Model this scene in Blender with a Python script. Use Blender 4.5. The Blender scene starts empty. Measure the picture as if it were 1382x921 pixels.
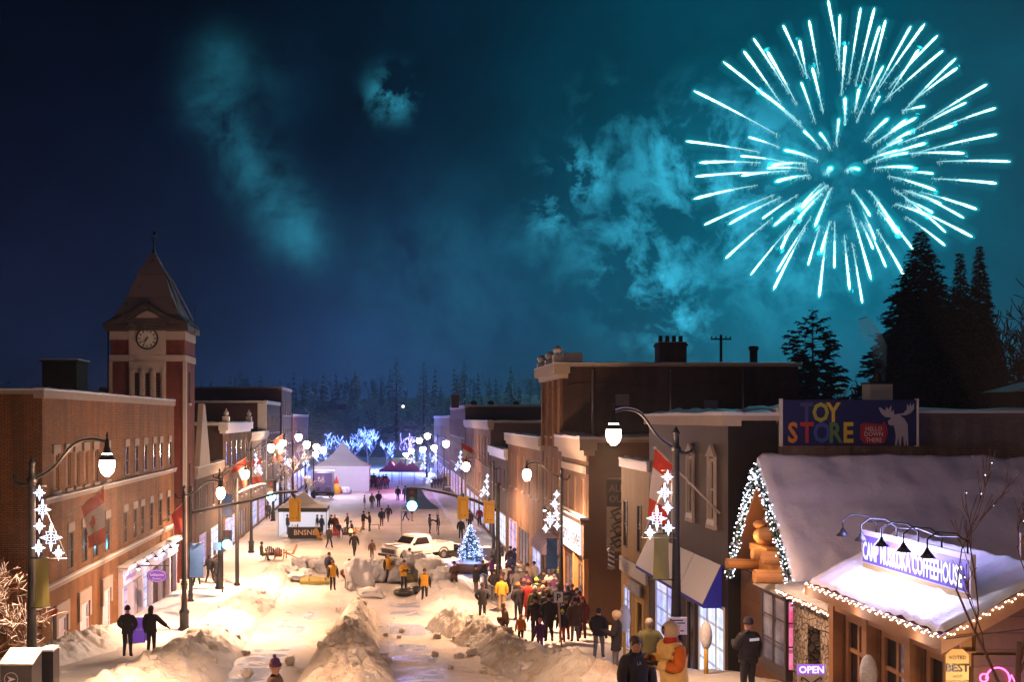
import bpy, bmesh, math, random
from mathutils import Vector, Matrix, noise
random.seed(7)
R = math.radians
scene = bpy.context.scene
COL = scene.collection
F = 1400.0; VX = 520.0; VY = 565.0          # focal length and street vanishing point of the view, in photo pixels

# ------------------------------------------------------------------ where things stand
KN = [(-40, -4.0), (0, -4.6), (8, -5.0), (14, -5.6), (22, -6.8), (26, -7.05), (34, -8.2), (43, -9.3), (49, -9.6), (60, -10.1),
      (80, -10.3), (110, -10.4), (200, -10.5), (290, -10.5), (2000, -10.5)]
def sm(a, b, t):
    t = max(0.0, min(1.0, (t - a) / (b - a))); return t * t * (3 - 2 * t)
def gprof(y):
    if y <= KN[0][0]: return KN[0][1]
    for (a, za), (b, zb) in zip(KN, KN[1:]):
        if y <= b: return za + (zb - za) * (y - a) / (b - a)
    return KN[-1][1]
def ground(x, y):
    z = gprof(y)
    z += 0.62 * sm(2.5, 7, x) * (1 - sm(24, 34, y)) * sm(4, 12, y)
    return z
def gpt(px, py):
    """point of the ground seen at a photo pixel"""
    lo, hi = 6.0, 900.0
    for _ in range(50):
        y = (lo + hi) / 2
        x = (px - VX) * y / F
        if -ground(x, y) * F / y > py - VY: lo = y
        else: hi = y
    x = (px - VX) * y / F
    return Vector((x, y, ground(x, y)))
def at(px, py, y): return Vector(((px - VX) * y / F, y, -(py - VY) * y / F))
def onx(px, py, X):
    y = X * F / (px - VX); return Vector((X, y, -(py - VY) * y / F))

# ------------------------------------------------------------------ objects
def tag(o, label=None, cat=None, group=None, kind=None):
    if label: o['label'] = label
    if cat: o['category'] = cat
    if group: o['group'] = group
    if kind: o['kind'] = kind
    return o
def thing(name, label, cat, loc=(0, 0, 0), rz=0.0, group=None):
    o = bpy.data.objects.new(name, None); COL.objects.link(o)
    o.location = loc; o.rotation_euler = (0, 0, rz); o.empty_display_size = 0.3
    return tag(o, label, cat, group)
class MB:
    """collects faces, then links them as one mesh object"""
    def __init__(s): s.v = []; s.f = []; s.m = []; s.sm = []
    def add(s, vs, fs, m=0, smooth=False):
        b = len(s.v); s.v += [tuple(v) for v in vs]
        for f in fs: s.f.append([b + i for i in f]); s.m.append(m); s.sm.append(smooth)
        return s
    def box(s, x0, x1, y0, y1, z0, z1, m=0):
        vs = [(x, y, z) for z in (z0, z1) for y in (y0, y1) for x in (x0, x1)]
        return s.add(vs, [(0, 2, 3, 1), (4, 5, 7, 6), (0, 1, 5, 4), (2, 6, 7, 3), (0, 4, 6, 2), (1, 3, 7, 5)], m)
    def cbox(s, c, d, m=0, M=None):
        vs = [Vector((c[0] + sx * d[0] / 2, c[1] + sy * d[1] / 2, c[2] + sz * d[2] / 2)) for sz in (-1, 1) for sy in (-1, 1) for sx in (-1, 1)]
        if M: vs = [M @ v for v in vs]
        return s.add(vs, [(0, 2, 3, 1), (4, 5, 7, 6), (0, 1, 5, 4), (2, 6, 7, 3), (0, 4, 6, 2), (1, 3, 7, 5)], m)
    def quad(s, a, b, c, d, m=0): return s.add([a, b, c, d], [(0, 1, 2, 3)], m)
    def prism(s, pts, off, m=0):
        """polygon pts (3D) extruded by vector off"""
        n = len(pts); off = Vector(off)
        vs = [Vector(p) for p in pts] + [Vector(p) + off for p in pts]
        fs = [tuple(range(n))[::-1], tuple(range(n, 2 * n))] + [(i, (i + 1) % n, n + (i + 1) % n, n + i) for i in range(n)]
        return s.add(vs, fs, m)
    def tube(s, path, r, n=6, m=0, cap=True, smooth=True):
        path = [Vector(p) for p in path]; k = len(path)
        if not isinstance(r, (list, tuple)): r = [r] * k
        vs = []; up = None
        for i, p in enumerate(path):
            t = (path[min(i + 1, k - 1)] - path[max(i - 1, 0)])
            if t.length < 1e-9: t = Vector((0, 0, 1))
            t.normalize()
            if up is None: up = t.orthogonal().normalized()
            else:
                up = up - t * up.dot(t)
                up = up.normalized() if up.length > 1e-6 else t.orthogonal().normalized()
            w = t.cross(up)
            for j in range(n):
                a = 2 * math.pi * j / n
                vs.append(p + (up * math.cos(a) + w * math.sin(a)) * r[i])
        fs = [(i * n + j, i * n + (j + 1) % n, (i + 1) * n + (j + 1) % n, (i + 1) * n + j) for i in range(k - 1) for j in range(n)]
        s.add(vs, fs, m, smooth)
        if cap and n > 2:
            b = len(s.v) - len(vs)
            s.f.append([b + j for j in range(n)][::-1]); s.m.append(m); s.sm.append(False)
            s.f.append([b + (k - 1) * n + j for j in range(n)]); s.m.append(m); s.sm.append(False)
        return s
    def lathe(s, prof, c=(0, 0, 0), n=12, m=0, smooth=True):
        """profile [(r, z)] round the vertical through c"""
        vs = []; k = len(prof)
        for r, z in prof:
            for j in range(n):
                a = 2 * math.pi * j / n; vs.append((c[0] + r * math.cos(a), c[1] + r * math.sin(a), c[2] + z))
        fs = [(i * n + j, i * n + (j + 1) % n, (i + 1) * n + (j + 1) % n, (i + 1) * n + j) for i in range(k - 1) for j in range(n)]
        return s.add(vs, fs, m, smooth)
    def ball(s, c, r, n=8, m=0, sc=(1, 1, 1)):
        prof = [(max(1e-4, math.sin(math.pi * i / n) * r), -math.cos(math.pi * i / n) * r) for i in range(n + 1)]
        b = len(s.v); s.lathe(prof, (0, 0, 0), n + 2, m)
        for i in range(b, len(s.v)):
            x, y, z = s.v[i]; s.v[i] = (c[0] + x * sc[0], c[1] + y * sc[1], c[2] + z * sc[2])
        return s
    def octa(s, c, r, m=0):
        x, y, z = c
        return s.add([(x + r, y, z), (x - r, y, z), (x, y + r, z), (x, y - r, z), (x, y, z + r), (x, y, z - r)],
                     [(0, 2, 4), (2, 1, 4), (1, 3, 4), (3, 0, 4), (2, 0, 5), (1, 2, 5), (3, 1, 5), (0, 3, 5)], m)
    def build(s, name, mats, parent=None, world=False, label=None):
        me = bpy.data.meshes.new(name)
        v = s.v
        if world and parent is not None:
            L = parent.location; v = [(a - L[0], b - L[1], c - L[2]) for a, b, c in v]
        me.from_pydata(v, [], s.f)
        if not isinstance(mats, (list, tuple)): mats = [mats]
        for x in mats: me.materials.append(x)
        me.polygons.foreach_set('material_index', s.m); me.polygons.foreach_set('use_smooth', s.sm)
        me.update()
        o = bpy.data.objects.new(name, me); COL.objects.link(o)
        if parent is not None: o.parent = parent
        if label: o['label'] = label
        return o
def fix_normals(o):
    bm = bmesh.new(); bm.from_mesh(o.data); bmesh.ops.recalc_face_normals(bm, faces=bm.faces); bm.to_mesh(o.data); bm.free(); return o
def lamp(name, loc, W, col, r=0.1, kind='POINT', **kw):
    d = bpy.data.lights.new(name, kind); d.energy = W; d.color = col
    if kind in ('POINT', 'SPOT'): d.shadow_soft_size = r
    for k, v in kw.items(): setattr(d, k, v)
    o = bpy.data.objects.new(name, d); COL.objects.link(o); o.location = loc; return o
def aim(o, d):
    o.rotation_euler = Vector(d).to_track_quat('-Z', 'Y').to_euler(); return o

# ------------------------------------------------------------------ materials
_m = {}
class NT:
    def __init__(s, tree): s.t = tree; s.n = tree.nodes; s.l = tree.links
    def node(s, typ, **kw):
        x = s.n.new(typ)
        for k, v in kw.items():
            if k in ('inputs',): continue
            setattr(x, k, v)
        return x
    def link(s, a, b): s.l.new(a, b)
    def val(s, x, sock):
        if isinstance(x, bpy.types.NodeSocket): s.l.new(x, sock)
        else: sock.default_value = x
    def math(s, op, a, b=0.0, c=None, clamp=False):
        x = s.n.new('ShaderNodeMath'); x.operation = op; x.use_clamp = clamp
        s.val(a, x.inputs[0]); s.val(b, x.inputs[1])
        if c is not None: s.val(c, x.inputs[2])
        return x.outputs[0]
    def vmath(s, op, a, b=None):
        x = s.n.new('ShaderNodeVectorMath'); x.operation = op; s.val(a, x.inputs[0])
        if b is not None: s.val(b, x.inputs[1])
        return x.outputs['Value'] if op in ('DOT_PRODUCT', 'LENGTH', 'DISTANCE') else x.outputs[0]
    def noise(s, vec, scale, detail=3, rough=0.5, out='Fac'):
        x = s.n.new('ShaderNodeTexNoise'); x.inputs['Scale'].default_value = scale; x.inputs['Detail'].default_value = detail
        x.inputs['Roughness'].default_value = rough
        if vec is not None: s.l.new(vec, x.inputs['Vector'])
        return x.outputs[out]
    def mix(s, f, a, b, typ='MIX'):
        x = s.n.new('ShaderNodeMix'); x.data_type = 'RGBA'; x.blend_type = typ
        s.val(f, x.inputs[0])
        for v, k in ((a, 6), (b, 7)):
            if isinstance(v, bpy.types.NodeSocket): s.l.new(v, x.inputs[k])
            else: x.inputs[k].default_value = (v[0], v[1], v[2], 1)
        return x.outputs[2]
    def ramp(s, f, stops, interp='LINEAR'):
        x = s.n.new('ShaderNodeValToRGB'); x.color_ramp.interpolation = interp; e = x.color_ramp.elements
        while len(e) < len(stops): e.new(0.5)
        for el, (p, c) in zip(e, stops):
            el.position = p; el.color = (c[0], c[1], c[2], 1) if not isinstance(c, (int, float)) else (c, c, c, 1)
        s.val(f, x.inputs[0]); return x.outputs[0]
    def bump(s, h, strength=0.3, dist=0.05):
        x = s.n.new('ShaderNodeBump'); x.inputs['Strength'].default_value = strength; x.inputs['Distance'].default_value = dist
        s.l.new(h, x.inputs['Height']); return x.outputs[0]
def newmat(name):
    m = bpy.data.materials.new(name); m.use_nodes = True; nt = NT(m.node_tree)
    b = m.node_tree.nodes['Principled BSDF']; return m, nt, b
def pos(nt):
    g = nt.n.new('ShaderNodeNewGeometry'); return g.outputs['Position']
def objco(nt):
    g = nt.n.new('ShaderNodeTexCoord'); return g.outputs['Object']
def plain(name, col, rough=0.6, var=0.25, scale=3.0, metal=0.0, bump=0.15, bscale=None, spec=0.5):
    """a colour with worn, slightly mottled variation"""
    if name in _m: return _m[name]
    m, nt, b = newmat(name); p = objco(nt)
    n = nt.noise(p, scale, 5, 0.6)
    c = nt.mix(n, [x * (1 - var) for x in col], [min(1, x * (1 + var)) for x in col])
    nt.link(c, b.inputs['Base Color'])
    b.inputs['Roughness'].default_value = rough; b.inputs['Metallic'].default_value = metal
    b.inputs['Specular IOR Level'].default_value = spec
    if bump: nt.link(nt.bump(nt.noise(p, bscale or scale * 6, 4), bump, 0.02), b.inputs['Normal'])
    _m[name] = m; return m
def emit(name, col, st, sample=False):
    if name in _m: return _m[name]
    m, nt, b = newmat(name)
    b.inputs['Base Color'].default_value = (*[min(1, c) * 0.5 for c in col], 1)
    b.inputs['Emission Color'].default_value = (*col, 1); b.inputs['Emission Strength'].default_value = st
    if not sample: m.cycles.emission_sampling = 'NONE'
    _m[name] = m; return m
def brick(name, c1, c2, mortar, bw=0.23, bh=0.075, dirt=0.35, ms=0.012):
    if name in _m: return _m[name]
    m, nt, b = newmat(name); p = pos(nt)
    sx = nt.node('ShaderNodeSeparateXYZ'); nt.link(p, sx.inputs[0])
    cx = nt.node('ShaderNodeCombineXYZ'); nt.link(nt.math('ADD', sx.outputs[0], sx.outputs[1]), cx.inputs[0]); nt.link(sx.outputs[2], cx.inputs[1])
    t = nt.node('ShaderNodeTexBrick'); nt.link(cx.outputs[0], t.inputs['Vector'])
    t.inputs['Scale'].default_value = 1.0; t.inputs['Brick Width'].default_value = bw; t.inputs['Row Height'].default_value = bh
    t.inputs['Mortar Size'].default_value = ms; t.inputs['Mortar Smooth'].default_value = 0.3
    t.inputs['Color1'].default_value = (*c1, 1); t.inputs['Color2'].default_value = (*c2, 1); t.inputs['Mortar'].default_value = (*mortar, 1)
    big = nt.noise(p, 0.5, 5, 0.65)
    col = nt.mix(1.0, t.outputs['Color'], nt.ramp(big, [(0.3, 1 - dirt), (0.7, 1.15)]), 'MULTIPLY')
    st = nt.vmath('MULTIPLY', p, (1.3, 1.3, 0.12)); col = nt.mix(1.0, col, nt.ramp(nt.noise(st, 1.0, 5, 0.7), [(0.34, 0.5), (0.6, 1.1)]), 'MULTIPLY')
    nt.link(col, b.inputs['Base Color']); b.inputs['Roughness'].default_value = 0.85
    h = nt.math('SUBTRACT', nt.noise(p, 12, 3), t.outputs['Fac'])
    nt.link(nt.bump(h, 0.6, 0.012), b.inputs['Normal'])
    _m[name] = m; return m
def boards(name, c, w=0.2, vertical=True, rough=0.7, dark=0.45):
    if name in _m: return _m[name]
    m, nt, b = newmat(name); p = pos(nt)
    sx = nt.node('ShaderNodeSeparateXYZ'); nt.link(p, sx.inputs[0])
    u = nt.math('ADD', sx.outputs[0], sx.outputs[1]) if vertical else sx.outputs[2]
    fr = nt.math('FRACT', nt.math('DIVIDE', u, w))
    gap = nt.math('GREATER_THAN', fr, 0.93)
    idn = nt.node('ShaderNodeTexWhiteNoise', noise_dimensions='1D'); nt.link(nt.math('FLOOR', nt.math('DIVIDE', u, w)), idn.inputs['W'])
    base = nt.mix(idn.outputs['Value'], [x * 0.8 for x in c], [x * 1.15 for x in c])
    base = nt.mix(nt.noise(p, 2.2, 5, .7), [x * 0.6 for x in c], base)
    nt.link(nt.mix(gap, base, [x * dark for x in c]), b.inputs['Base Color']); b.inputs['Roughness'].default_value = rough
    nt.link(nt.bump(nt.math('SUBTRACT', nt.noise(p, 20, 2), gap), 0.5, 0.01), b.inputs['Normal'])
    _m[name] = m; return m
def snow(name, c=(0.80, 0.81, 0.84), dirty=None, amt=0.0, bs=1.0, rough=0.55):
    """packed or fresh snow; dirty is the colour of sand mixed in"""
    if name in _m: return _m[name]
    m, nt, b = newmat(name); p = pos(nt)
    n1 = nt.noise(p, 0.55, 6, 0.6); n2 = nt.noise(p, 5, 6, 0.7); n3 = nt.noise(p, 38, 3, 0.6)
    col = nt.mix(n2, [x * 0.9 for x in c], c)
    if dirty is not None:
        f = nt.ramp(nt.math('ADD', nt.math('MULTIPLY', n1, 0.6), nt.math('MULTIPLY', n2, 0.4)), [(0.62 - amt * .35, 0.0), (0.72 - amt * .2, min(1, 0.35 + amt))])
        col = nt.mix(f, col, dirty)
    nt.link(col, b.inputs['Base Color']); b.inputs['Roughness'].default_value = rough
    b.inputs['Subsurface Weight'].default_value = 0.0
    h = nt.math('ADD', nt.math('MULTIPLY', n2, 1.0), nt.math('MULTIPLY', n3, 0.35))
    nt.link(nt.bump(h, 0.7 * bs, 0.10), b.inputs['Normal'])
    _m[name] = m; return m
SNOW = snow('fresh_snow'); ROOFSNOW = snow('roof_snow', (0.78, 0.79, 0.84), bs=0.35)
DIRTY = snow('sandy_snow', (0.80, 0.77, 0.72), (0.44, 0.27, 0.13), 0.4, 1.8)
CLEANBANK = snow('ploughed_snow', (0.82, 0.80, 0.78), (0.50, 0.33, 0.17), 0.3, 1.2)
IRON = plain('black_iron', (0.02, 0.022, 0.025), 0.4, 0.3, 8, 0.5)
GREYMETAL = plain('grey_metal', (0.35, 0.36, 0.38), 0.4, 0.2, 5, 0.8)
DARKGLASS, _nt, _b = newmat('dark_glass')
_b.inputs['Base Color'].default_value = (0.012, 0.012, 0.016, 1); _b.inputs['Roughness'].default_value = 0.12
WHITEPAINT = plain('white_paint', (0.72, 0.70, 0.68), 0.5, 0.12)
LILACPAINT = plain('lilac_paint', (0.62, 0.58, 0.70), 0.5, 0.12)
STONE = plain('pale_stone', (0.34, 0.28, 0.25), 0.8, 0.2, 2, bump=0.3)
CREAM = plain('cream_trim', (0.46, 0.39, 0.32), 0.7, 0.15, 2)
WOOD = boards('weathered_boards', (0.30, 0.17, 0.08), 0.14)
DARKWOOD = boards('dark_boards', (0.07, 0.045, 0.03), 0.16, False)
BULB = emit('white_bulb', (0.72, 0.82, 1.0), 9.0)
WARMBULB = emit('warm_bulb', (1.0, 0.78, 0.6), 9.0)
BLUEBULB = emit('blue_bulb', (0.16, 0.28, 1.0), 8.0)
LAMPGLASS = emit('lamp_glass', (1.0, 0.80, 0.58), 40.0)
WARMC = (1.0, 0.55, 0.31)

def text_mesh(mb, txt, origin, u, v, size, m=0, squeeze=1.0, depth=0.01, align='LEFT', bold=0.0, shear=0.0):
    """lettering laid out in the plane (u right, v up) from origin; adds to mb"""
    c = bpy.data.curves.new('lettering', 'FONT'); c.body = txt; c.size = size; c.align_x = align; c.offset = bold; c.resolution_u = 2; c.shear = shear
    o = bpy.data.objects.new('lettering', c); COL.objects.link(o)
    dg = bpy.context.evaluated_depsgraph_get(); me = bpy.data.meshes.new_from_object(o.evaluated_get(dg))
    u = Vector(u).normalized(); v = Vector(v).normalized(); n = u.cross(v); o0 = Vector(origin)
    vs = [o0 + u * (p.co.x * squeeze) + v * p.co.y + n * depth for p in me.vertices]
    mb.add(vs, [tuple(f.vertices) for f in me.polygons], m)
    bpy.data.objects.remove(o); bpy.data.curves.remove(c); bpy.data.meshes.remove(me)
    return mb
# ------------------------------------------------------------------ camera, sky, air
cam = bpy.data.cameras.new('camera'); camo = bpy.data.objects.new('camera', cam); COL.objects.link(camo)
camo.location = (0, 0, 0); camo.rotation_euler = (R(90), 0, 0)
cam.sensor_width = 36; cam.lens = 36 * F / 1382; cam.shift_x = (691 - VX) / 1382; cam.shift_y = (VY - 460.5) / 1382
cam.clip_start = 0.1; cam.clip_end = 3000; scene.camera = camo
vs_ = scene.view_settings; vs_.view_transform = 'Standard'; vs_.look = 'None'; vs_.exposure = 0; vs_.gamma = 1; vs_.use_curve_mapping = False
cy = scene.cycles; cy.use_denoising = True; cy.max_bounces = 6; cy.diffuse_bounces = 2; cy.glossy_bounces = 3; cy.volume_bounces = 0
cy.sample_clamp_indirect = 3.0; cy.caustics_reflective = False; cy.caustics_refractive = False; cy.transparent_max_bounces = 16
cy.use_light_tree = True

w = bpy.data.worlds.new('World'); scene.world = w; w.use_nodes = True
nt = NT(w.node_tree); bg = w.node_tree.nodes['Background']
tc = nt.node('ShaderNodeTexCoord'); D = nt.vmath('NORMALIZE', tc.outputs['Generated'])
def sdir(px, py): return Vector(((px - VX) / F, 1, -(py - VY) / F)).normalized()
def blob(px, py, rad, pw=2.0):
    """1 in the given direction of the sky, falling off with the angle"""
    d = nt.vmath('DISTANCE', D, tuple(sdir(px, py)))
    q = nt.math('POWER', nt.math('DIVIDE', d, rad / F), pw)
    return nt.math('EXPONENT', nt.math('MULTIPLY', q, -1.0))
def sc(col, f, k=1.0):
    x = nt.node('ShaderNodeVectorMath', operation='SCALE'); x.inputs[0].default_value = [c * k for c in col]; nt.val(f, x.inputs['Scale']); return x.outputs[0]
sep = nt.node('ShaderNodeSeparateXYZ'); nt.link(D, sep.inputs[0]); el = sep.outputs[2]
sky = nt.node('ShaderNodeTexSky', sky_type='NISHITA', sun_disc=False, sun_elevation=R(-8), sun_rotation=R(42), altitude=300)
skc = nt.node('ShaderNodeVectorMath', operation='SCALE'); nt.link(sky.outputs[0], skc.inputs[0]); skc.inputs['Scale'].default_value = 0.008
base = nt.ramp(nt.math('MULTIPLY', nt.math('ADD', el, 0.05), 2.0), [(0.0, (0.006, 0.012, 0.035)), (0.22, (0.0014, 0.0075, 0.023)), (0.5, (0.0004, 0.003, 0.012)), (1.0, (0.0002, 0.0008, 0.005))])
tot = nt.vmath('ADD', skc.outputs[0], base)
for px, py, r_, col, pw in [(1140, 235, 300, (0.0, 0.07, 0.105), 2.0), (1140, 235, 560, (0.0, 0.016, 0.030), 2.0), (1030, 480, 280, (0.0, 0.042, 0.058), 2.0),
                            (520, 600, 260, (0.008, 0.022, 0.070), 2.0), (60, 560, 300, (0.004, 0.001, 0.006), 2.0)]:
    tot = nt.vmath('ADD', tot, sc(col, blob(px, py, r_, pw)))
# smoke and thin cloud lit by the burst: noise kept to the parts of the sky where it hangs
warp = nt.node('ShaderNodeVectorMath', operation='ADD'); nt.link(D, warp.inputs[0])
wn = nt.node('ShaderNodeVectorMath', operation='SCALE'); nt.link(nt.noise(D, 9, 3, 0.5, 'Color'), wn.inputs[0]); wn.inputs['Scale'].default_value = 0.06
nt.link(wn.outputs[0], warp.inputs[1])
n1 = nt.noise(warp.outputs[0], 19, 9, 0.66); n2 = nt.noise(warp.outputs[0], 6, 5, 0.55)
soft = nt.ramp(nt.math('ADD', nt.math('MULTIPLY', n2, .55), nt.math('MULTIPLY', n1, .45)), [(0.40, 0.0), (0.66, 1.0)]); fine = nt.ramp(n1, [(0.47, 0.0), (0.62, 1.0)])
soft_s = [(300, 80, 34, .5), (285, 140, 34, .6), (315, 190, 34, .7), (345, 240, 38, .8), (385, 285, 44, .9), (410, 330, 40, .7), (340, 120, 60, .2), (1000, 330, 150, .5), (640, 400, 120, .25), (560, 360, 90, .2)]
fine_s = [(527, 128, 26, 2.2), (780, 235, 34, 2.4), (742, 285, 26, 1.5), (820, 150, 40, 0.8), (900, 215, 60, .8), (860, 370, 55, 1.5), (890, 420, 50, 2.0), (930, 440, 30, 1.2), (1000, 250, 95, 1.7), (960, 210, 60, .9), (790, 300, 80, .5), (1090, 330, 110, .6), (880, 300, 60, .5)]
acc = None
for lst, nn, gain in ((soft_s, soft, 1.0), (fine_s, fine, 1.0)):
    a = None
    for px, py, r_, s_ in lst:
        q = nt.math('MULTIPLY', blob(px, py, r_ * .95), s_ * gain * 1.5); a = q if a is None else nt.math('ADD', a, q)
    q = nt.math('MULTIPLY', a, nn)
    acc = q if acc is None else nt.math('ADD', acc, q)
tot = nt.vmath('ADD', tot, sc((0.012, 0.125, 0.18), acc))
# faint unevenness everywhere
veil = nt.ramp(nt.noise(D, 5, 6, 0.6), [(0.3, 0.65), (0.75, 1.5)])
fin = nt.node('ShaderNodeVectorMath', operation='MULTIPLY'); nt.link(tot, fin.inputs[0]); nt.link(veil, fin.inputs[1])
nt.link(fin.outputs[0], bg.inputs['Color']); bg.inputs['Strength'].default_value = 1.0
w.cycles.sampling_method = 'MANUAL'; w.cycles.sample_map_resolution = 512
# the burst throws its own light down on the town
FW = at(1140, 228, 430)
lamp('firework_light', FW, 700000, (0.25, 0.85, 1.0), 40)
# fill light: a very weak sun keeps far roofs readable
sun = lamp('night_sun', (0, 0, 60), 0.015, (0.6, 0.7, 1.0), kind='SUN', angle=R(10)); aim(sun, (-0.5, -0.7, -1))
hz = MB().box(-190, 260, -60, 640, -12.5, 34)
HAZE, nth, b = newmat('night_haze'); HAZE.node_tree.nodes.remove(b)
vp = nth.node('ShaderNodeVolumePrincipled'); vp.inputs['Color'].default_value = (0.62, 0.72, 1.0, 1); vp.inputs['Density'].default_value = 0.00035; vp.inputs['Anisotropy'].default_value = 0.25
nth.link(vp.outputs[0], HAZE.node_tree.nodes['Material Output'].inputs['Volume'])
tag(hz.build('haze', HAZE), 'thin cold haze hanging over the street', 'haze', kind='stuff')

# ------------------------------------------------------------------ the ground
def surf(name, xs, ys, zf, mat, kind='structure', extra=None):
    nx, ny = len(xs), len(ys)
    mb = MB(); vs = [(x, y, zf(x, y)) for y in ys for x in xs]
    mb.add(vs, [(j * nx + i, j * nx + i + 1, (j + 1) * nx + i + 1, (j + 1) * nx + i) for j in range(ny - 1) for i in range(nx - 1)], 0, True)
    o = mb.build(name, mat)
    if kind: o['kind'] = kind
    return o
def rng(a, b, st):
    n = max(1, int(round((b - a) / st))); return [a + (b - a) * i / n for i in range(n + 1)]
def nz(x, y, s, seed=0.0, z=0.0): return noise.noise(Vector((x * s, y * s, seed + z)))
def fr(x, y, s, seed=0.0, o=5): return noise.fractal(Vector((x * s, y * s, seed)), 0.8, 2.1, o)
def gz(x, y):
    z = ground(x, y)
    if -15 < x < 12 and 0 < y < 140: z += 0.09 * fr(x, y, 0.35, 3) + 0.05 * fr(x, y, 1.6, 9) - 0.03 - .05 * sm(.35, .7, abs(math.sin(x * 1.9 + .5 * nz(x, y, .15, 2)))) * (y > 50)
    if abs(x) > 30 or y > 290: pass
    return z
# street snow: packed, polished to ice along the two tubing lanes
SN, ns, b = newmat('street_snow'); p = pos(ns)
n1 = ns.noise(p, 0.25, 6, 0.62); n2 = ns.noise(p, 2.6, 6, 0.65); n3 = ns.noise(p, 22, 4, 0.6)
col = ns.mix(n2, (0.58, 0.52, 0.49), (0.74, 0.71, 0.70))
mudf = ns.ramp(ns.math('ADD', ns.math('MULTIPLY', n1, .65), ns.math('MULTIPLY', n2, .35)), [(0.47, 0.0), (0.62, 0.65)])
col = ns.mix(mudf, col, (0.50, 0.38, 0.28))
sx = ns.node('ShaderNodeSeparateXYZ'); ns.link(p, sx.inputs[0])
def lane(c, wd):
    q = ns.math('DIVIDE', ns.math('ABSOLUTE', ns.math('SUBTRACT', sx.outputs[0], c)), wd); return ns.math('SUBTRACT', 1.0, q, clamp=True)
ln = ns.math('MAXIMUM', lane(1.0, 1.4), lane(-4.3, 1.3))
ylim = ns.math('LESS_THAN', sx.outputs[1], 56.0)
ice = ns.math('MULTIPLY', ns.math('MULTIPLY', ns.ramp(ln, [(0.0, 0), (0.6, 1)]), ylim), ns.ramp(ns.noise(p, 0.35, 4, 0.6), [(0.42, 0), (0.56, 1)]))
ns.link(ns.mix(ice, col, (0.42, 0.46, 0.60)), b.inputs['Base Color'])
ns.link(ns.mix(ice, (0.6, 0.6, 0.6), (0.16, 0.16, 0.16)), b.inputs['Roughness'])
hh = ns.math('ADD', n2, ns.math('MULTIPLY', n3, 0.3))
ns.link(ns.bump(hh, 0.9, 0.14), b.inputs['Normal'])
xs = [-260, -120, -60, -30, -20] + rng(-15, 12, 0.3) + [20, 30, 60, 120, 300]
ys = [-50, -20, 0, 6] + rng(10, 70, 0.3) + rng(71, 150, 1.0)[0:] + [170, 200, 240, 300, 400, 650]
surf('snowy_ground', xs, ys, gz, SN)
SW = snow('pavement_snow', (0.78, 0.77, 0.79), (0.36, 0.27, 0.20), 0.22, 1.0)
def kerb(xa, xb, name):
    o = surf(name, rng(xa, xb, 0.35), rng(8, 150, 0.5), lambda x, y: ground(x, y) + (0.13 if xa + .05 < x < xb - .05 else -0.1) + 0.05 * fr(x, y, 0.9, 5) + 0.02 * fr(x, y, 3, 2), SW)
    return o
kerb(-12.45, -8.0, 'pavement'); kerb(6.4, 9.35, 'pavement')
def onpave(x): return 0.13 if (-12.3 < x < -8.1 or 6.5 < x < 9.3) else 0.0
def foot(px, py):
    p = gpt(px, py); p.z += onpave(p.x); return p

# hill behind the town
def hillz(x, y):
    t = sm(270, 420, y); return -10.7 + 17 * t + 5 * t * nz(x, y, 0.009, 4) + 1.2 * t * fr(x, y, .03, 1)
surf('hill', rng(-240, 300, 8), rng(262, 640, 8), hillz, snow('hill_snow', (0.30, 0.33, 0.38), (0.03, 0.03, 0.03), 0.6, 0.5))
def rocky(zf): return zf
def bank(name, path, mat, seed, rough=0.35, label=None, cat=None, step=0.11, chunk=0.35):
    """a ploughed ridge: path [(x, y, half width, height)]"""
    ys = rng(path[0][1], path[-1][1], step)
    def lerp(y):
        for a, b2 in zip(path, path[1:]):
            if y <= b2[1]:
                t = (y - a[1]) / (b2[1] - a[1]); return [a[i] + (b2[i] - a[i]) * t for i in (0, 2, 3)]
        return [path[-1][i] for i in (0, 2, 3)]
    nx = 44; vs = []
    for y in ys:
        c, hw, h = lerp(y); ef = sm(0, 1.6, y - ys[0]) * sm(0, 1.2, ys[-1] - y); h *= ef
        c += 0.3 * nz(y, 0, 0.35, seed)
        for i in range(nx):
            u = -1.25 + 2.5 * i / (nx - 1); x = c + u * hw
            k = max(0.0, 1 - abs(u) ** 1.6)
            if k <= 0: z = gprof(y) - 0.25 + 0 * x; z = ground(x, y) - 0.22
            else:
                r1 = noise.fractal(Vector((x * 0.9, y * 0.9, seed)), 0.7, 2.1, 5) + .5 * noise.fractal(Vector((x * 3.1, y * 3.1, seed)), 0.6, 2.1, 3)
                cell = noise.voronoi(Vector((x * 2.6, y * 2.6, seed)))[0]; ch = (cell[1] - cell[0])
                z = ground(x, y) - 0.1 - .35 * (1 - ef) + h * k ** 0.75 * (0.85 + rough * r1) + ef * chunk * min(0.35, ch) * k ** .5
            vs.append((x, y, z))
    n = len(ys); mb = MB(); mb.add(vs, [(j * nx + i, j * nx + i + 1, (j + 1) * nx + i + 1, (j + 1) * nx + i) for j in range(n - 1) for i in range(nx - 1)], 0, True)
    o = mb.build(name, mat); o['kind'] = 'structure'
    if label: o['label'] = label
    return o
bank('snow_bank', [(-6.4, 20, 1.8, .8), (-6.4, 30, 1.8, .85), (-7.4, 45, 1.6, .75), (-7.4, 60, 1.4, .6), (-7.2, 73, .6, .15)], CLEANBANK, 11, label='ploughed snow ridge between left pavement and left tubing lane')
bank('snow_bank', [(-1.0, 19, 1.8, 1.2), (-1.0, 28, 1.5, 1.1), (-1.4, 38, 1.25, 1.15), (-1.3, 47, .9, 1.3), (-1.1, 53, .6, .5)], DIRTY, 23, 0.32, label='sandy snow ridge between the two tubing lanes', chunk=0.25)
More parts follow.
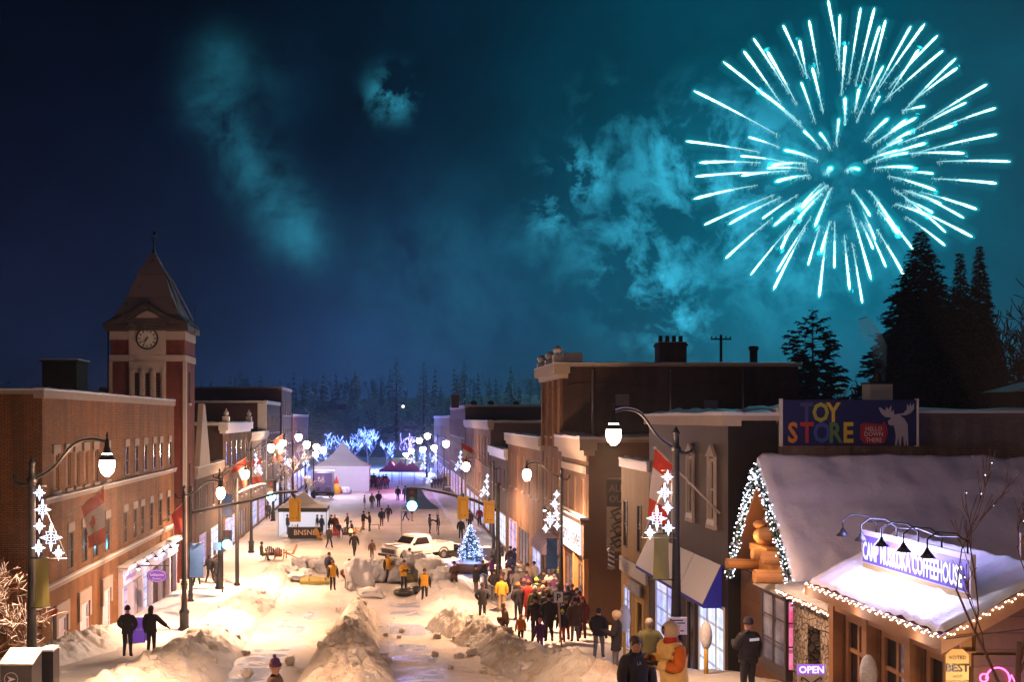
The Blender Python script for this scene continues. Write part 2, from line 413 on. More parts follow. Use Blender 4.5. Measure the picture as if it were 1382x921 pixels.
bank('snow_bank', [(5.0, 20, 1.1, .7), (4.9, 30, 1.2, .8), (4.3, 41, 1.1, .85), (3.3, 47, 1.3, 1.2), (3.2, 51, .7, .4)], DIRTY, 37, 0.34, label='sandy snow ridge beside right tubing lane and crowd', chunk=0.25)
bank('snow_bank', [(-11.3, 30, 1.0, .7), (-11.2, 40, 1.2, 1.0), (-11.0, 46, 1.1, .8), (-11.0, 49, .4, .2)], SNOW, 51, 0.25, label='clean snow heaped against the brick building doors', chunk=0.2)
bank('snow_bank', [(3.4, 52, 1.6, .5), (3.5, 58, 1.9, .9), (3.6, 66, 1.3, .5)], snow('lane_snow', (.82, .80, .79), bs=1.1), 61, 0.3, label='smooth snow mound between tubing lane and small lit spruce', chunk=0.2)
bank('snow_bank', [(3.9, 8, 1.6, .6), (3.9, 14, 1.8, 1.1), (4.2, 18, 1.3, .7), (4.2, 20, .5, .1)], CLEANBANK, 77, 0.25, label='snow mound under the marshal in orange', chunk=0.2)
# lumps broken off the ridges
# ------------------------------------------------------------------ firework
SPK, nf, b = newmat('spark'); SPK.node_tree.nodes.remove(b)
e = nf.node('ShaderNodeEmission'); e.inputs['Color'].default_value = (0.55, 0.97, 1.0, 1); e.inputs['Strength'].default_value = 3.0
nf.link(e.outputs[0], SPK.node_tree.nodes['Material Output'].inputs['Surface']); SPK.cycles.emission_sampling = 'NONE'
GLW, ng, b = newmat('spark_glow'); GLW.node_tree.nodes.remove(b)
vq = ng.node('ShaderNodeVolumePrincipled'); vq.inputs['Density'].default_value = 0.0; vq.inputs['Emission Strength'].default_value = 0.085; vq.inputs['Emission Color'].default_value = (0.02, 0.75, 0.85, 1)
ng.link(vq.outputs[0], GLW.node_tree.nodes['Material Output'].inputs['Volume'])  # cyan halo round each trail put into self-lit shells
SPKD = SPK.copy(); SPKD.name = 'spark_tail'; SPKD.node_tree.nodes[e.name].inputs['Strength'].default_value = 1.1; SPKD.node_tree.nodes[e.name].inputs['Color'].default_value = (.38, .80, .86, 1)
SPKT = SPK.copy(); SPKT.name = 'spark_tip'; SPKT.node_tree.nodes[e.name].inputs['Strength'].default_value = 4.5
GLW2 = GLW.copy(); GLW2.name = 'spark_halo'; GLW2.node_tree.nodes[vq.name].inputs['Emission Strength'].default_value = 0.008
# tail -> tip of every trail, in pixels of an enlarged crop (2.141x, from x=900)
TR = [(320,390,78,262),(270,440,55,408),(268,470,95,470),(345,495,83,510),(262,535,78,575),(312,562,108,650),(305,630,170,747),(352,660,242,795),(330,570,180,648),(378,563,276,632),(395,590,310,652),(447,530,388,597),(474,545,428,655),
 (418,625,318,785),(400,660,308,838),(443,650,408,767),(461,680,440,858),(485,640,484,775),(512,680,528,838),(535,700,565,877),(527,590,590,808),(575,645,633,772),(608,665,686,797),(605,590,712,722),(585,550,660,660),(535,548,588,625),
 (640,508,776,550),(655,545,806,672),(690,590,883,685),(700,550,858,630),(735,555,896,605),(690,625,804,710),(765,516,953,530),(780,467,992,467),(695,443,860,443),(710,445,953,388),(670,415,828,363),(700,385,865,296),(740,355,925,243),(800,365,950,312),
 (595,418,720,340),(570,468,670,435),(572,408,638,343),(680,320,745,307),(700,300,840,195),(680,325,835,168),(625,295,798,145),(640,255,782,102),(610,260,745,68),(590,290,705,75),(640,280,728,142),(548,350,625,190),(585,250,632,57),(560,250,615,75),(545,250,600,22),
 (525,240,560,22),(515,360,515,283),(490,415,497,343),(505,275,516,130),(497,200,500,42),(500,190,466,0),(440,220,411,58),(452,325,420,195),(428,350,388,237),(405,225,383,115),(400,215,336,72),(375,300,290,148),(350,265,250,110),(330,300,222,147),(445,430,395,378),(385,355,270,265),(400,375,163,178),
 (402,472,303,478),(352,493,215,508),(462,500,475,486),(520,492,556,490),(660,590,752,622),(560,640,596,720),(370,640,330,720)]
rr_ = random.Random(17)
for q in range(24):                                                  # fainter inner trails between the long ones
    a_ = rr_.uniform(0, 6.283); r1_ = rr_.uniform(60, 200); r2_ = r1_ + rr_.uniform(55, 120); TR.append((515 + r1_ * math.cos(a_) * 1.05, 488 + r1_ * math.sin(a_) * .93, 515 + r2_ * math.cos(a_) * 1.05, 488 + r2_ * math.sin(a_) * .93))
fw = thing('firework_burst', 'round cyan firework bursting in the sky over the right side', 'firework', FW)
RB = 70.0; k_ = 430 / F
for i, (ax, ay, bx, by) in enumerate(TR):
    c2 = (1140, 228)
    t = ((900 + ax / 2.141 - c2[0]) * k_, -(ay / 2.141 - c2[1]) * k_); p0_ = (900 + bx / 2.141, by / 2.141); p = ((900 + bx / 2.141 - c2[0]) * k_, -(by / 2.141 - c2[1]) * k_)
    rp = math.hypot(*p); dp = math.sqrt(max(0, RB * RB - rp * rp)) * (1 if i % 2 else -1)
    kk = math.hypot(*t) / max(rp, 1e-3); kk = min(kk, 1.4)
    A = at(900 + ax / 2.141, ay / 2.141, 430 + dp * kk) - FW; B = at(p0_[0], p0_[1], 430 + dp) - FW; L = (B - A).length
    sag = Vector((0, 0, 0.012 * L)); n = 26; path = []; rad = []; rg = []
    for j in range(n + 1):
        s_ = j / n; q = A.lerp(B, s_) + sag * (4 * s_ * (1 - s_))
        jit = 0.14 * (1 - s_) * (1 if j % 2 else -1)
        path.append(q + Vector((jit * .5, 0, jit * .3)))
        base_r = 0.05 + 0.50 * s_ ** 0.75
        if s_ > .93: base_r *= max(0.12, 1 - ((s_ - .93) / .07) ** 2 * .75)
        rad.append(base_r * (0.8 + 0.25 * random.random()))
    mb = MB().tube(path, rad, 6, 0)
    for q in range(n * 6): mb.m[q] = 3 if q < n * 6 * .4 else (0 if q < n * 6 * .75 else 4)
    gp = [A.lerp(B, j / 10) + sag * (4 * (j / 10) * (1 - j / 10)) for j in range(11)]; d = (B - A).normalized()
    gp = gp + [B + d * 0.9]
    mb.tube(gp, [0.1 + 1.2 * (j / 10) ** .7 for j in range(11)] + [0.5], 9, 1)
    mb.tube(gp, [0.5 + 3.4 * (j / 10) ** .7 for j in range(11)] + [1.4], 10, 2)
    for q in range(int(10 + L * 1.6)):                                 # feathery embers falling off the trail
        s_ = random.random() ** 1.3 * .8; c = A.lerp(B, s_) + sag * (4 * s_ * (1 - s_)); ln_ = random.uniform(.5, 1.4) * (1 - s_ * .5)
        o_ = c + Vector((random.gauss(0, .5), 0, random.gauss(0, .5))); e_ = o_ + Vector((random.uniform(-.5, .5), 0, -1)).normalized() * ln_; mb.tube([o_, e_], [.075, .02], 3, 3, cap=False)
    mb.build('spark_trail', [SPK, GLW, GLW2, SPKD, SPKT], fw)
# ------------------------------------------------------------------ building kit
Z = Vector((0, 0, 1))
def wall(mb, o, u, W, H, holes, reveal=0.045, m=0, mr=None):
    """wall sheet from corner o along u and up, openings cut out and lined"""
    o = Vector(o); u = Vector(u); n = u.cross(Z); mr = m if mr is None else mr
    us = sorted(set([0, W] + [x for h in holes for x in h[:2] if 0 < x < W])); vs = sorted(set([0, H] + [x for h in holes for x in h[2:4] if 0 < x < H]))
    for a, b in zip(us, us[1:]):
        for c, d in zip(vs, vs[1:]):
            cu, cv = (a + b) / 2, (c + d) / 2
            if any(h[0] < cu < h[1] and h[2] < cv < h[3] for h in holes): continue
            mb.quad(o + u * a + Z * c, o + u * b + Z * c, o + u * b + Z * d, o + u * a + Z * d, m)
    for h in holes:
        a, b, c, d = h[:4]; q = [o + u * a + Z * c, o + u * b + Z * c, o + u * b + Z * d, o + u * a + Z * d]; r = [x - n * reveal for x in q]
        for i in range(4): mb.quad(q[(i + 1) % 4], q[i], r[i], r[(i + 1) % 4], mr)
def oframe(o, u):
    u = Vector(u); n = u.cross(Z); M = Matrix((u, n, Z)).transposed().to_4x4(); M.translation = Vector(o); return M   # local x along wall, y outwards, z up
def lbox(mb, M, a, b, y0, y1, c, d, m=0):
    vs = [M @ Vector((x, y, z)) for z in (c, d) for y in (y0, y1) for x in (a, b)]
    mb.add(vs, [(0, 1, 3, 2), (4, 6, 7, 5), (0, 4, 5, 1), (2, 3, 7, 6), (0, 2, 6, 4), (1, 5, 7, 3)], m)
def window(parent, o, u, rect, frame, pane, reveal=0.045, bars=(1, 1), fw_=0.06, sill=None, snowy=True, name='window', label=None):
    a, b, c, d = rect; M = oframe(o, u); mb = MB(); y0, y1 = -reveal, -reveal + 0.07; e = 0.003
    a += e; b -= e; c += e; d -= e
    lbox(mb, M, a, a + fw_, y0, y1, c, d); lbox(mb, M, b - fw_, b, y0, y1, c, d)
    lbox(mb, M, a + fw_, b - fw_, y0, y1, c, c + fw_); lbox(mb, M, a + fw_, b - fw_, y0, y1, d - fw_, d)
    t = fw_ * 0.6
    for i in range(1, bars[0]):
        x = a + (b - a) * i / bars[0]; lbox(mb, M, x - t / 2, x + t / 2, y0, y1 - .012, c + fw_, d - fw_)
    for i in range(1, bars[1]):
        z = c + (d - c) * i / bars[1]; lbox(mb, M, a + fw_, b - fw_, y0 + .003, y1 - .016, z - t / 2, z + t / 2)
    w_ = mb.build(name, frame, parent, True, label)
    def sub(mbx, nm, mt):
        x = mbx.build(nm, mt, None); x.parent = w_
        L = parent.location
        for v in x.data.vertices: v.co -= L
        return x
    p = MB(); q = [M @ Vector(v) for v in ((a, y0 + .02, c), (b, y0 + .02, c), (b, y0 + .02, d), (a, y0 + .02, d))]; p.quad(*q); sub(p, 'pane', pane)
    if sill is not None:
        s_ = MB(); lbox(s_, M, a - .08, b + .08, -0.02, 0.09, c - .12, c - 0.006, 0)
        if snowy: lbox(s_, M, a - .06, b + .06, -0.1, 0.08, c - 0.0055, c + .05, 1)
        sub(s_, 'sill', [sill, ROOFSNOW])
    return w_
def snowcap(mb, x0, x1, y0, y1, z, h=0.14, m=0, step=0.5, seed=0.0, slope=None):
    nx = max(3, int((x1 - x0) / step) + 2); ny = max(3, int((y1 - y0) / step) + 2)
    nx = min(nx, 60); ny = min(ny, 60)
    vs = []
    for j in range(ny):
        for i in range(nx):
            x = x0 + (x1 - x0) * i / (nx - 1); y = y0 + (y1 - y0) * j / (ny - 1)
            ed = i in (0, nx - 1) or j in (0, ny - 1)
            zz = z if slope is None else slope(x, y)
            vs.append((x, y, zz + (0.0 if ed and False else h * (0.55 if ed else 1.0) * (0.85 + 0.4 * nz(x, y, 1.1, seed)))))
    mb.add(vs, [(j * nx + i, j * nx + i + 1, (j + 1) * nx + i + 1, (j + 1) * nx + i) for j in range(ny - 1) for i in range(nx - 1)], m, True)
    ring = [i for i in range(nx)] + [j * nx + nx - 1 for j in range(1, ny)] + [(ny - 1) * nx + i for i in range(nx - 2, -1, -1)] + [j * nx for j in range(ny - 2, 0, -1)]
    low = [(vs[i][0], vs[i][1], (z if slope is None else slope(vs[i][0], vs[i][1]))) for i in ring]; n = len(ring)
    mb.add([vs[i] for i in ring] + low, [(i, n + i, n + (i + 1) % n, (i + 1) % n) for i in range(n)], m, False)
def block(name, label, side, xf, y0, y1, zr, depth, mats, fac=(), front=(), cat='building', cornice=None, snowh=0.16, parapet=0.45, group=None, zb=None):
    """a flat-roofed building. side -1 stands left of the street, +1 right; fac: openings on the street front as
    (y centre, width, z0, z1, style); front: openings on the wall that looks down the street towards us"""
    g = thing(name, label, cat, (xf, y0, min(ground(xf, y0), ground(xf, y1))), 0, group); zb = (g.location.z - 1.2) if zb is None else zb
    H = zr - zb; xo = xf + side * depth; x0, x1 = min(xf, xo), max(xf, xo)
    mb = MB()
    if side < 0: o, u = Vector((xf, y0, zb)), Vector((0, 1, 0))
    else: o, u = Vector((xf, y1, zb)), Vector((0, -1, 0))
    def loc(yc): return yc - y0 if side < 0 else y1 - yc
    hs = [(loc(y) - w_ / 2, loc(y) + w_ / 2, a - zb, b - zb) for y, w_, a, b, st in fac]
    wall(mb, o, u, y1 - y0, H, hs)
    of, uf = Vector((x0, y0, zb)), Vector((1, 0, 0))
    hf = [(x - w_ / 2 - x0, x + w_ / 2 - x0, a - zb, b - zb) for x, w_, a, b, st in front]
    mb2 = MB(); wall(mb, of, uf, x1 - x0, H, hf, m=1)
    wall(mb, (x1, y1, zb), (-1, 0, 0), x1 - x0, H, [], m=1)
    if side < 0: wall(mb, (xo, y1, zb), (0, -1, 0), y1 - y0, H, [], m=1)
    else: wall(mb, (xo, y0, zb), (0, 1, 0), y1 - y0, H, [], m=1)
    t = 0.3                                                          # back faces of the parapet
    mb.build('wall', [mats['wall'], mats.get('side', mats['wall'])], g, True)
    for (y, w_, a, b, st), h in zip(fac, hs): STY[st](g, o, u, h)
    for (x, w_, a, b, st), h in zip(front, hf): STY[st](g, of, uf, h)
    rf = MB(); rf.box(x0 + t, x1 - t, y0 + t, y1 - t, zr - parapet - .2, zr - parapet, 0)
    for a, b, c, d in ((x0 + .002, x1 - .002, y0 + .002, y0 + t), (x0 + .002, x1 - .002, y1 - t, y1 - .002), (x0 + .002, x0 + t, y0 + t, y1 - t), (x1 - t, x1 - .002, y0 + t, y1 - t)): rf.box(a, b, c, d, zr - parapet - .2, zr - .003, 0)
    ro = rf.build('roof', mats.get('roof', DARKROOF), g, True)
    co = MB(); k = cornice or 0.08
    xs_ = (xf - .02, xf + k) if side < 0 else (xf - k, xf + .02)
    ch = 0.16 if k < .2 else .38
    co.box(x0 - .03 if side > 0 else x0, x1, y0 - k, y0 + .3, zr - .01, zr + .12)
    a, b = (xf - .3, xf + k) if side < 0 else (xf - k, xf + .3)
    co.box(a, b, y0 - k - .004, y1, zr - ch, zr + .125)
    if k >= .2:
        a2, b2 = (xf - .25, xf + k * .55) if side < 0 else (xf - k * .55, xf + .25)
        co.box(a2, b2, y0 - k * .5, y1 - .01, zr - ch - .25, zr - ch - .003)
    co.build('cornice', mats.get('trim', STONE), g, True)
    sn = MB()
    snowcap(sn, a - .02, b + .03, y0 - k - .03, y1, zr + .126, snowh, 0, .4, y0)
    (snowcap(sn, x0, a - .03, y0 - k, y0 + .32, zr + .121, snowh * .8, 0, .4, y0) if side < 0 else snowcap(sn, b + .04, x1, y0 - k, y0 + .32, zr + .121, snowh * .8, 0, .4, y0))
    snowcap(sn, x0 + t + .01, x1 - t - .01, y0 + t + .01, y1 - t - .01, zr - parapet + .002, .22, 0, 1.2, y0 + 3)
    sn.build('snow_layer', ROOFSNOW, g, True)
    g['zb'] = zb
    del g['zb']
    return g
DARKROOF = plain('roof_felt', (0.04, 0.035, 0.035), 0.9, 0.3, 1.5)
WINFR = plain('brown_frame', (0.10, 0.06, 0.04), 0.6, 0.2)
WHFR = plain('white_frame', (0.66, 0.62, 0.58), 0.5, 0.12)
def litpane(name, c1, c2, st, sc_=1.2):
    """a shop window with the lit inside showing unevenly through it"""
    if name in _m: return _m[name]
    m, n, b = newmat(name); p = pos(n)
    f = n.ramp(n.noise(p, sc_, 4, 0.7), [(0.35, 0), (0.65, 1)])
    sx = n.node('ShaderNodeSeparateXYZ'); n.link(p, sx.inputs[0])
    st_ = n.math('SINE', n.math('MULTIPLY', n.math('ADD', sx.outputs[1], sx.outputs[0]), 9.0))
    shelf = n.math('GREATER_THAN', n.math('FRACT', n.math('MULTIPLY', sx.outputs[2], 1.7)), 0.86)
    c = n.mix(f, c1, c2); c = n.mix(n.math('MULTIPLY', n.math('ADD', st_, 1), 0.16), c, [x * .3 for x in c1]); c = n.mix(n.math('MULTIPLY', shelf, .55), c, (.03, .02, .02))
    n.link(c, b.inputs['Emission Color']); b.inputs['Emission Strength'].default_value = st
    b.inputs['Base Color'].default_value = (.02, .02, .03, 1); b.inputs['Roughness'].default_value = 0.1
    m.cycles.emission_sampling = 'FRONT'
    _m[name] = m; return m
LITBLUE = litpane('lit_blue_window', (0.25, 0.28, 0.85), (0.75, 0.80, 1.0), 1.3)
LITLILAC = litpane('lit_lilac_window', (0.35, 0.16, 0.7), (0.8, 0.65, 1.0), 0.9)
LITWHITE = litpane('lit_white_window', (0.45, 0.55, 0.9), (0.9, 0.95, 1.0), 1.5)
LITWARM = litpane('lit_warm_window', (0.55, 0.22, 0.08), (1.0, 0.72, 0.42), 0.9)
LITDIM = litpane('dim_window', (0.10, 0.06, 0.09), (0.40, 0.28, 0.26), 0.6)
LITPINK = litpane('pink_window', (0.9, 0.05, 0.2), (1.0, 0.4, 0.6), 1.3)
BOARD = plain('boarded_panel', (0.34, 0.22, 0.15), 0.8, 0.2)
STY = {
 'dark': lambda g, o, u, r: window(g, o, u, r, WINFR, DARKGLASS, sill=STONE, bars=(1, 2)),
 'slot': lambda g, o, u, r: window(g, o, u, r, WINFR, DARKGLASS, bars=(1, 2), fw_=.05),
 'blind': lambda g, o, u, r: window(g, o, u, r, BOARD, BOARD, reveal=.1, name='blind_window', sill=STONE, snowy=False),
 'white': lambda g, o, u, r: window(g, o, u, r, WHFR, DARKGLASS, sill=WHITEPAINT, bars=(1, 2), fw_=.09),
 'dim': lambda g, o, u, r: window(g, o, u, r, WINFR, LITDIM, sill=STONE, bars=(1, 2)),
 'warm': lambda g, o, u, r: window(g, o, u, r, WINFR, LITWARM, bars=(2, 2)),
 'blue': lambda g, o, u, r: window(g, o, u, r, WHFR, LITBLUE, bars=(2, 1), name='shop_window'),
 'shopw': lambda g, o, u, r: window(g, o, u, r, WHFR, LITWHITE, bars=(3, 1), fw_=.08, name='shop_window'),
 'lilac': lambda g, o, u, r: window(g, o, u, r, WHFR, LITLILAC, bars=(2, 1), name='shop_window'),
 'shopd': lambda g, o, u, r: window(g, o, u, r, WINFR, LITDIM, bars=(3, 1), fw_=.1, name='shop_window'),
 'shopo': lambda g, o, u, r: window(g, o, u, r, WINFR, LITWARM, bars=(3, 1), fw_=.1, name='shop_window'),
 'wdoor': lambda g, o, u, r: window(g, o, u, r, LILACPAINT, LILACPAINT, bars=(1, 4), fw_=.12, name='door'),
 'ddoor': lambda g, o, u, r: window(g, o, u, r, WINFR, DARKGLASS, bars=(1, 1), fw_=.16, name='door'),
 'ydoor': lambda g, o, u, r: window(g, o, u, r, YEL, DARKGLASS, bars=(1, 1), fw_=.22, name='door'),
}
YEL = plain('yellow_paint', (0.62, 0.40, 0.06), 0.6, 0.15)
BR_ORANGE = brick('orange_brick', (0.36, 0.135, 0.020), (0.25, 0.09, 0.015), (0.08, 0.045, 0.02), ms=.014)
BR_RED = brick('red_brick', (0.27, 0.040, 0.022), (0.20, 0.030, 0.020), (0.10, 0.05, 0.045))
BR_BROWN = brick('brown_brick', (0.075, 0.032, 0.02), (0.05, 0.022, 0.015), (0.05, 0.035, 0.028))
BR_TAN = brick('tan_brick', (0.26, 0.12, 0.045), (0.19, 0.085, 0.035), (0.15, 0.09, 0.05))
STUCCO = plain('brown_stucco', (0.13, 0.075, 0.045), 0.85, 0.2, 1.2, bump=.4, bscale=30)
DARKCLAD = boards('dark_cladding', (0.05, 0.03, 0.022), 0.10)
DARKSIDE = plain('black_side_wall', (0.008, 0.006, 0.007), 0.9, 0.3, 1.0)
YELCLAD = boards('yellow_cladding', (0.42, 0.25, 0.04), 0.12, dark=.7)
GREYWALL = plain('grey_render', (0.14, 0.11, 0.10), 0.85, 0.2, 1.0)

# ---- L1: the long orange brick building
def yl(x): return 12.5 * F / (VX - x)
fac = []
for x in (171, 184, 196, 208, 217, 229): fac.append((yl(x), .74, -2.75, -1.35, 'slot'))
for x in (76, 92, 104, 116, 129, 145): fac.append((yl(x), .62, -2.75, -1.35, 'blind'))
for x in (95, 114, 129, 145, 169, 182, 192, 204, 216, 227): fac.append((yl(x), .74, -6.0, -4.5, 'slot'))
fac += [(40.0, 1.2, -10.2, -7.65, 'wdoor'), (43.0, 1.2, -10.4, -7.65, 'wdoor'), (46.4, 1.2, -10.6, -7.65, 'wdoor')]
fac += [(49.6, 1.5, -10.2, -7.9, 'lilac'), (51.6, 1.2, -10.9, -7.9, 'wdoor'), (53.6, 1.7, -10.3, -7.9, 'blue'), (56.0, 1.3, -10.3, -7.9, 'shopd'), (58.2, 1.3, -10.3, -7.9, 'shopd'), (60.2, 1.2, -10.3, -7.9, 'shopd')]
L1 = block('brick_building', 'long orange brick building with arched white doors and slot windows beside the mailbox', -1, -12.5, 37.8, 61.4, 0.9, 18, {'wall': BR_ORANGE, 'trim': STONE}, fac, parapet=.5)
t = MB()
for zz in (-3.0, -6.25): t.box(-12.49, -12.36, 37.7, 61.4, zz - .16, zz + .02)
for x in (171, 184, 196, 208, 217, 229, 76, 92, 104, 116, 129, 145): y = yl(x); t.box(-12.49, -12.44, y - .42, y + .42, -1.345, -1.0)
for x in (95, 114, 129, 145, 169, 182, 192, 204, 216, 227): y = yl(x); t.box(-12.49, -12.44, y - .42, y + .42, -4.495, -4.15)
for y in (40.0, 43.0, 46.4):
    t.box(-12.49, -12.40, y - .85, y + .85, -7.645, -7.1); t.box(-12.49, -12.40, y - .85, y - .605, -8.3, -7.65); t.box(-12.49, -12.40, y + .605, y + .85, -8.3, -7.65)
t.build('stone_band', STONE, L1, True)
t = MB()
for zz in (-3.0, -6.25): snowcap(t, -12.49, -12.3, 37.7, 61.4, zz + .022, .10, 0, .35, zz)
t.build('snow_layer', ROOFSNOW, L1, True)
# white shopfront built onto its far end
t = MB(); xw = -12.35
for y in (48.65, 50.55, 52.5, 54.7, 57.1, 59.25, 61.1): t.box(-12.49, xw + .06, y - .14, y + .14, -10.9, -7.55)
t.box(-12.49, xw + .1, 48.5, 61.3, -7.9 + .003, -7.15); t.box(-12.49, xw + .35, 48.45, 61.35, -7.15, -7.0)
for a, b in ((48.8, 50.4), (52.65, 54.55), (54.85, 56.95), (57.25, 59.1), (59.4, 60.95)): t.box(-12.49, xw, a, b, -10.9, -10.31)
t.build('shopfront', LILACPAINT, L1, True)
t = MB(); snowcap(t, -12.49, xw + .4, 48.4, 61.4, -6.995, .16, 0, .3, 2); t.build('snow_layer', ROOFSNOW, L1, True)
t = MB(); text_mesh(t, 'bellissimo', (xw + .105, 48.9, -7.7), (0, 1, 0), Z, .5, shear=.2); t.build('lettering', plain('lilac_letters', (.3, .15, .5), .5), L1, True)
t = MB(); e2 = MB()
for i in range(7):
    y = 49.3 + i * 1.85
    t.tube([(xw + .1, y, -7.1), (xw + .5, y, -6.85), (xw + .62, y, -7.0)], .025, 5); t.lathe([(.03, .12), (.13, 0), (.12, -.01)], (xw + .62, y, -7.12), 8)
    e2.ball((xw + .62, y, -7.15), .08, 6)
    if i % 2 == 0: lamp('shopfront_light', (xw + .62, y, -7.28), 26, (.86, .8, 1.0), .08)
t.build('sign_lamp', IRON, L1, True); e2.build('bulb', emit('shop_bulb', (.9, .88, 1), 8), L1, True)
# rooftop plant of L1 and a stair head
rt = thing('rooftop_cabin', 'dark square cabin on the flat roof left of the clock tower', 'rooftop cabin', tuple(at(88, 527, 55)))
t = MB(); c = at(88, 527, 55); t.box(c.x - .9, c.x + .9, 54, 56, .4, 2.95); t.build('wall', DARKSIDE, rt, True)
t = MB(); t.box(c.x - 1.0, c.x + 1.0, 53.9, 56.1, 2.95, 3.05); snowcap(t, c.x - 1, c.x + 1, 53.9, 56.1, 3.052, .1, 1); t.build('roof', [DARKROOF, ROOFSNOW], rt, True)
for px, w_, h_ in ((39, .45, .9), (131, .3, .55), (118, .25, .3)):
    c = at(px, 527, 50); v = thing('roof_vent', {39: 'wide dark roof vent at far left of the brick roof', 131: 'slim dark roof vent nearest the clock tower', 118: 'low roof vent between cabin and slim vent'}[px], 'roof vent', (c.x, 50, .45))
    MB().lathe([(w_ * .7, 0), (w_ * .7, h_ * .7), (w_, h_ * .75), (w_ * .9, h_), (0.01, h_ * 1.1)], n=10).build('pipe', IRON, v); 

# ---- the clock tower
TX0, TX1, TY0, TY1 = -17.1, -12.5, 64.6, 68.0
tw = thing('clock_tower', 'red brick clock tower with white clock panel and steep snowy pyramid roof', 'clock tower', ((TX0 + TX1) / 2, TY0, -10.2))
o = Vector((TX0, TY0, -11)); W = TX1 - TX0; H = 16.4
lou = []
for dx in (-.83, 0, .83): lou.append((W / 2 + dx - .14, W / 2 + dx + .14, 11 + 1.0, 11 + 3.0))
t = MB(); wall(t, o, (1, 0, 0), W, H, [], m=0); wall(t, (TX1, TY0, -11), (0, 1, 0), TY1 - TY0, H, [(1.3, 1.9, 11 + .9, 11 + 3.0), (1.3, 1.9, 6.0, 8.2), (1.3, 1.9, 1.5, 3.5)], m=0)
wall(t, (TX1, TY1, -11), (-1, 0, 0), W, H, []); wall(t, (TX0, TY1, -11), (0, -1, 0), TY1 - TY0, H, [])
t.build('wall', BR_RED, tw, True)
for z0, z1 in ((11.9, 14), (6, 8.2), (1.5, 3.5)): window(tw, (TX1, TY0, -11), (0, 1, 0), (1.3, 1.9, z0, z1), WINFR, DARKGLASS, sill=STONE)
cx = (TX0 + TX1) / 2
t = MB()
t.box(TX0 - .06, TX1 + .06, TY0 - .06, TY1 + .06, 4.9, 5.42); t.box(TX0 - .07, TX1 + .07, TY0 - .07, TY1 + .07, 3.55, 3.95)
M = oframe((cx - 1.15, TY0, .2), (1, 0, 0)); mbx = t
wall(t, (cx - 1.15, TY0 - .1, .25), (1, 0, 0), 2.3, 3.3, [(1.15 + dx - .14, 1.15 + dx + .14, .75, 2.6) for dx in (-.66, 0, .66)], reveal=.09)
t.box(cx - 1.15, cx - 1.149, TY0 - .1, TY0 - .001, .25, 3.55); t.box(cx + 1.149, cx + 1.15, TY0 - .1, TY0 - .001, .25, 3.55)
t.box(cx - 1.25, cx + 1.25, TY0 - .18, TY0 - .101, .1, .249)
for dx in (-.33, .33): t.box(cx + dx - .1, cx + dx + .1, TY0 - .2, TY0 - .101, .9, 3.0)
for dx in (-.99, .99): t.box(cx + dx - .08, cx + dx + .08, TY0 - .2, TY0 - .101, .9, 3.0)
pts = [(cx - 1.15, TY0 - .11, 3.96), (cx + 1.15, TY0 - .11, 3.96), (cx + 1.15, TY0 - .11, 5.9), (cx + .55, TY0 - .11, 6.45), (cx, TY0 - .11, 6.7), (cx - .55, TY0 - .11, 6.45), (cx - 1.15, TY0 - .11, 5.9)]
t.prism(pts, (0, .108, 0)); t.box(cx - .18, cx + .18, TY0 - .2, TY0 - .111, 5.6, 6.1)
for x in (TX0, TX1): t.box(x - .1, x + .1, TY0 - .1, TY0 + .3, -11, 3.54)
t.build('stone_panel', plain('tower_stone', (.55, .47, .43), .8, .15, 2, bump=.3), tw, True)
for dx in (-.66, 0, .66):
    t = MB()
    for k in range(9): t.box(cx + dx - .13, cx + dx + .13, TY0 - .03, TY0 - .002, 1.02 + k * .2, 1.12 + k * .2)
    t.build('louvre', IRON, tw, True)
# clock: face, ring of marks, hands
cc = Vector((cx, TY0 - .12, 4.97))
def ycyl(mb, c, r, d, m=0, n=32):
    pts = [(c[0] + r * math.cos(2 * math.pi * i / n), c[1], c[2] + r * math.sin(2 * math.pi * i / n)) for i in range(n)]; mb.prism(pts, (0, -d, 0), m)
t = MB(); ycyl(t, cc, .64, .03, 0)
for k in range(12):
    a = math.pi / 6 * k; d = Vector((math.sin(a), 0, math.cos(a))); s_ = Vector((math.cos(a), 0, -math.sin(a))); b0 = cc + Vector((0, -.036, 0))
    for off in ((-.05, .05) if k % 3 == 0 else (-.03, .03)):
        t.add([b0 + d * .40 + s_ * (off - .02), b0 + d * .40 + s_ * (off + .02), b0 + d * .56 + s_ * (off + .02), b0 + d * .56 + s_ * (off - .02)], [(0, 1, 2, 3)], 1)
cf = t.build('clock_face', [plain('clock_white', (.85, .83, .78), .5, .05), IRON], tw, True)
t = MB(); pts = []; n = 32
for k in range(n):
    a, b_ = 2 * math.pi * k / n, 2 * math.pi * (k + 1) / n
    q = [(cc.x + r_ * math.cos(x), cc.y - .05, cc.z + r_ * math.sin(x)) for x, r_ in ((a, .60), (a, .70), (b_, .70), (b_, .60))]; t.quad(*q)
t.build('clock_rim', IRON, tw, True)
def hand(a, L, wd, nm):
    d = Vector((math.sin(a), 0, math.cos(a))); s_ = Vector((math.cos(a), 0, -math.sin(a))); b0 = cc + Vector((0, -.06, 0))
    MB().prism([b0 - d * .1 - s_ * wd, b0 - d * .1 + s_ * wd, b0 + d * L + s_ * wd * .3, b0 + d * L - s_ * wd * .3], (0, -.01, 0)).build(nm, IRON, tw, True)
hand(R(225), .34, .04, 'hour_hand'); hand(R(205), .5, .03, 'minute_hand')
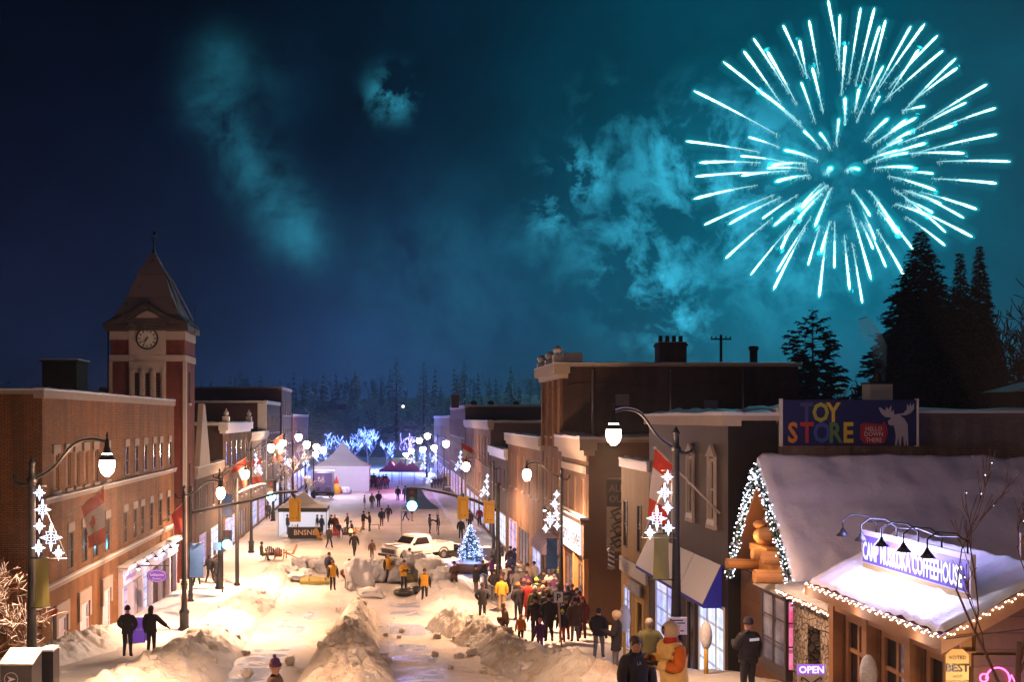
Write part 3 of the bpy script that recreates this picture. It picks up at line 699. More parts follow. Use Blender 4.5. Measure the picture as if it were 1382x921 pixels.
# bell-cast pyramid roof with little gables over each face
ax, ay = cx, (TY0 + TY1) / 2; ap = Vector((ax, ay, 10.5)); ev = .5
def ring(hx, hy, z): return [Vector((ax - hx, ay - hy, z)), Vector((ax + hx, ay - hy, z)), Vector((ax + hx, ay + hy, z)), Vector((ax - hx, ay + hy, z))]
hx, hy = W / 2, (TY1 - TY0) / 2
prof = [(1.10, 5.86), (.86, 6.5), (.62, 7.6), (.38, 9.1), (.03, 10.7)]
t = MB(); nsub = 6
for (ka, za), (kb, zb_) in zip(prof, prof[1:]):
    ra, rb = ring(hx * ka + (.08 if ka > 1 else 0), hy * ka + .3, za), ring(hx * kb, hy * kb + .15 * kb, zb_)
    for i in range(4): t.add([ra[i], ra[(i + 1) % 4], rb[(i + 1) % 4], rb[i]], [(0, 1, 2, 3)], 0)
# gable of the roof over the clock
e0 = TY0 - .55
pk = Vector((cx, e0, 7.15))
Lf, Rt = Vector((cx - W / 2 - .32, e0, 5.9)), Vector((cx + W / 2 + .32, e0, 5.9))
Ml, Mr = Vector((cx - 1.5, e0, 6.25)), Vector((cx + 1.5, e0, 6.25))
pts = [Lf, Ml, pk, Mr, Rt]
back = [Vector((p.x * .9 + cx * .1, ay - .4, p.z + .35)) for p in pts]
for i in range(4): t.add([pts[i], pts[i + 1], back[i + 1], back[i]], [(0, 1, 2, 3)], 0)
TR_ROOF, nr, b = newmat('snowy_slate'); p = pos(nr); f = nr.ramp(nr.noise(p, 2.0, 6, .6), [(.30, 0), (.38, 1)])
nr.link(nr.mix(f, (0.05, .04, .05), (.26, .21, .23)), b.inputs['Base Color']); b.inputs['Roughness'].default_value = .7; nr.link(nr.bump(nr.noise(p, 14, 4), .5, .05), b.inputs['Normal'])
t.build('roof', TR_ROOF, tw, True)
t = MB()
for i in range(4): t.prism([pts[i], pts[i + 1], pts[i + 1] - Z * .28, pts[i] - Z * .28], (0, .5, 0), 0)
t.box(TX0 - .28, TX1 + .28, TY0 - .4, TY1 + .4, 5.45, 5.8)
t.box(TX0 - .25, TX0 + 1.0, TY0 - .3, TY0, 5.43, 5.9); t.box(TX1 - 1.0, TX1 + .25, TY0 - .3, TY0, 5.43, 5.9)
t.build('eaves', plain('dark_eaves', (.06, .045, .04), .7), tw, True)
t = MB(); t.tube([Vector((hx * .96 + cx, ay - hy * .96 - .2, 6.4)), Vector((cx + hx * .47, ay - hy * .47 - .1, 8.85)), ap], .07, 5); t.tube([Vector((cx + hx * .96, ay + hy, 6.4)), Vector((cx + hx * .47, ay + hy * .47, 8.85)), ap], .06, 5)
t.build('ridge_cap', GREYMETAL, tw, True)
t = MB().lathe([(.18, 10.3), (.12, 10.7), (.05, 10.9), (.04, 11.3), (.12, 11.35), (.02, 11.45), (.02, 11.75)], (ax, ay, 0), 8); t.ball((ax + .06, ay, 11.85), .13, 6, sc=(1, .5, 1)); t.tube([(ax - .3, ay, 11.6), (ax + .35, ay, 11.62)], .02, 4)
t.build('weather_vane', IRON, tw, True)
t = MB(); t.tube([(TX0 - .12, TY0 - .15, 5.5), (TX0 - .12, TY0 - .15, -9)], .05, 5); t.build('downpipe', IRON, tw, True)
t = MB(); t.tube([(TX1 + .6, TY0 + .2, 5.2), (TX1 + .6, TY0 + .2, 7.0)], .025, 4); t.tube([(TX1 + .3, TY0 + .2, 5.3), (TX1 + 1.0, TY0 + .2, 5.6)], .02, 4)
t.build('antenna', IRON, tw, True)

# ---- further buildings of the left side
def rows(ya, yb, n, zz, w_, st): return [(ya + (yb - ya) * (i + .5) / n, w_, z0, z1, st) for z0, z1 in zz for i in range(n)]
g3 = block('gabled_shop', 'narrow brick shop with pale stone gable beside the clock tower', -1, -12.5, 68.3, 79.5, -3.4, 10, {'wall': BR_BROWN, 'trim': CREAM}, rows(68.6, 79.2, 4, [(-6.3, -4.6)], .8, 'dim') + [(71, 2.6, -10.1, -7.9, 'lilac'), (76, 3.4, -10.1, -7.9, 'shopw')], cornice=.2)
t = MB(); y0_ = 69.0
t.prism([(-12.6, 68.4, -3.2), (-12.6, 72.6, -3.2), (-12.6, 71.9, -1.6), (-12.6, 70.6, .9), (-12.6, 69.9, 1.0), (-12.6, 69.2, -.9)], (.35, 0, 0)); t.build('gable', CREAM, g3, True)
g4 = block('ornate_shop', 'brown brick shop with white ornate cornice and urns beyond the clock tower', -1, -12.5, 80, 94.6, -.55, 9, {'wall': BR_TAN, 'side': BR_BROWN, 'trim': WHITEPAINT}, rows(80.3, 94.3, 5, [(-3.8, -1.8), (-6.8, -4.9)], .9, 'dim') + [(83.5, 5.0, -10.2, -7.9, 'blue'), (90.5, 5.0, -10.2, -7.9, 'shopd')], cornice=.45, snowh=.25)
for y in (80.5, 94.0):
    t = MB(); t.box(-12.6, -12.1, y - .3, y + .3, -.3, .15); t.lathe([(.1, .15), (.22, .35), (.18, .52), (.06, .6), (.08, .7), (.01, .78)], (-12.35, y, 0), 8); t.build('urn', WHITEPAINT, g4, True)
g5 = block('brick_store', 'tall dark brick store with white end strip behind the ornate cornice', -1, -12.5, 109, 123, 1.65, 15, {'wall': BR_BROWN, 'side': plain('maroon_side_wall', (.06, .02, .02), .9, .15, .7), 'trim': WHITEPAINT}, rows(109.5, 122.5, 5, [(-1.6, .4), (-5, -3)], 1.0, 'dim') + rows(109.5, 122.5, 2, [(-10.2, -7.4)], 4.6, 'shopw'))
t = MB(); t.box(-13.4, -12.45, 108.9, 108.98, -10, 1.6); t.build('corner_strip', WHITEPAINT, g5, True)
block('low_shop', 'lower pale shop between ornate shop and tall dark store', -1, -12.5, 95, 108.8, -1.5, 9, {'wall': GREYWALL, 'trim': CREAM}, rows(95.3, 108.5, 5, [(-4.4, -2.6), (-7, -5.3)], .9, 'dim') + [(98.5, 5, -10.2, -7.9, 'blue'), (105, 5, -10.2, -7.9, 'lilac')], cornice=.3)
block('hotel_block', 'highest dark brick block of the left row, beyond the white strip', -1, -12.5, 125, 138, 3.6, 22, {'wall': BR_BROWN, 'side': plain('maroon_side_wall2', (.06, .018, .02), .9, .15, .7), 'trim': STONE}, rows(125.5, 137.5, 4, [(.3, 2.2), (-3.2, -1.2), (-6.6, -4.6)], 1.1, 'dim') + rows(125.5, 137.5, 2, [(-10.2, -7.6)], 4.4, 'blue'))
block('corner_block', 'farthest maroon block at the end of the left row', -1, -12.5, 140, 168, .35, 12, {'wall': BR_RED, 'trim': STONE}, rows(140.5, 167.5, 7, [(-3.2, -1.2), (-6.6, -4.6)], 1.2, 'dim') + rows(140.5, 167.5, 4, [(-10.2, -7.6)], 5, 'lilac'))

# ---- right side
def yr(x): return 9.4 * F / (x - VX)
A5 = block('tall_building', 'tall brown brick building with white bracketed cornice and rooftop chimneys', 1, 9.4, 55.0, 61.6, 2.75, 12.5, {'wall': BR_TAN, 'side': BR_BROWN, 'trim': CREAM},
  rows(55.4, 61.2, 3, [(-1.0, 1.6), (-4.6, -2.2)], .8, 'blind') + [(58.3, 4.6, -10.3, -7.6, 'shopd')], cornice=.55, snowh=.15, parapet=.3)
for y in (55.15, 57.2, 59.3, 61.4):
    t = MB(); t.box(9.25, 9.399, y - .18, y + .18, -1.6, 2.1)
    t.build('pilaster', BR_TAN, A5, True)
def chimney(px, py, y, w_, h_, mat, lab, nm='chimney', pots=0):
    c = at(px, py, y); g = thing(nm, lab, 'chimney', tuple(c)); m_ = MB(); m_.box(-w_ / 2, w_ / 2, -w_ * .35, w_ * .35, 0, h_); m_.box(-w_ / 2 - .06, w_ / 2 + .06, -w_ * .35 - .06, w_ * .35 + .06, h_ * .82, h_ * .93); m_.build('stack', mat, g)
    for k in range(pots): MB().lathe([(.13, h_), (.11, h_ + .35), (.14, h_ + .4)], (-w_ / 2 + w_ * (k + .5) / pots, 0, 0), 7).build('chimney_pot', mat, g)
    s_ = MB(); snowcap(s_, -w_ / 2 - .05, w_ / 2 + .05, -w_ * .35 - .05, w_ * .35 + .05, h_ + .001, .07); s_.build('snow_layer', ROOFSNOW, g); return g
chimney(905, 491, 58, 1.5, 1.15, BR_BROWN, 'wide dark chimney with four pots smoking on the tall roof', pots=4)
g = thing('metal_flue', 'black round flue on the tall roof right of the utility pole', 'flue', tuple(at(1017, 491, 58)))
MB().lathe([(.22, 0), (.22, .75), (.28, .76), (.28, .95), (.01, 1.0)], n=10).build('pipe', IRON, g)
g = thing('utility_pole', 'dark utility pole with crossarm behind the tall roof', 'utility pole', tuple(at(973, 600, 72)))
MB().tube([(0, 0, -3), (0, 0, 7.6)], .09, 6).build('pole', IRON, g); c_ = MB(); c_.cbox((0, 0, 7.3), (1.4, .1, .1)); [c_.cbox((x, 0, 7.42), (.07, .07, .14)) for x in (-.65, -.35, .35, .65)]; c_.build('crossarm', IRON, g)
g = thing('roof_finials', 'white stone urns and scrolls on the cornice corner of the tall building', 'roof ornament', (9.3, 55.5, 2.9))
for x, y, h_ in ((9.2, 55.2, .75), (9.25, 58.2, .55), (9.25, 61.2, .5)):
    t = MB(); t.box(x - .28, x + .28, y - .3, y + .3, 2.95, 2.95 + h_ * .55); t.lathe([(.1, 0), (.22, .1), (.3, .28), (.2, .4), (.05, .5)], (x, y, 2.95 + h_ * .55), 8); t.build('urn', WHITEPAINT, g, True)
t = MB(); t.box(9.5, 10.5, 55.2, 55.8, 2.95, 3.5); t.build('pedestal', WHITEPAINT, g, True)
for px, r_ in ((800, .07), (905, .05), (1003, .06)):
    c = at(px, 560, 54.85); MB().tube([(c.x, 54.85, 2.6), (c.x, 54.85, -1.0)], r_, 6).build('downpipe', GREYMETAL, A5, True)
t = MB(); t.tube([at(765, 520, 54.9) + Vector((0, 0, .12 * math.sin(k * 1.0))) + Vector((k * 1.0, 0, 0)) for k in range(12)], .025, 4); t.build('cable', IRON, A5, True)
for px, py in ((840, 540), (960, 548)):
    c = at(px, py, 54.9); t = MB(); t.box(c.x - .35, c.x + .35, 54.86, 54.99, c.z - .3, c.z + .3); t.build('vent', GREYMETAL, A5, True)
# R4 stucco shop
A4 = block('stucco_shop', 'brown stucco shop with pale banded cornice and painted side wall mural', 1, 9.4, 48.0, 54.7, -1.1, 11, {'wall': STUCCO, 'side': STUCCO, 'trim': CREAM},
  rows(48.4, 54.4, 3, [(-4.6, -2.9)], .7, 'blind') + [(52.6, 3.0, -10.2, -6.95, 'shopd'), (49.5, 1.6, -10.2, -6.95, 'shopo')], cornice=.5, snowh=.3, parapet=.15)
t = MB(); t.box(9.3, 9.399, 48, 54.7, -2.0, -1.75); t.box(9.27, 9.399, 48, 54.7, -2.6, -2.25); t.build('band', CREAM, A4, True)
t = MB(); t.box(9.15, 9.399, 47.9, 54.8, -6.5, -4.85); t.build('sign_backing', STUCCO, A4, True)
t = MB(); t.box(9.0, 9.39, 47.8, 54.9, -4.84, -4.7); snowcap(t, 8.95, 9.39, 47.8, 54.9, -4.698, .2, 1); t.build('ledge', [DARKWOOD, ROOFSNOW], A4, True)
for y in (48.25, 50.775, 54.4):
    t = MB(); t.box(9.2, 9.399, y - .2, y + .2, -10.2, -6.51)
    t.build('column', plain('orange_lit_column', (.55, .27, .10), .7), A4, True)  # orange light on the columns put into their colour
sg = thing('script_sign', 'lit white shop sign with black script lettering above orange lit columns', 'sign', (9.12, 51.2, -5.7))
MB().box(9.06, 9.14, 48.3, 53.9, -6.4, -5.0).build('panel', emit('lit_sign_white', (.95, .93, 1.0), .8, True), sg, True)
t = MB(); text_mesh(t, "Gary's Valoe", (9.055, 53.6, -6.05), (0, -1, 0), Z, 1.25, squeeze=.8, shear=.35); t.build('lettering', IRON, sg, True)
t = MB(); ee = MB()
for y in (48.9, 50.4, 51.9, 53.4):
    t.tube([(9.2, y, -4.75), (8.5, y, -4.3), (8.2, y, -4.5), (8.2, y, -4.6)], .03, 5); t.lathe([(.03, .15), (.18, -.02)], (8.2, y, -4.7), 8); ee.ball((8.2, y, -4.72), .09, 6)
t.build('sign_lamp', IRON, sg, True); ee.build('bulb', BULB, sg, True)
aim(lamp('script_sign_light', (8.1, 51.2, -4.5), 160, (.95, .93, 1), .2, 'SPOT', spot_size=R(110), spot_blend=.8), (1, 0, -1.2))
mu = thing('wall_mural', 'tall banner mural reading ALL OUT over black and white swirls on stucco side wall', 'mural', (9.9, 47.9, -5))
p0 = at(819, 745, 47.9); p1 = at(848, 645, 47.9)
MB().box(p0.x, p1.x, 47.93, 47.98, p0.z, p1.z).build('panel', plain('mural_white', (.62, .56, .50), .7), mu, True)
t = MB(); t.box(p0.x + .001, p1.x - .001, 47.922, 47.929, p1.z - 1.35, p1.z - .1); t.build('dark_field', IRON, mu, True)
t = MB(); text_mesh(t, 'ALL', (p0.x + .1, 47.918, p1.z - .66), (1, 0, 0), Z, .48, squeeze=.9); text_mesh(t, 'OUT', (p0.x + .1, 47.918, p1.z - 1.15), (1, 0, 0), Z, .48, squeeze=.85); t.build('lettering', CREAM, mu, True)
t = MB()
for k in range(3):
    zc = p0.z + .3 + k * .62; t.tube([(p0.x + .15, 47.918, zc), (p0.x + .55, 47.918, zc + .25), (p0.x + .8, 47.918, zc + .05), (p0.x + .45, 47.918, zc - .12), (p0.x + .2, 47.918, zc + .3), (p0.x + .75, 47.918, zc + .5)], .06, 4)
t.build('swirl', IRON, mu, True)
# R3 yellow
ya, yb = 37.0, 41.3
A3 = block('yellow_shop', 'small yellow clad shop with two narrow windows squeezed between brown shops', 1, 9.4, ya + .02, yb, -1.75, 9, {'wall': YELCLAD, 'trim': WHITEPAINT},
  [(40.6, .62, -5.05, -3.2, 'slot'), (38.4, .62, -5.0, -3.2, 'slot'), (40.3, 1.0, -9.0, -6.55, 'blue'), (38.3, 1.2, -9.3, -6.6, 'ydoor')], cornice=.1)
t = MB(); t.box(9.3, 9.396, ya + .1, yb - .05, -6.0, -5.45); t.build('fascia', WHITEPAINT, A3, True)
t = MB(); text_mesh(t, 'PLIE', (9.29, yb - .6, -5.93), (0, -1, 0), Z, .5); t.build('lettering', GREYMETAL, A3, True)
g = thing('shop_sign', 'small grey sign board over the yellow shop door', 'sign', (9.2, 38.5, -6.1)); MB().box(9.2, 9.27, 37.6, 39.4, -6.5, -6.08).build('panel', GREYMETAL, g, True); t = MB(); text_mesh(t, 'STUDIO', (9.195, 39.2, -6.4), (0, -1, 0), Z, .3); t.build('lettering', WHITEPAINT, g, True)
g = thing('barber_pole', 'striped barber pole on the far corner of the yellow shop', 'barber pole', (8.95, 41.1, -5.9))
SP, n_, b = newmat('barber_stripes'); q = n_.node('ShaderNodeSeparateXYZ'); n_.link(objco(n_), q.inputs[0]); n_.link(n_.mix(n_.math('GREATER_THAN', n_.math('FRACT', n_.math('ADD', n_.math('MULTIPLY', q.outputs[2], 5), n_.math('MULTIPLY', q.outputs[0], 2.5))), .5), (.7, .68, .66), (.06, .05, .07)), b.inputs['Base Color'])
MB().lathe([(.13, 0), (.13, .62)], n=12).build('cylinder_glass', SP, g); t = MB(); t.lathe([(.02, -.12), (.16, -.06), (.16, 0)], n=12); t.lathe([(.16, .62), (.16, .7), (.02, .82)], n=12); t.tube([(0, 0, .3), (.45, 0, .3)], .03, 5); t.build('bracket', GREYMETAL, g)
# R2 dark shop
A2 = block('dark_shop', 'dark brown clad shop with white cornice, pedimented white windows and blue-sided awning', 1, 9.4, 28.45, 36.95, -.05, 1.35, {'wall': DARKCLAD, 'side': DARKSIDE, 'trim': CREAM},
  [(yr(933), .5, -2.95, -1.15, 'white'), (yr(962), .5, -2.95, -1.15, 'white'), (35.6, .9, -3.9, -1.3, 'white'), (34.6, 2.9, -8.2, -5.35, 'blue'), (31.9, .95, -8.6, -5.5, 'ddoor'), (29.9, 2.4, -7.7, -5.25, 'shopw')], cornice=.19, snowh=.2)
for x in (933, 962):
    y = yr(x); t = MB()
    for s_ in (-1, 1): t.box(9.33, 9.397, y + s_ * .25 - (0 if s_ > 0 else .1), y + s_ * .25 + (.1 if s_ > 0 else 0), -3.05, -1.1)
    t.prism([(9.3, y - .42, -1.1), (9.3, y + .42, -1.1), (9.3, y, -.75)], (.097, 0, 0)); t.box(9.31, 9.397, y - .4, y + .4, -3.18, -3.05)
    t.build('window_surround', CREAM, A2, True)
aw = thing('shop_awning', 'snow covered awning with bright blue end over the dark shop windows', 'awning', (9.35, 32.7, -4.2))
t = MB(); a0, a1 = 28.9, 36.7; P_ = [(9.38, -4.1), (8.86, -5.2), (8.86, -5.3), (9.38, -5.3)]
t.prism([(x, a0, z) for x, z in P_], (0, a1 - a0, 0)); t.build('canvas', plain('blue_canvas', (.02, .03, .55), .7, .1), aw, True)
t = MB(); sl = lambda x, y: -5.18 + (x - 8.86) / .52 * 1.1
snowcap(t, 8.85, 9.36, a0 + .06, 31.4, 0, .05, 0, .2, 3, sl); snowcap(t, 8.85, 9.36, 31.45, a1 - .02, 0, .06, 0, .2, 3, sl); t.build('snow_layer', ROOFSNOW, aw, True)
# white rear wing with the toy shop banner
A1 = block('white_wall_building', 'long whitewashed building with snow along its top behind the log coffee house roof', 1, 10.8, 28.5, 40, .02, 22, {'wall': WHITEPAINT, 'side': brick('whitewashed_brick', (.26, .19, .19), (.22, .17, .17), (.17, .13, .14), dirt=.5), 'trim': GREYWALL}, snowh=.22)
tb = thing('toy_banner', 'dark blue rooftop billboard with colourful TOY STORE letters and pale moose', 'billboard', (14.5, 28.2, -.5))
q0 = at(1056, 602, 28.2); q1 = at(1237, 540, 28.2)
MB().box(q0.x, q1.x, 28.2, 28.3, q0.z, q1.z).build('panel', plain('banner_blue', (.012, .018, .11), .6, .1), tb, True)
t = MB()
for x in (q0.x - .05, q1.x): t.box(x, x + .05, 28.17, 28.32, q0.z - .02, q1.z + .03)
t.build('frame', WHITEPAINT, tb, True)
def bl(ch, px, py, col, nm, sz=.72):
    c = at(px, py, 28.19); m_ = MB(); text_mesh(m_, ch, c, (1, 0, 0), Z, sz, bold=.022, squeeze=.78); m_.build('letter', plain(nm, col, .6, .05), tb, True)
for ch, px, col, nm in (('T', 1080, (.06, .07, .2), 'slate_letter'), ('O', 1096, (.42, .45, .05), 'lime_letter'), ('Y', 1116, (.7, .48, .06), 'gold_letter')): bl(ch, px, 569, col, nm)
for ch, px, col, nm in (('S', 1063, (.72, .27, .03), 'orange_letter'), ('T', 1080, (.5, .04, .03), 'red_letter'), ('O', 1097, (.05, .09, .32), 'blue_letter'), ('R', 1118, (.10, .22, .06), 'green_letter'), ('E', 1137, (.72, .48, .03), 'gold_letter2')): bl(ch, px, 597, col, nm, .76)
t = MB(); pa = [(1161, 574), (1166, 571), (1190, 573), (1193, 569), (1196, 574), (1198, 585), (1194, 598), (1180, 600), (1166, 599), (1161, 592)]
t.prism([at(x, y, 28.19) for x, y in pa][::-1], (0, -.01, 0)); t.build('bubble', plain('bubble_red', (.35, .02, .03), .6, .05), tb, True)
t = MB(); [text_mesh(t, s_, at(1179, y, 28.17), (1, 0, 0), Z, .17, align='CENTER', squeeze=.9) for s_, y in (('HELLO', 582), ('DOWN', 589), ('THERE', 597))]; t.build('lettering', WHITEPAINT, tb, True)
mo = [(1198.5, 568), (1199, 573), (1203, 575), (1206, 574), (1208, 582), (1209, 590), (1207.5, 602), (1210.5, 602), (1212.5, 590), (1213.5, 602), (1216, 602), (1217, 589), (1219, 590), (1220, 602), (1222.5, 602), (1223, 591), (1224, 602), (1226, 602), (1225.5, 584), (1225, 573), (1221, 566), (1215, 561), (1222, 561), (1229, 558), (1234, 552), (1233.5, 544), (1230, 549), (1229, 544), (1226.5, 549), (1224, 545), (1224, 553), (1219, 558), (1212, 559), (1207, 560), (1206, 553), (1203, 557), (1203, 547), (1199, 553), (1196, 549), (1195, 555), (1188, 550), (1186, 551), (1189, 558), (1194, 563), (1202, 564), (1202, 566)]
t = MB(); n0 = len(mo); t.v = [tuple(at(x, y, 28.18)) for x, y in mo]
import mathutils.geometry as mg
tri = mg.tessellate_polygon([[Vector((x, -y, 0)) for x, y in mo]]); t.f = [list(f) for f in tri]; t.m = [0] * len(tri); t.sm = [False] * len(tri); t.build('moose', plain('moose_grey', (.42, .40, .45), .6, .05), tb, True)
g = thing('roof_hatch', 'white roof hatch behind the billboard with steam rising', 'roof hatch', (18.0, 33, .2)); c = at(1190, 540, 33)
MB().box(c.x - .35, c.x + .35, 33, 33.6, -.2, c.z + .5).build('box', WHITEPAINT, g, True); t = MB(); t.box(c.x - .38, c.x + .38, 32.97, 33.63, c.z + .5, c.z + .57); t.lathe([(.13, c.z + .57), (.13, c.z + .85)], (c.x, 33.3, 0), 8); t.build('lid', IRON, g, True)
# R6.. far right row
g6 = block('tan_shop', 'orange tan brick shop lit by the lamp left of the stucco shop', 1, 9.4, 62, 79.5, -1.3, 9, {'wall': BR_TAN, 'side': BR_BROWN, 'trim': CREAM}, rows(62.4, 79, 5, [(-5.0, -2.6)], .9, 'blind') + [(64.5, 3.6, -10.1, -7.5, 'blue'), (70.5, 5.0, -10.1, -7.5, 'shopd'), (76.5, 4.4, -10.1, -7.5, 'lilac')], cornice=.3)
block('low_grey_shop', 'low grey shop with one dark side window between two tan shops', 1, 9.4, 80, 92.3, -2.6, 9, {'wall': GREYWALL, 'trim': WHITEPAINT}, rows(80.3, 92, 4, [(-5.6, -4)], .9, 'dark') + rows(80.3, 92, 2, [(-10.1, -7.6)], 4.6, 'shopw'), cornice=.3)
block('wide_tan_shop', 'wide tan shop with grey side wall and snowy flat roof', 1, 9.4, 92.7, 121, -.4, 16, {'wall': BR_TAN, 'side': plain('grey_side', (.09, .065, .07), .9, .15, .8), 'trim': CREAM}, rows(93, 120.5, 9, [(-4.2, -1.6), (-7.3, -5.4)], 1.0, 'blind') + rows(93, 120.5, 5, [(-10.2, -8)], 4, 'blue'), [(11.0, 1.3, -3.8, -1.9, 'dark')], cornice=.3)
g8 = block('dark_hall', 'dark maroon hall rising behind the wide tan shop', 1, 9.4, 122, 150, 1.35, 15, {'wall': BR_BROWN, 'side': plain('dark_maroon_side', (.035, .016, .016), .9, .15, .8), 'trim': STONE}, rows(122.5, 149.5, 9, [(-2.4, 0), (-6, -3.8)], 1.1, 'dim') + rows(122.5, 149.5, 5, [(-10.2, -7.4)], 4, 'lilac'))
chimney(614, 551, 126, .9, 1.6, BR_BROWN, 'tall narrow chimney at the front corner of the dark hall')
for px, lab in ((640, 'small dark roof vent at left on the dark hall roof'), (663, 'low wide roof vent at the middle of the dark hall roof'), (697, 'pale flue pipe toward the right of the dark hall roof')):
    v = thing('roof_vent', lab, 'roof vent', tuple(at(px, 551, 127))); MB().lathe([(.35, 0), (.35, .5), (.5, .55), (.4, .8), (.01, .9)], n=9).build('pipe', IRON, v)
block('end_block', 'farthest brick block at the end of the right row', 1, 9.4, 151, 200, .2, 12, {'wall': BR_TAN, 'side': BR_BROWN, 'trim': STONE}, rows(151.5, 199.5, 12, [(-3.2, -1.2), (-6.6, -4.6)], 1.2, 'dim') + rows(151.5, 199.5, 7, [(-10.2, -7.6)], 4.6, 'shopo'))
g = thing('shop_canopy', 'curved lilac canopy over pavement outside the tan shop', 'canopy', (9.3, 57, -6.9))
t = MB()
P_ = [(9.39 - .9 * math.sin(a), -7.4 + .9 * math.cos(a)) for a in [math.pi / 2 * k / 6 for k in range(7)]]
t.add([(x, y, z) for y in (56.2, 60.8) for x, z in P_], [(i, i + 1, i + 8, i + 7) for i in range(6)], 0, True); t.prism([(x, 56.19, z) for x, z in P_] + [(9.39, 56.19, -7.4)], (0, .02, 0)); t.build('canvas', plain('lilac_canvas', (.30, .24, .36), .8), g, True)
# ------------------------------------------------------------------ log coffee house at the near right
LOG = boards('log_wall', (0.16, 0.075, 0.035), 0.24, False)
PINE = boards('pine_boards', (0.50, 0.24, 0.08), 0.12, False)
FRAMEW = plain('pine_frame', (0.30, 0.15, 0.07), .6, .25, 4)
ch = thing('log_coffeehouse', 'log coffee house with snowy gable roof, stone entry and bay window', 'coffee house', (9.3, 20, -6.3))
RY, RZ = 26.0, -1.38; EY0, EZ0 = 23.7, -3.95; EY1 = 28.2
t = MB()
# gable wall under the steep roof and street wall
t.prism([(9.75, 24.0, -4.1), (9.75, 27.9, -4.1), (9.75, 26.0, -1.6)], (.15, 0, 0), 1)
t.box(9.7, 9.9, 24.3, 28.3, -8.5, -4.101, 0)
t.box(9.75, 20, 23.9, 24.2, -6.8, -3.9, 0)
t.build('wall', [LOG, PINE], ch, True)
def roofz(x, y): return RZ - abs(y - RY) * (RZ - EZ0) / (RY - EY0)
t = MB(); t.prism([(9.40, EY0, EZ0 - .12), (9.40, RY, RZ - .12), (9.40, EY1, roofz(0, EY1) - .12), (9.40, EY1, roofz(0, EY1)), (9.40, RY, RZ), (9.40, EY0, EZ0)][::-1], (14, 0, 0)); t.build('roof', plain('brown_rafters', (.20, .09, .04), .7), ch, True)
t = MB()
nx, ny = 110, 44; vs = []
for j in range(ny):
    for i in range(nx):
        x = 9.37 + 14 * i / (nx - 1); y = EY0 - .05 + (RY + .25 - EY0) * j / (ny - 1)
        z = roofz(x, min(y, RY)) + .44 + .12 * fr(x, y * 1.6, .55, 3) + .03 * fr(x, y, 2.2, 5) - (.10 if j in (0,) or i == 0 else 0)
        # slumped snow step below the ridge
        z -= .17 * sm(.0, .22, (RY - y) - .6 - .3 * nz(x, 0, .45, 8)) - .04 * nz(x, y, 1.2, 6)
        vs.append((x, y, z - (.2 if j == ny - 1 else 0)))
t.add(vs, [(j * nx + i, j * nx + i + 1, (j + 1) * nx + i + 1, (j + 1) * nx + i) for j in range(ny - 1) for i in range(nx - 1)], 0, True)
t.add([vs[i] for i in range(nx)] + [(a, b, c - .2) for a, b, c in vs[:nx]], [(i, nx + i, nx + i + 1, i + 1) for i in range(nx - 1)])
t.add([vs[j * nx] for j in range(ny)] + [(vs[j * nx][0], vs[j * nx][1], roofz(0, min(vs[j * nx][1], RY)) - .02) for j in range(ny)], [(j, j + 1, ny + j + 1, ny + j) for j in range(ny - 1)])
t.build('snow_layer', snow('house_snow', (.70, .70, .80), bs=.4), ch, True)
for zz, L, r_, yy in ((-3.75, 1.2, .17, 24.3), (-3.35, .9, .16, 24.6), (-3.4, .8, .13, 25.6), (-3.85, .9, .14, 27.2)): t = MB(); t.tube([(9.9, yy, zz), (9.85 - L, yy, zz + .05)], r_, 9); t.build('log_end', PINE, ch, True)
t = MB(); t.ball((9.5, 25.9, -2.95), .33, 8, sc=(.9, 1.25, .7)); t.ball((9.35, 25.4, -2.85), .22, 8, sc=(1.1, 1, .8)); t.box(9.3, 9.74, 25.3, 26.5, -3.35, -3.18); t.ball((9.5, 26.3, -2.7), .2, 8, sc=(.8, 1.2, .6)); t.build('carved_figure', PINE, ch, True)
lamp('gable_light', (8.85, 25.9, -3.0), 45, (1, .55, .22), .1)
def garland(name, label, path, cat='garland', r=.13, n=520, bulbs=150, parent=None):
    g = thing(name, label, cat, tuple(path[0])); rnd = random.Random(5); L = [Vector(p) for p in path]; seg = list(zip(L, L[1:])); ll = [(b - a).length for a, b in seg]; tt = sum(ll)
    def pt(s_):
        s_ *= tt
        for (a, b), l in zip(seg, ll):
            if s_ <= l: return a.lerp(b, s_ / l)
            s_ -= l
        return L[-1]
    t = MB(); e_ = MB()
    for i in range(n):
        c = pt(rnd.random()); d = Vector((rnd.gauss(0, 1), rnd.gauss(0, 1), rnd.gauss(0, 1))).normalized(); s_ = d.orthogonal() * .03
        t.add([c + s_, c - s_, c + d * r * rnd.uniform(.6, 1.3)], [(0, 1, 2)], 1 if rnd.random() < .3 else 0)
    for i in range(bulbs):
        c = pt(rnd.random()) + Vector((rnd.gauss(0, 1), rnd.gauss(0, 1), rnd.gauss(0, 1))).normalized() * r * rnd.uniform(.7, 1.1); e_.octa(c, .017)
    t.build('greenery', [plain('garland_green', (.03, .07, .025), .8), SNOW], g, True); x = e_.build('bulbs', BULB, g, True); x['kind'] = 'stuff'; return g
garland('lit_garland', 'snowy evergreen garland with white lights round the log gable', [(9.3, 28.1, -4.3), (9.3, 27.9, -3.95), (9.3, 27.2, -2.8), (9.3, 26.05, -1.25), (9.3, 25.2, -2.15), (9.3, 24.4, -3.1), (9.3, 23.7, -4.0), (9.3, 23.5, -4.3)], n=1500, bulbs=420)
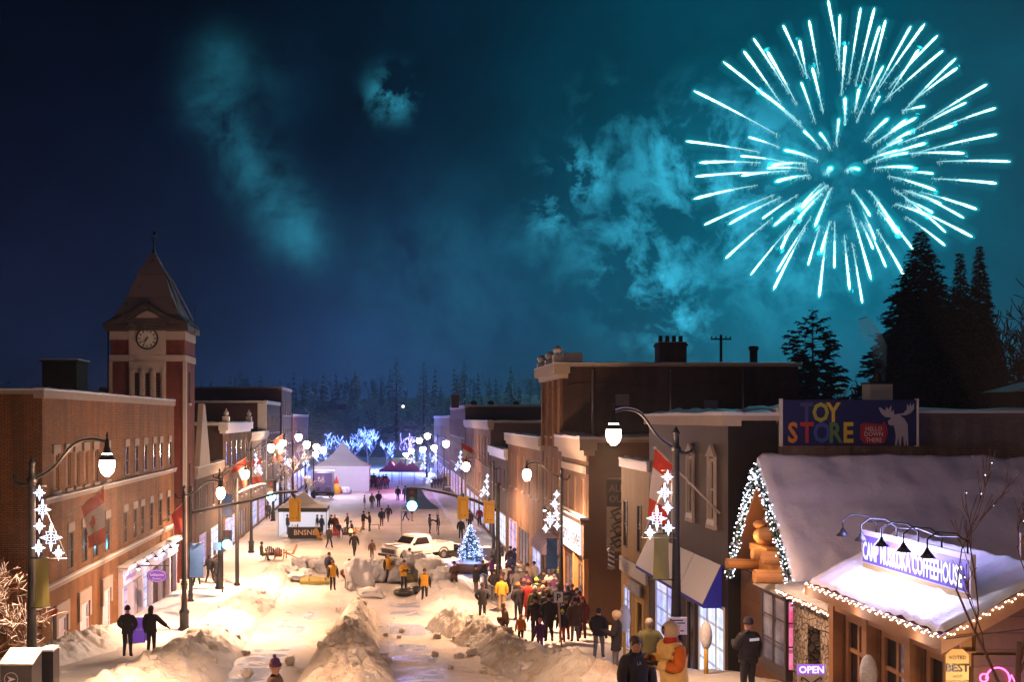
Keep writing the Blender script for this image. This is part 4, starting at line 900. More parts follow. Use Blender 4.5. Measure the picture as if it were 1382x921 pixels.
# stone entry
ST, nst, b = newmat('field_stone'); p = pos(nst); vv = nst.node('ShaderNodeTexVoronoi', feature='DISTANCE_TO_EDGE'); nst.link(p, vv.inputs['Vector']); vv.inputs['Scale'].default_value = 7.5
vc = nst.node('ShaderNodeTexVoronoi'); nst.link(p, vc.inputs['Vector']); vc.inputs['Scale'].default_value = 7.5
rr = nst.node('ShaderNodeRGBToBW'); nst.link(vc.outputs['Color'], rr.inputs[0])
nst.link(nst.mix(nst.ramp(vv.outputs[0], [(.02, 0), (.07, 1)]), (.10, .08, .06), nst.mix(rr.outputs[0], (.22, .18, .14), (.48, .42, .36))), b.inputs['Base Color']); b.inputs['Roughness'].default_value = .85
nst.link(nst.bump(nst.ramp(vv.outputs[0], [(0, 0), (.12, 1)]), .9, .06), b.inputs['Normal'])
t = MB(); wall(t, (9.0, 22.9, -6.9), (0, -1, 0), 2.4, 3.0, [(.8, 1.45, .2, 2.5)], reveal=.5); t.box(9.002, 12, 22.88, 22.9, -6.9, -3.9)
t.build('stone_wall', ST, ch, True)
MB().quad((9.45, 21.2, -6.9), (9.45, 22.3, -6.9), (9.45, 22.3, -4.3), (9.45, 21.2, -4.3)).build('door', plain('dark_door', (.03, .02, .02), .6), ch, True)
t = MB(); t.box(8.75, 9.9, 20.4, 23.1, -3.92, -3.8); snowcap(t, 8.7, 9.9, 20.4, 23.15, -3.798, .2, 1, .25); t.build('entry_roof', [FRAMEW, SNOW], ch, True)
# bay window
bx0, bx1, by0, by1 = 9.12, 9.5, 23.65, 25.2
t = MB(); t.box(bx0, bx1 + .3, by0, by1, -6.0, -5.75); t.box(bx0, bx1 + .3, by0, by1, -4.2, -4.05)
for x, y in ((bx0, by0), (bx0, by1 - .08), (bx0, (by0 + by1) / 2 - .04), (bx1, by0)): t.box(x, x + .08, y, y + .08, -5.75, -4.2)
for z in (-5.25, -4.7): t.box(bx0 + .02, bx0 + .05, by0 + .08, by1 - .08, z, z + .03); t.box(bx0 + .08, bx1, by0 + .02, by0 + .05, z, z + .03)
bay = t.build('bay_window', plain('dark_bay', (.05, .04, .045), .6), ch, True)
t = MB(); t.quad((bx0 + .03, by1 - .08, -5.75), (bx0 + .03, by0 + .08, -5.75), (bx0 + .03, by0 + .08, -4.2), (bx0 + .03, by1 - .08, -4.2), 0); t.quad((bx0 + .08, by0 + .03, -5.75), (bx1 + .3, by0 + .03, -5.75), (bx1 + .3, by0 + .03, -4.2), (bx0 + .08, by0 + .03, -4.2), 1); t.build('pane', [LITDIM, LITPINK], ch, True)
t = MB(); c = [(bx0 - .15, by0 - .15, -4.05), (bx1 + .3, by0 - .15, -4.05), (bx1 + .3, by1 + .15, -4.05), (bx0 - .15, by1 + .15, -4.05), (bx1 + .25, by0 + .5, -3.55), (bx1 + .25, by1 - .5, -3.55)]
t.add(c, [(0, 1, 4), (0, 4, 5, 3), (3, 5, 2), (3, 2, 1, 0)]); t.build('bay_roof', plain('grey_bay_roof', (.25, .24, .27), .7), ch, True)
# the front hall with the lit roof, facing the street
fh = thing('coffeehouse_porch', 'timber front hall of the coffee house with bright snowy roof and glazed doors', 'porch', (8.6, 15, -6.2))
EX, EY_, FY = 8.0, 14.9, 19.0
PRX = 9.65
def pz(x, y): return -3.16 + (min(x, PRX) - EX) * .56 - max(0, x - PRX) * .56
t = MB()
hs = [(19.7 - b_, 19.7 - a_, 1.3, 3.24) for a_, b_ in ((15.55, 16.55), (16.95, 18.05), (18.45, 19.45))]
wall(t, (8.6, 19.7, -6.9), (0, -1, 0), 4.6, 4.05, hs, reveal=.1)
hf2 = [(1.3, 2.35, .6, 2.35)]
wall(t, (8.6, 15.1, -6.9), (1, 0, 0), 2.6, 3.9, [(.82, 1.72, 1.55, 2.6)], reveal=.12); t.prism([(8.6, 15.1, -3.0), (10.7, 15.1, -3.0), (PRX, 15.1, -2.42)], (0, .1, 0)); t.box(8.601, 11.2, 19.5, 19.7, -6.9, -2.9)
t.build('wall', LOG, fh, True)
for a_, b_ in ((15.55, 16.55), (16.95, 18.05), (18.45, 19.45)):
    u0, u1 = 19.7 - b_, 19.7 - a_
    w_ = window(fh, (8.6, 19.7, -6.9), (0, -1, 0), (u0, u1, 1.3, 3.24), FRAMEW, DARKGLASS, reveal=.1, bars=(2, 3), fw_=.12, name='glazed_door')
    tt = MB(); M = oframe((8.6, 19.7, -6.9), (0, -1, 0))
    lbox(tt, M, (u0 + u1) / 2 + .05, u1 - .13, -.081, -.074, 1.45, 3.1); tt.build('lit_pane', LITDIM, fh, True)
for y in (15.3, 16.75, 18.25, 19.6): t = MB(); t.box(8.42, 8.6, y - .09, y + .09, -6.9, -3.0); t.build('post', FRAMEW, fh, True)
t = MB(); t.box(8.45, 8.6, 15.1, 19.7, -3.62, -3.4); t.build('beam', FRAMEW, fh, True)
t = MB(); t.prism([(EX, EY_, -3.30), (EX, EY_, -3.16), (PRX, EY_, pz(PRX, 0)), (11.3, EY_, pz(11.3, 0)), (11.3, EY_, pz(11.3, 0) - .14), (PRX, EY_, pz(PRX, 0) - .14)][::-1], (0, FY + .7 - EY_, 0)); t.box(EX - .04, EX, EY_, FY + .7, -3.34, -3.12); t.prism([(EX - .04, EY_ - .05, -3.38), (EX - .04, EY_ - .05, -3.12), (PRX, EY_ - .05, pz(PRX, 0) + .04), (11.3, EY_ - .05, pz(11.3, 0) + .04), (11.3, EY_ - .05, pz(11.3, 0) - .2), (PRX, EY_ - .05, pz(PRX, 0) - .2)][::-1], (0, .049, 0)); t.build('roof', FRAMEW, fh, True)
t = MB(); nx, ny = 64, 52; vs = []
for j in range(ny):
    for i in range(nx):
        x = EX + .03 + 3.2 * (i / (nx - 1)) ** 1.2; y = EY_ + .03 + (FY + .65 - EY_) * j / (ny - 1)
        rib = abs((y * 2.6) % 1 - .5) * 2
        z = pz(x, y) + .10 + .045 * nz(x * .6, y * 2.4, 1.2, 3) + .03 * fr(x, y, 1.5, 4) + .035 * rib * (1 - sm(0, 1.2, x - EX))
        if i == 0 or j in (0, ny - 1): z -= .08
        vs.append((x, y, z))
t.add(vs, [(j * nx + i, j * nx + i + 1, (j + 1) * nx + i + 1, (j + 1) * nx + i) for j in range(ny - 1) for i in range(nx - 1)], 0, True)
t.build('snow_layer', snow('lit_roof_snow', (.82, .82, .86), bs=.5), fh, True)
# strings of small lights along the eaves
sl_ = thing('string_lights', 'string of small warm lights along the coffee house eaves and rake', 'string lights', (EX, EY_, -3.1)); t = MB(); e_ = MB(); rnd = random.Random(3)
wp = []
for k in range(95):
    y = EY_ + (FY + .6 - EY_) * k / 94; p = Vector((EX - .06, y, -3.14 + .035 * math.sin(k * 1.3))); wp.append(p); e_.octa(p, .015)
for k in range(60):
    x = EX + 2.7 * k / 59; e_.octa((x, EY_ - .07, pz(x, 0) + .02 + .03 * math.sin(k * 1.7)), .015)
for k in range(34): e_.octa((8.70, 20.4 + 2.7 * k / 33, -3.86 + rnd.uniform(-.04, .04)), .02)
for k in range(28): e_.octa((8.85 + rnd.uniform(-.08, .1), 20.3 + rnd.uniform(0, 1.6), -3.66 + rnd.uniform(-.05, .08)), .016)
t.tube(wp, .008, 4); t.tube([(EX, EY_ - .07, pz(EX, 0)), (EX + 2.7, EY_ - .07, pz(EX + 2.7, 0))], .008, 4)
t.build('wire', IRON, sl_, True); x = e_.build('bulbs', WARMBULB, sl_, True); x['kind'] = 'stuff'
for y in (15.5, 17.5, 19.5): lamp('eave_light', (EX - .15, y, -3.3), 5, (1, .75, .6), .15)
# the long sign
sb = thing('coffeehouse_sign', 'long floodlit purple and white sign with blocky white lettering on the snowy roof', 'sign', (8.65, 17.7, -2.770)); SX = 8.65; sy0, sy1 = 15.33, 18.83
t = MB(); t.box(SX, SX + .08, sy0, sy1, -2.770, -2.020); t.build('panel', plain('sign_white', (.62, .60, .72), .5, .05), sb, True)
t = MB(); t.box(SX - .006, SX - .001, sy0 + .04, sy1 - .04, -2.590, -2.110); t.build('purple_field', plain('sign_purple', (.09, .06, .36), .5, .1), sb, True)
t = MB(); t.box(SX - .006, SX - .001, sy0 + .04, sy1 - .04, -2.750, -2.610); t.build('gold_band', plain('sign_gold', (.42, .30, .10), .6, .5, 30), sb, True)
t = MB(); text_mesh(t, 'CAMP MUSKOKA COFFEEHOUSE', (SX - .008, sy1 - .08, -2.530), (0, -1, 0), Z, .44, squeeze=.50, bold=.012); t.build('lettering', emit('letter_self_glow', (.9, .92, 1.0), .85), sb, True)  # floodlight on the letters put into their colour as emission
t = MB(); ys_ = [sy1 - .35 - k * .72 for k in range(5)]
for y in ys_:
    t.tube([(SX + .04, y - .12, -2.020), (SX + .04, y - .12, -1.850), (SX - .1, y - .05, -1.730), (SX - .35, y, -1.710), (SX - .5, y, -1.820), (SX - .5, y, -1.950)], .014, 6)
    t.lathe([(.02, .12), (.05, .06), (.12, -.03), (.115, -.03), (.04, .05)], (SX - .5, y, -2.070), 10)
t.tube([(SX + .04, y_, -1.830 + .03 * math.sin(i * 1.6)) for i, y_ in enumerate([sy0 + .1 + k * .3 for k in range(12)])], .012, 5)
t.build('gooseneck_lamp', IRON, sb, True)
for y in ys_:
    l_ = lamp('sign_spot', (SX - .5, y, -2.12), 15, (.72, .76, 1.0), .04, 'SPOT', spot_size=R(120), spot_blend=.6); aim(l_, (.75, 0, -1))
lamp('roof_fill_light', (8.3, 17.4, -1.95), 520, (.50, .44, 1.0), .5)  # added violet fill without a fitting, tints the main roof snow lavender
lamp('best_sign_fill', (8.35, 14.2, -3.75), 40, (1, .7, .4), .05)  # added lamp without a fitting, brightens the shield sign
lamp('violet_shop_glow', (9.6, 14.3, -4.0), 25, (.45, .25, 1.0), .2)
# small signs of the coffee house
bs_ = thing('best_sign', 'yellow shield sign reading VOTED BEST on the log corner', 'sign', (8.5, 14.8, -3.9)); c = at(1292, 921, 14.85)
t = MB(); w2 = .165; zt = at(1292, 877, 14.85).z
t.prism([(c.x - w2, 14.85, zt - .75), (c.x + w2, 14.85, zt - .75), (c.x + w2, 14.85, zt - .08), (c.x + w2 * .5, 14.85, zt), (c.x - w2 * .5, 14.85, zt), (c.x - w2, 14.85, zt - .08)], (0, .03, 0)); t.build('panel', plain('shield_gold', (.60, .36, .12), .6, .1), bs_, True)
t = MB(); [text_mesh(t, s_, (c.x, 14.845, zt - dz), (1, 0, 0), Z, sz, align='CENTER', bold=bo) for s_, dz, sz, bo in (('VOTED', .145, .075, 0), ('BEST', .32, .155, .004), ('HOT', .41, .06, 0), ('CHOCOLATE', .48, .055, 0))]; t.build('lettering', IRON, bs_, True)
os_ = thing('open_sign', 'small purple OPEN sign with scrollwork beneath at the stone entry', 'sign', tuple(at(1095, 921, 18.0))); c = at(1095, 921, 18.0); zt = at(1095, 898, 18).z
t = MB(); t.box(c.x - .24, c.x + .24, 18, 18.03, zt - .17, zt); t.build('panel', emit('open_purple', (.32, .12, .65), .9), os_, True)
t = MB(); t.box(c.x - .24, c.x + .24, 18, 18.03, zt - .5, zt - .171); t.tube([(c.x - .2, 18.05, zt - .5), (c.x - .2, 18.05, zt - 2.2)], .02, 5); t.tube([(c.x + .2, 18.05, zt - .5), (c.x + .2, 18.05, zt - 2.2)], .02, 5); t.build('board', plain('cream_board', (.55, .42, .24), .7), os_, True)
t = MB(); text_mesh(t, 'OPEN', (c.x, 17.995, zt - .14), (1, 0, 0), Z, .17, align='CENTER', bold=.004); t.build('lettering', emit('white_letter_glow', (.95, .9, 1), 1.2), os_, True)
t = MB(); t.tube([(c.x + .16 * math.cos(a) * (1 + .2 * math.sin(3 * a)), 17.99, zt - .27 + .05 * math.sin(a * 3)) for a in [k * math.pi / 12 for k in range(13)]], .012, 5); t.build('scroll', IRON, os_, True)
ns_ = thing('neon_window', 'window glowing purple with pink neon sign in the log front wall', 'window', (10, 15.1, -4.8)); c0 = at(1313, 921, 15.2); c1 = at(1367, 889, 15.2)
t = MB(); t.box(c0.x, c1.x, 15.13, 15.16, -5.0, c1.z); t.build('pane', emit('purple_glow', (.22, .04, .75), .9, True), ns_, True)
t = MB(); xm = (c0.x + c1.x) / 2; t.tube([(xm + .17 * math.cos(a), 15.08, c1.z - .28 + .17 * math.sin(a)) for a in [k * math.pi / 10 for k in range(11)]], .012, 5); t.tube([(xm - .2 + .06 * math.cos(a), 15.08, c1.z - .26 + .06 * math.sin(a)) for a in [k * math.pi / 5 for k in range(11)]], .012, 5); t.tube([(xm + .16, 15.08, c1.z - .34), (xm + .2, 15.08, c1.z - .22), (xm + .26, 15.08, c1.z - .34)], .012, 5); t.build('neon_tube', emit('neon_pink', (1.0, .10, .45), 5), ns_, True)
t = MB()
for a, b_, c_, d_ in ((c0.x - .08, c0.x, -5, c1.z + .08), (c1.x, c1.x + .08, -5, c1.z + .08), (c0.x, c1.x, c1.z, c1.z + .08)): t.box(a, b_, 15.04, 15.13, c_, d_)
t.build('frame', LOG, ns_, True)
g = thing('hanging_board', 'cream notice board hanging at the right edge over the log hall', 'sign', tuple(at(1384, 750, 16))); c = at(1378, 720, 16); d = at(1395, 795, 16)
t = MB(); t.box(c.x, d.x, 16, 16.04, d.z, c.z); t.build('panel', CREAM, g, True); t = MB(); t.tube([(d.x - .05, 16.02, c.z), (d.x - .05, 16.02, c.z + .3)], .02, 5); t.tube([(d.x - .05, 16.02, d.z), (d.x - .05, 16.02, pz(d.x, 0) - .1)], .025, 5); t.build('rod', IRON, g, True)
# ------------------------------------------------------------------ street lamps
def star(mb, c, r, m=0, th=.012):
    """eight-pointed outline star of light tube, facing along the street"""
    pts = []
    for k in range(16):
        a = math.pi * k / 8; rr = r * (1.0 if k % 4 == 0 else (.42 if k % 2 else .62)); pts.append((c[0] + rr * math.sin(a) * .8, c[1], c[2] + rr * math.cos(a)))
    mb.tube(pts + [pts[0]], th, 4, m); mb.tube([pts[0], pts[8]], th * .8, 3, m); mb.tube([pts[4], pts[12]], th * .8, 3, m)
    q = [(c[0] + r * .3 * math.sin(a), c[1], c[2] + r * .3 * math.cos(a)) for a in [math.pi * k / 3 for k in range(7)]]; mb.tube(q, th * .8, 3, m)
STARL = emit('star_light', (0.62, 0.74, 1.0), 3.2)
def ornament(label, x, y, ztop, k=1.0, flip=1):
    g = thing('star_ornament', label, 'light ornament', (x, y, ztop), 0, 'lit star ornaments on the lamp posts')
    # rows of stars growing downwards, held on a dark frame
    t = MB()
    for dx, dz, r_ in ((.12, -.18, .2), (.2, -.62, .27), (.12, -1.05, .19), (.42, -1.35, .36), (.10, -1.62, .22), (.62, -1.75, .20)): star(t, (flip * dx * k, 0, dz * k), r_ * k, 0, .013 * k)
    t.build('star_lights', STARL, g)
    t = MB(); t.tube([(-.12 * flip * k, 0, 0), (.3 * flip * k, 0, 0)], .012, 4); t.tube([(-.12 * flip * k, 0, -1.9 * k), (.85 * flip * k, 0, -1.9 * k)], .012, 4); t.tube([(0, 0, 0), (.85 * flip * k, 0, -1.9 * k)], .01, 4); t.tube([(0, 0, 0), (0, 0, -1.9 * k)], .01, 4); t.build('frame', GREYMETAL, g)
    return g
def banner(label, x, y, ztop, w_, h_, mat, flip=1):
    g = thing('street_banner', label, 'banner', (x, y, ztop), 0, 'cloth banners on the lamp posts')
    t = MB(); n = 8; vs = []
    for j in range(n + 1):
        for i in range(4): vs.append((flip * (.1 + w_ * i / 3), .04 * math.sin(i * 1.4 + j * .5), -h_ * j / n))
    t.add(vs, [(j * 4 + i, j * 4 + i + 1, (j + 1) * 4 + i + 1, (j + 1) * 4 + i) for j in range(n) for i in range(3)], 0, True); t.build('cloth', mat, g)
    [MB().tube([(0, 0, z), (flip * (w_ + .16), 0, z)], .018, 5).build('rod', IRON, g) for z in (.01, -h_ - .01)]; return g
def streetlamp(label, x, y, side, ztop, zlum, reach=1.6, W=900, zb=None, col=WARMC, gs=.95):
    zb = ground(x, y) + onpave(x) - .03 if zb is None else zb
    g = thing('street_lamp', label, 'street lamp', (x, y, zb), 0, 'curved arm street lamps along both pavements'); h = ztop - zb; s_ = -side     # arm points at the street
    t = MB(); t.lathe([(.27, 0), (.27, .12), (.21, .2), (.2, .75), (.23, .8), (.23, .86), (.14, .98), (.12, 1.3), (.085, h * .55), (.075, h - .55), (.11, h - .5), (.11, h - .42), (.07, h - .38), (.06, h - .14), (.09, h - .1), (.05, h - .04), (.015, h + .04)], n=12); t.build('pole', IRON, g)
    a0 = Vector((0, 0, h - .46)); zl = zlum - zb; t = MB()
    ax_ = [a0, Vector((s_ * reach * .28, 0, h - .3 + (zl - h + .5) * .3)), Vector((s_ * reach * .55, 0, zl + .46)), Vector((s_ * reach * .8, 0, zl + .58)), Vector((s_ * reach, 0, zl + .52))]
    # smooth the arm
    cr = []
    for i in range(len(ax_) - 1):
        p0 = ax_[max(i - 1, 0)]; p1 = ax_[i]; p2 = ax_[i + 1]; p3 = ax_[min(i + 2, len(ax_) - 1)]
        for k in range(5):
            q = k / 5; cr.append(.5 * ((2 * p1) + (p2 - p0) * q + (2 * p0 - 5 * p1 + 4 * p2 - p3) * q * q + (-p0 + 3 * p1 - 3 * p2 + p3) * q ** 3))
    cr.append(ax_[-1]); t.tube(cr, .035, 6)
    sc_ = [Vector((-s_ * .06, 0, h - .46)) + Vector((-s_ * .16 * (1 - math.cos(a)), 0, -.12 * math.sin(a) + .05 * a / 3)) for a in [k * math.pi / 6 for k in range(8)]]
    t.tube(sc_, [.035] * 7 + [.05], 6); t.build('arm', IRON, g)
    c = (s_ * reach, 0, zl)
    t = MB(); t.lathe([(.01, .74), (.03, .66), (.02, .6), (.045, .56), (.05, .42), (.075, .38), (.085, .28), (.16, .2), (.195, .14), (.17, .13)], c, 12); t.build('lantern_cap', IRON, g)
    t = MB(); t.lathe([(.01, .3), (.10, .27), (.155 * gs, .2), (.17 * gs, .13), (.18 * gs, .0), (.14 * gs, -.14 * gs), (.06 * gs, -.22 * gs), (.01, -.23 * gs)], c, 12); t.build('lamp_shade', LAMPGLASS if col is WARMC else emit('cool_lamp_glass', (.7, .9, 1), 12), g)
    # thin line of snow on the arm
    t = MB(); t.tube([p + Vector((0, 0, .035)) for p in cr], .022, 4); t.build('snow_line', SNOW, g)
    lamp('street_lamp_glow', (x + c[0], y, zb + zl - .4), W * 1.3 * (1 + .5 * sm(60, 90, y)), col, .2)
    L = lamp('street_lamp_light', (x + c[0], y, zb + zl - .3), W * 7.8 * (1 + .35 * sm(30, 50, y) + 3.0 * sm(52, 80, y)), col, .2, 'SPOT', spot_size=R(164), spot_blend=.8)
    return g
def lum(px, py, X, label, side, reach=1.5, W=900, **k):
    y = X * F / (px - VX); z = -(py - VY) * y / F; x = X + side * reach
    return streetlamp(label, x, y, side, z + .35, z, reach, W, gs=1.0 + max(0, y - 40) / 72, **k)
streetlamp('nearest left lamp post with lit lantern over the brick building, stars hung on it', -7.6, 22.3, -1, -.88, -1.03, 1.62, 620)
streetlamp('nearest right lamp post with lantern glowing before the tall building, flag behind it', 6.42, 22.9, 1, -.22, -.38, 1.38, 250, zb=-6.0)
lum(298, 667, -7.2, 'left lamp with glowing lantern beside the oval purple sign and red flag', -1, 1.6, 800)
lum(331, 641, -8.2, 'left lamp just beyond the long snow topped signal arm', -1, 1.5, 750)
lum(366, 605, -8.6, 'tall left lamp glowing above the frosted tree', -1, 1.5, 550)
lum(403, 590, -8.6, 'tall left lamp against the dark end block', -1, 1.4, 550)
lum(427, 603, -8.6, 'upper of two far left lamps close together', -1, 1.3, 450)
lum(426, 613, -9.6, 'lower of two far left lamps close together', -1, 1.3, 350)
lum(711, 642, 6.6, 'right lamp with lantern in front of the orange tan shop', 1, 1.6, 850)
lum(629, 630, 5.6, 'right lamp glowing above the pair of yellow signals', 1, 1.9, 650)
lum(602, 599, 6.2, 'right lamp glowing against the wide tan shop', 1, 1.6, 650)
lum(577, 588, 6.6, 'upper far right lamp before the dark hall', 1, 1.6, 550)
lum(566, 594, 6.0, 'far right lamp left of the upper one, over blue trees', 1, 1.3, 450)
lum(555, 608, 6.2, 'farthest right lamp low beside the blue lit trees', 1, 1.3, 400)
lum(586, 604, 7.0, 'right lamp half hidden between the far wide tan shop lamps', 1, 1.4, 400)
lum(571, 606, 7.2, 'low far right lamp over the purple tents', 1, 1.2, 300)
lum(414, 600, -7.4, 'left lamp between the tall one and the far pair', -1, 1.3, 400)
lum(436, 607, -8.0, 'farthest left lamp beside the marquee peak', -1, 1.2, 300)
lum(382, 598, -10.2, 'left lamp tucked before the far store front', -1, 1.0, 350)
lum(548, 613, 5.4, 'faint farthest lamp at the foot of the hill', 1, 1.3, 300)
streetlamp('lamp post before the coffee house, out of the picture', 6.3, 3.6, 1, 1.6, 1.4, 1.7, 520)
_bloom_lamps = [o for o in bpy.data.objects if o.type == 'LIGHT' and o.name.startswith('street_lamp_glow')]
BLOOM, nm_, b = newmat('lamp_bloom_air'); BLOOM.node_tree.nodes.remove(b); vm_ = nm_.node('ShaderNodeVolumePrincipled'); vm_.inputs['Color'].default_value = (.95, .9, .9, 1); vm_.inputs['Density'].default_value = .0016  # thin vapour balls added to imitate bloom round each lamp
nm_.link(vm_.outputs[0], BLOOM.node_tree.nodes['Material Output'].inputs['Volume'])
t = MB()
for o in _bloom_lamps: t.ball(tuple(o.location + Z * .35), 2.6 + max(0, o.location.y - 40) / 60, 18)
tag(t.build('haze', BLOOM), 'added vapour balls imitating the bloom of the lit street lamps', 'haze', kind='stuff')
# lamps just outside the picture that light the near snow
streetlamp('lamp post beside the near left tree, out of the picture', -8.2, 8.5, -1, 1.2, 1.0, 1.7, 700)
ornament('large star ornament on the nearest left lamp post', -7.5, 22.2, -1.45, .82)
ornament('large star ornament on the nearest right lamp post, behind the flag', 6.3, 22.8, -1.15, .78, -1)
ornament('star ornament above the blue banner on right lamp post', 7.95, 47.4, -3.3, 1.0, -1)
ornament('star ornament right of the lantern over the yellow signals', 7.1, 71, -3.8, .85, -1)
ornament('star ornament beside the far orange flag on the right', 6.9, 93, -2.9, .95, -1)
ornament('star ornament on left lamp post above the blue signal', -9.1, 72, -2.4, .8)
ornament('star ornament left of the frosted tree', -9.6, 98, -2.9, .9)
ornament('star ornament right of the frosted tree', -9.4, 118, -3.4, 1.1)
for px, py, y, k in ((590, 612, 118, .9), (575, 622, 140, 1.1), (583, 640, 128, 1.0), (560, 615, 150, 1.1)):
    c = at(px, py - 8, y); ornament({590: 'small star ornament nearest of the far right group', 575: 'small star ornament low between far right lamps', 583: 'lowest star ornament over the far right pavement', 560: 'smallest star ornament farthest down the right side'}[px], c.x, c.y, c.z, k, -1)
OLIVE = plain('olive_cloth', (.25, .24, .07), .8, .2); BLUEC = plain('blue_cloth', (.10, .26, .70), .8, .2)
banner('olive green banner low on the nearest right lamp post', 6.35, 22.85, -2.55, .34, 1.0, OLIVE, -1)
banner('olive green banner low on the nearest left lamp post', -7.6, 22.2, -3.0, .3, 1.05, OLIVE, 1)
banner('blue banner under the stars of the second right lamp post', 7.95, 47.3, -5.5, .5, 1.35, BLUEC, -1)
banner('blue banner on the post beside the oval purple sign', -8.7, 45.6, -5.5, .6, 1.5, BLUEC, 1)
banner('pale blue banner on left lamp post behind the blue signal', -9.5, 60, -4.4, .55, 1.3, BLUEC, 1)
MAPLE = [(0, 1), (.16, .68), (.36, .78), (.3, .38), (.55, .6), (.6, .42), (.95, .46), (.82, .2), (1, .1), (.5, -.3), (.56, -.5), (.08, -.42), (.06, -.95), (-.06, -.95), (-.08, -.42), (-.56, -.5), (-.5, -.3), (-1, .1), (-.82, .2), (-.95, .46), (-.6, .42), (-.55, .6), (-.3, .38), (-.36, .78), (-.16, .68)]
REDC = plain('flag_red', (.62, .045, .02), .8, .1); WHITEC = plain('flag_white', (.75, .70, .66), .8, .05)
def flag(label, base, tip, w_, h_, leaf=True, plainred=False, lean=.12):
    """red and white flag hanging from a slanted pole fixed to a wall"""
    g = thing('flag', label, 'flag', tuple(base), 0, 'flags on poles along the shop fronts'); base = Vector(base); tip = Vector(tip)
    t = MB(); t.tube([base, tip], [.035, .025], 6); t.ball(tip, .05, 6); t.build('flagpole', plain('pole_white', (.6, .52, .45), .5, .1), g, True)
    d = (base - tip).normalized(); t = MB(); nx, ny = 10, 18; vs = []
    for j in range(ny + 1):
        for i in range(nx + 1):
            f = i / nx; q = j / ny; p = tip + d * (w_ * f * (1 - .35 * q)) - Z * (h_ * q) * (1 - .12 * f)
            p += Vector((lean * q * .4, .14 * math.sin(f * 7 + q * 3) * (.3 + q), 0)); vs.append(p)
    vals = [0 if (j + .5) / ny < .27 or (j + .5) / ny > .73 or plainred else 1 for j in range(ny) for i in range(nx)]
    for k, (j, i) in enumerate([(j, i) for j in range(ny) for i in range(nx)]): t.add([vs[j * (nx + 1) + i], vs[j * (nx + 1) + i + 1], vs[(j + 1) * (nx + 1) + i + 1], vs[(j + 1) * (nx + 1) + i]], [(0, 1, 2, 3)], vals[k], True)
    t.build('cloth', [REDC, WHITEC], g, True)
    if leaf and not plainred:
        c = vs[(ny // 2) * (nx + 1) + nx // 2]; uu = (vs[(ny // 2) * (nx + 1) + nx // 2 + 1] - c).normalized(); vv_ = Vector((0, 0, 1)); k_ = h_ * .13; nn = uu.cross(vv_)
        if nn.y > 0: nn = -nn
        pts = [Vector((c.x, c.y, c.z)) + nn * .05 + (uu * b_ + vv_ * a_ * -1) * k_ for a_, b_ in MAPLE]; tri = mg.tessellate_polygon([[Vector((a_, b_, 0)) for a_, b_ in MAPLE]]); t = MB(); t.add(pts, [tuple(f) for f in tri]); t.build('maple_leaf', REDC, g, True)
    return g
flag('large red and white maple leaf flag on the brick building beside stars', (-12.45, 40.5, -3.9), (-11.0, 40.5, -2.7), 1.15, 2.15)
flag('red and white maple leaf flag hanging over the dark shop awning', (9.35, 29.0, -2.66), (7.55, 29.0, -.82), 1.0, 1.95, lean=-.5)
flag('plain red flag hanging above the oval purple sign', (-12.45, 58.3, -5.8), (-11.4, 58.3, -4.8), .9, 1.6, plainred=True)
flag('red flag over the left pavement beyond the green lit signal', (-12.45, 79, -4.2), (-10.6, 79, -3.0), 1.4, 2.2, leaf=False)
flag('white flag hanging left of the frosted tree', (-12.45, 86, -4.0), (-10.3, 86, -3.2), 1.2, 2.2, leaf=False)
flag('distant red flag left of the far lamps', (-12.4, 104, -3.0), (-10.3, 104, -1.6), 1.5, 2.6, leaf=False)
flag('orange lit flag on the right side near the glowing lamp', (9.35, 98, -3.6), (7.3, 98, -2.3), 1.2, 2.0, leaf=False)
# hanging oval sign
g = thing('oval_sign', 'purple oval sign hanging from a bracket on the shopfront', 'sign', (-12.3, 50.5, -7.2)); c = at(212, 778, 50.5)
t = MB(); n = 24; t.prism([(c.x + .5 * math.cos(2 * math.pi * k / n), 50.5, c.z + .32 * math.sin(2 * math.pi * k / n)) for k in range(n)], (0, .05, 0)); t.build('panel', plain('oval_purple', (.10, .03, .32), .5), g, True)
t = MB(); text_mesh(t, 'bellissimo', (c.x, 50.49, c.z + .0), (1, 0, 0), Z, .19, align='CENTER', squeeze=.9); text_mesh(t, 'flowers', (c.x, 50.49, c.z - .17), (1, 0, 0), Z, .15, align='CENTER'); t.tube([(c.x + .44 * math.cos(a), 50.49, c.z + .27 * math.sin(a)) for a in [2 * math.pi * k / 24 for k in range(25)]], .01, 3); t.build('lettering', LILACPAINT, g, True)
t = MB(); t.tube([(-12.4, 50.52, c.z + .5), (c.x + .6, 50.52, c.z + .5)], .03, 6); t.tube([(c.x - .3, 50.52, c.z + .5), (c.x - .3, 50.52, c.z + .2)], .012, 4); t.tube([(c.x + .3, 50.52, c.z + .5), (c.x + .3, 50.52, c.z + .2)], .012, 4); t.build('bracket', IRON, g, True)
lamp('oval_sign_light', (c.x, 49.9, c.z + .3), 6, (.7, .6, 1), .1)

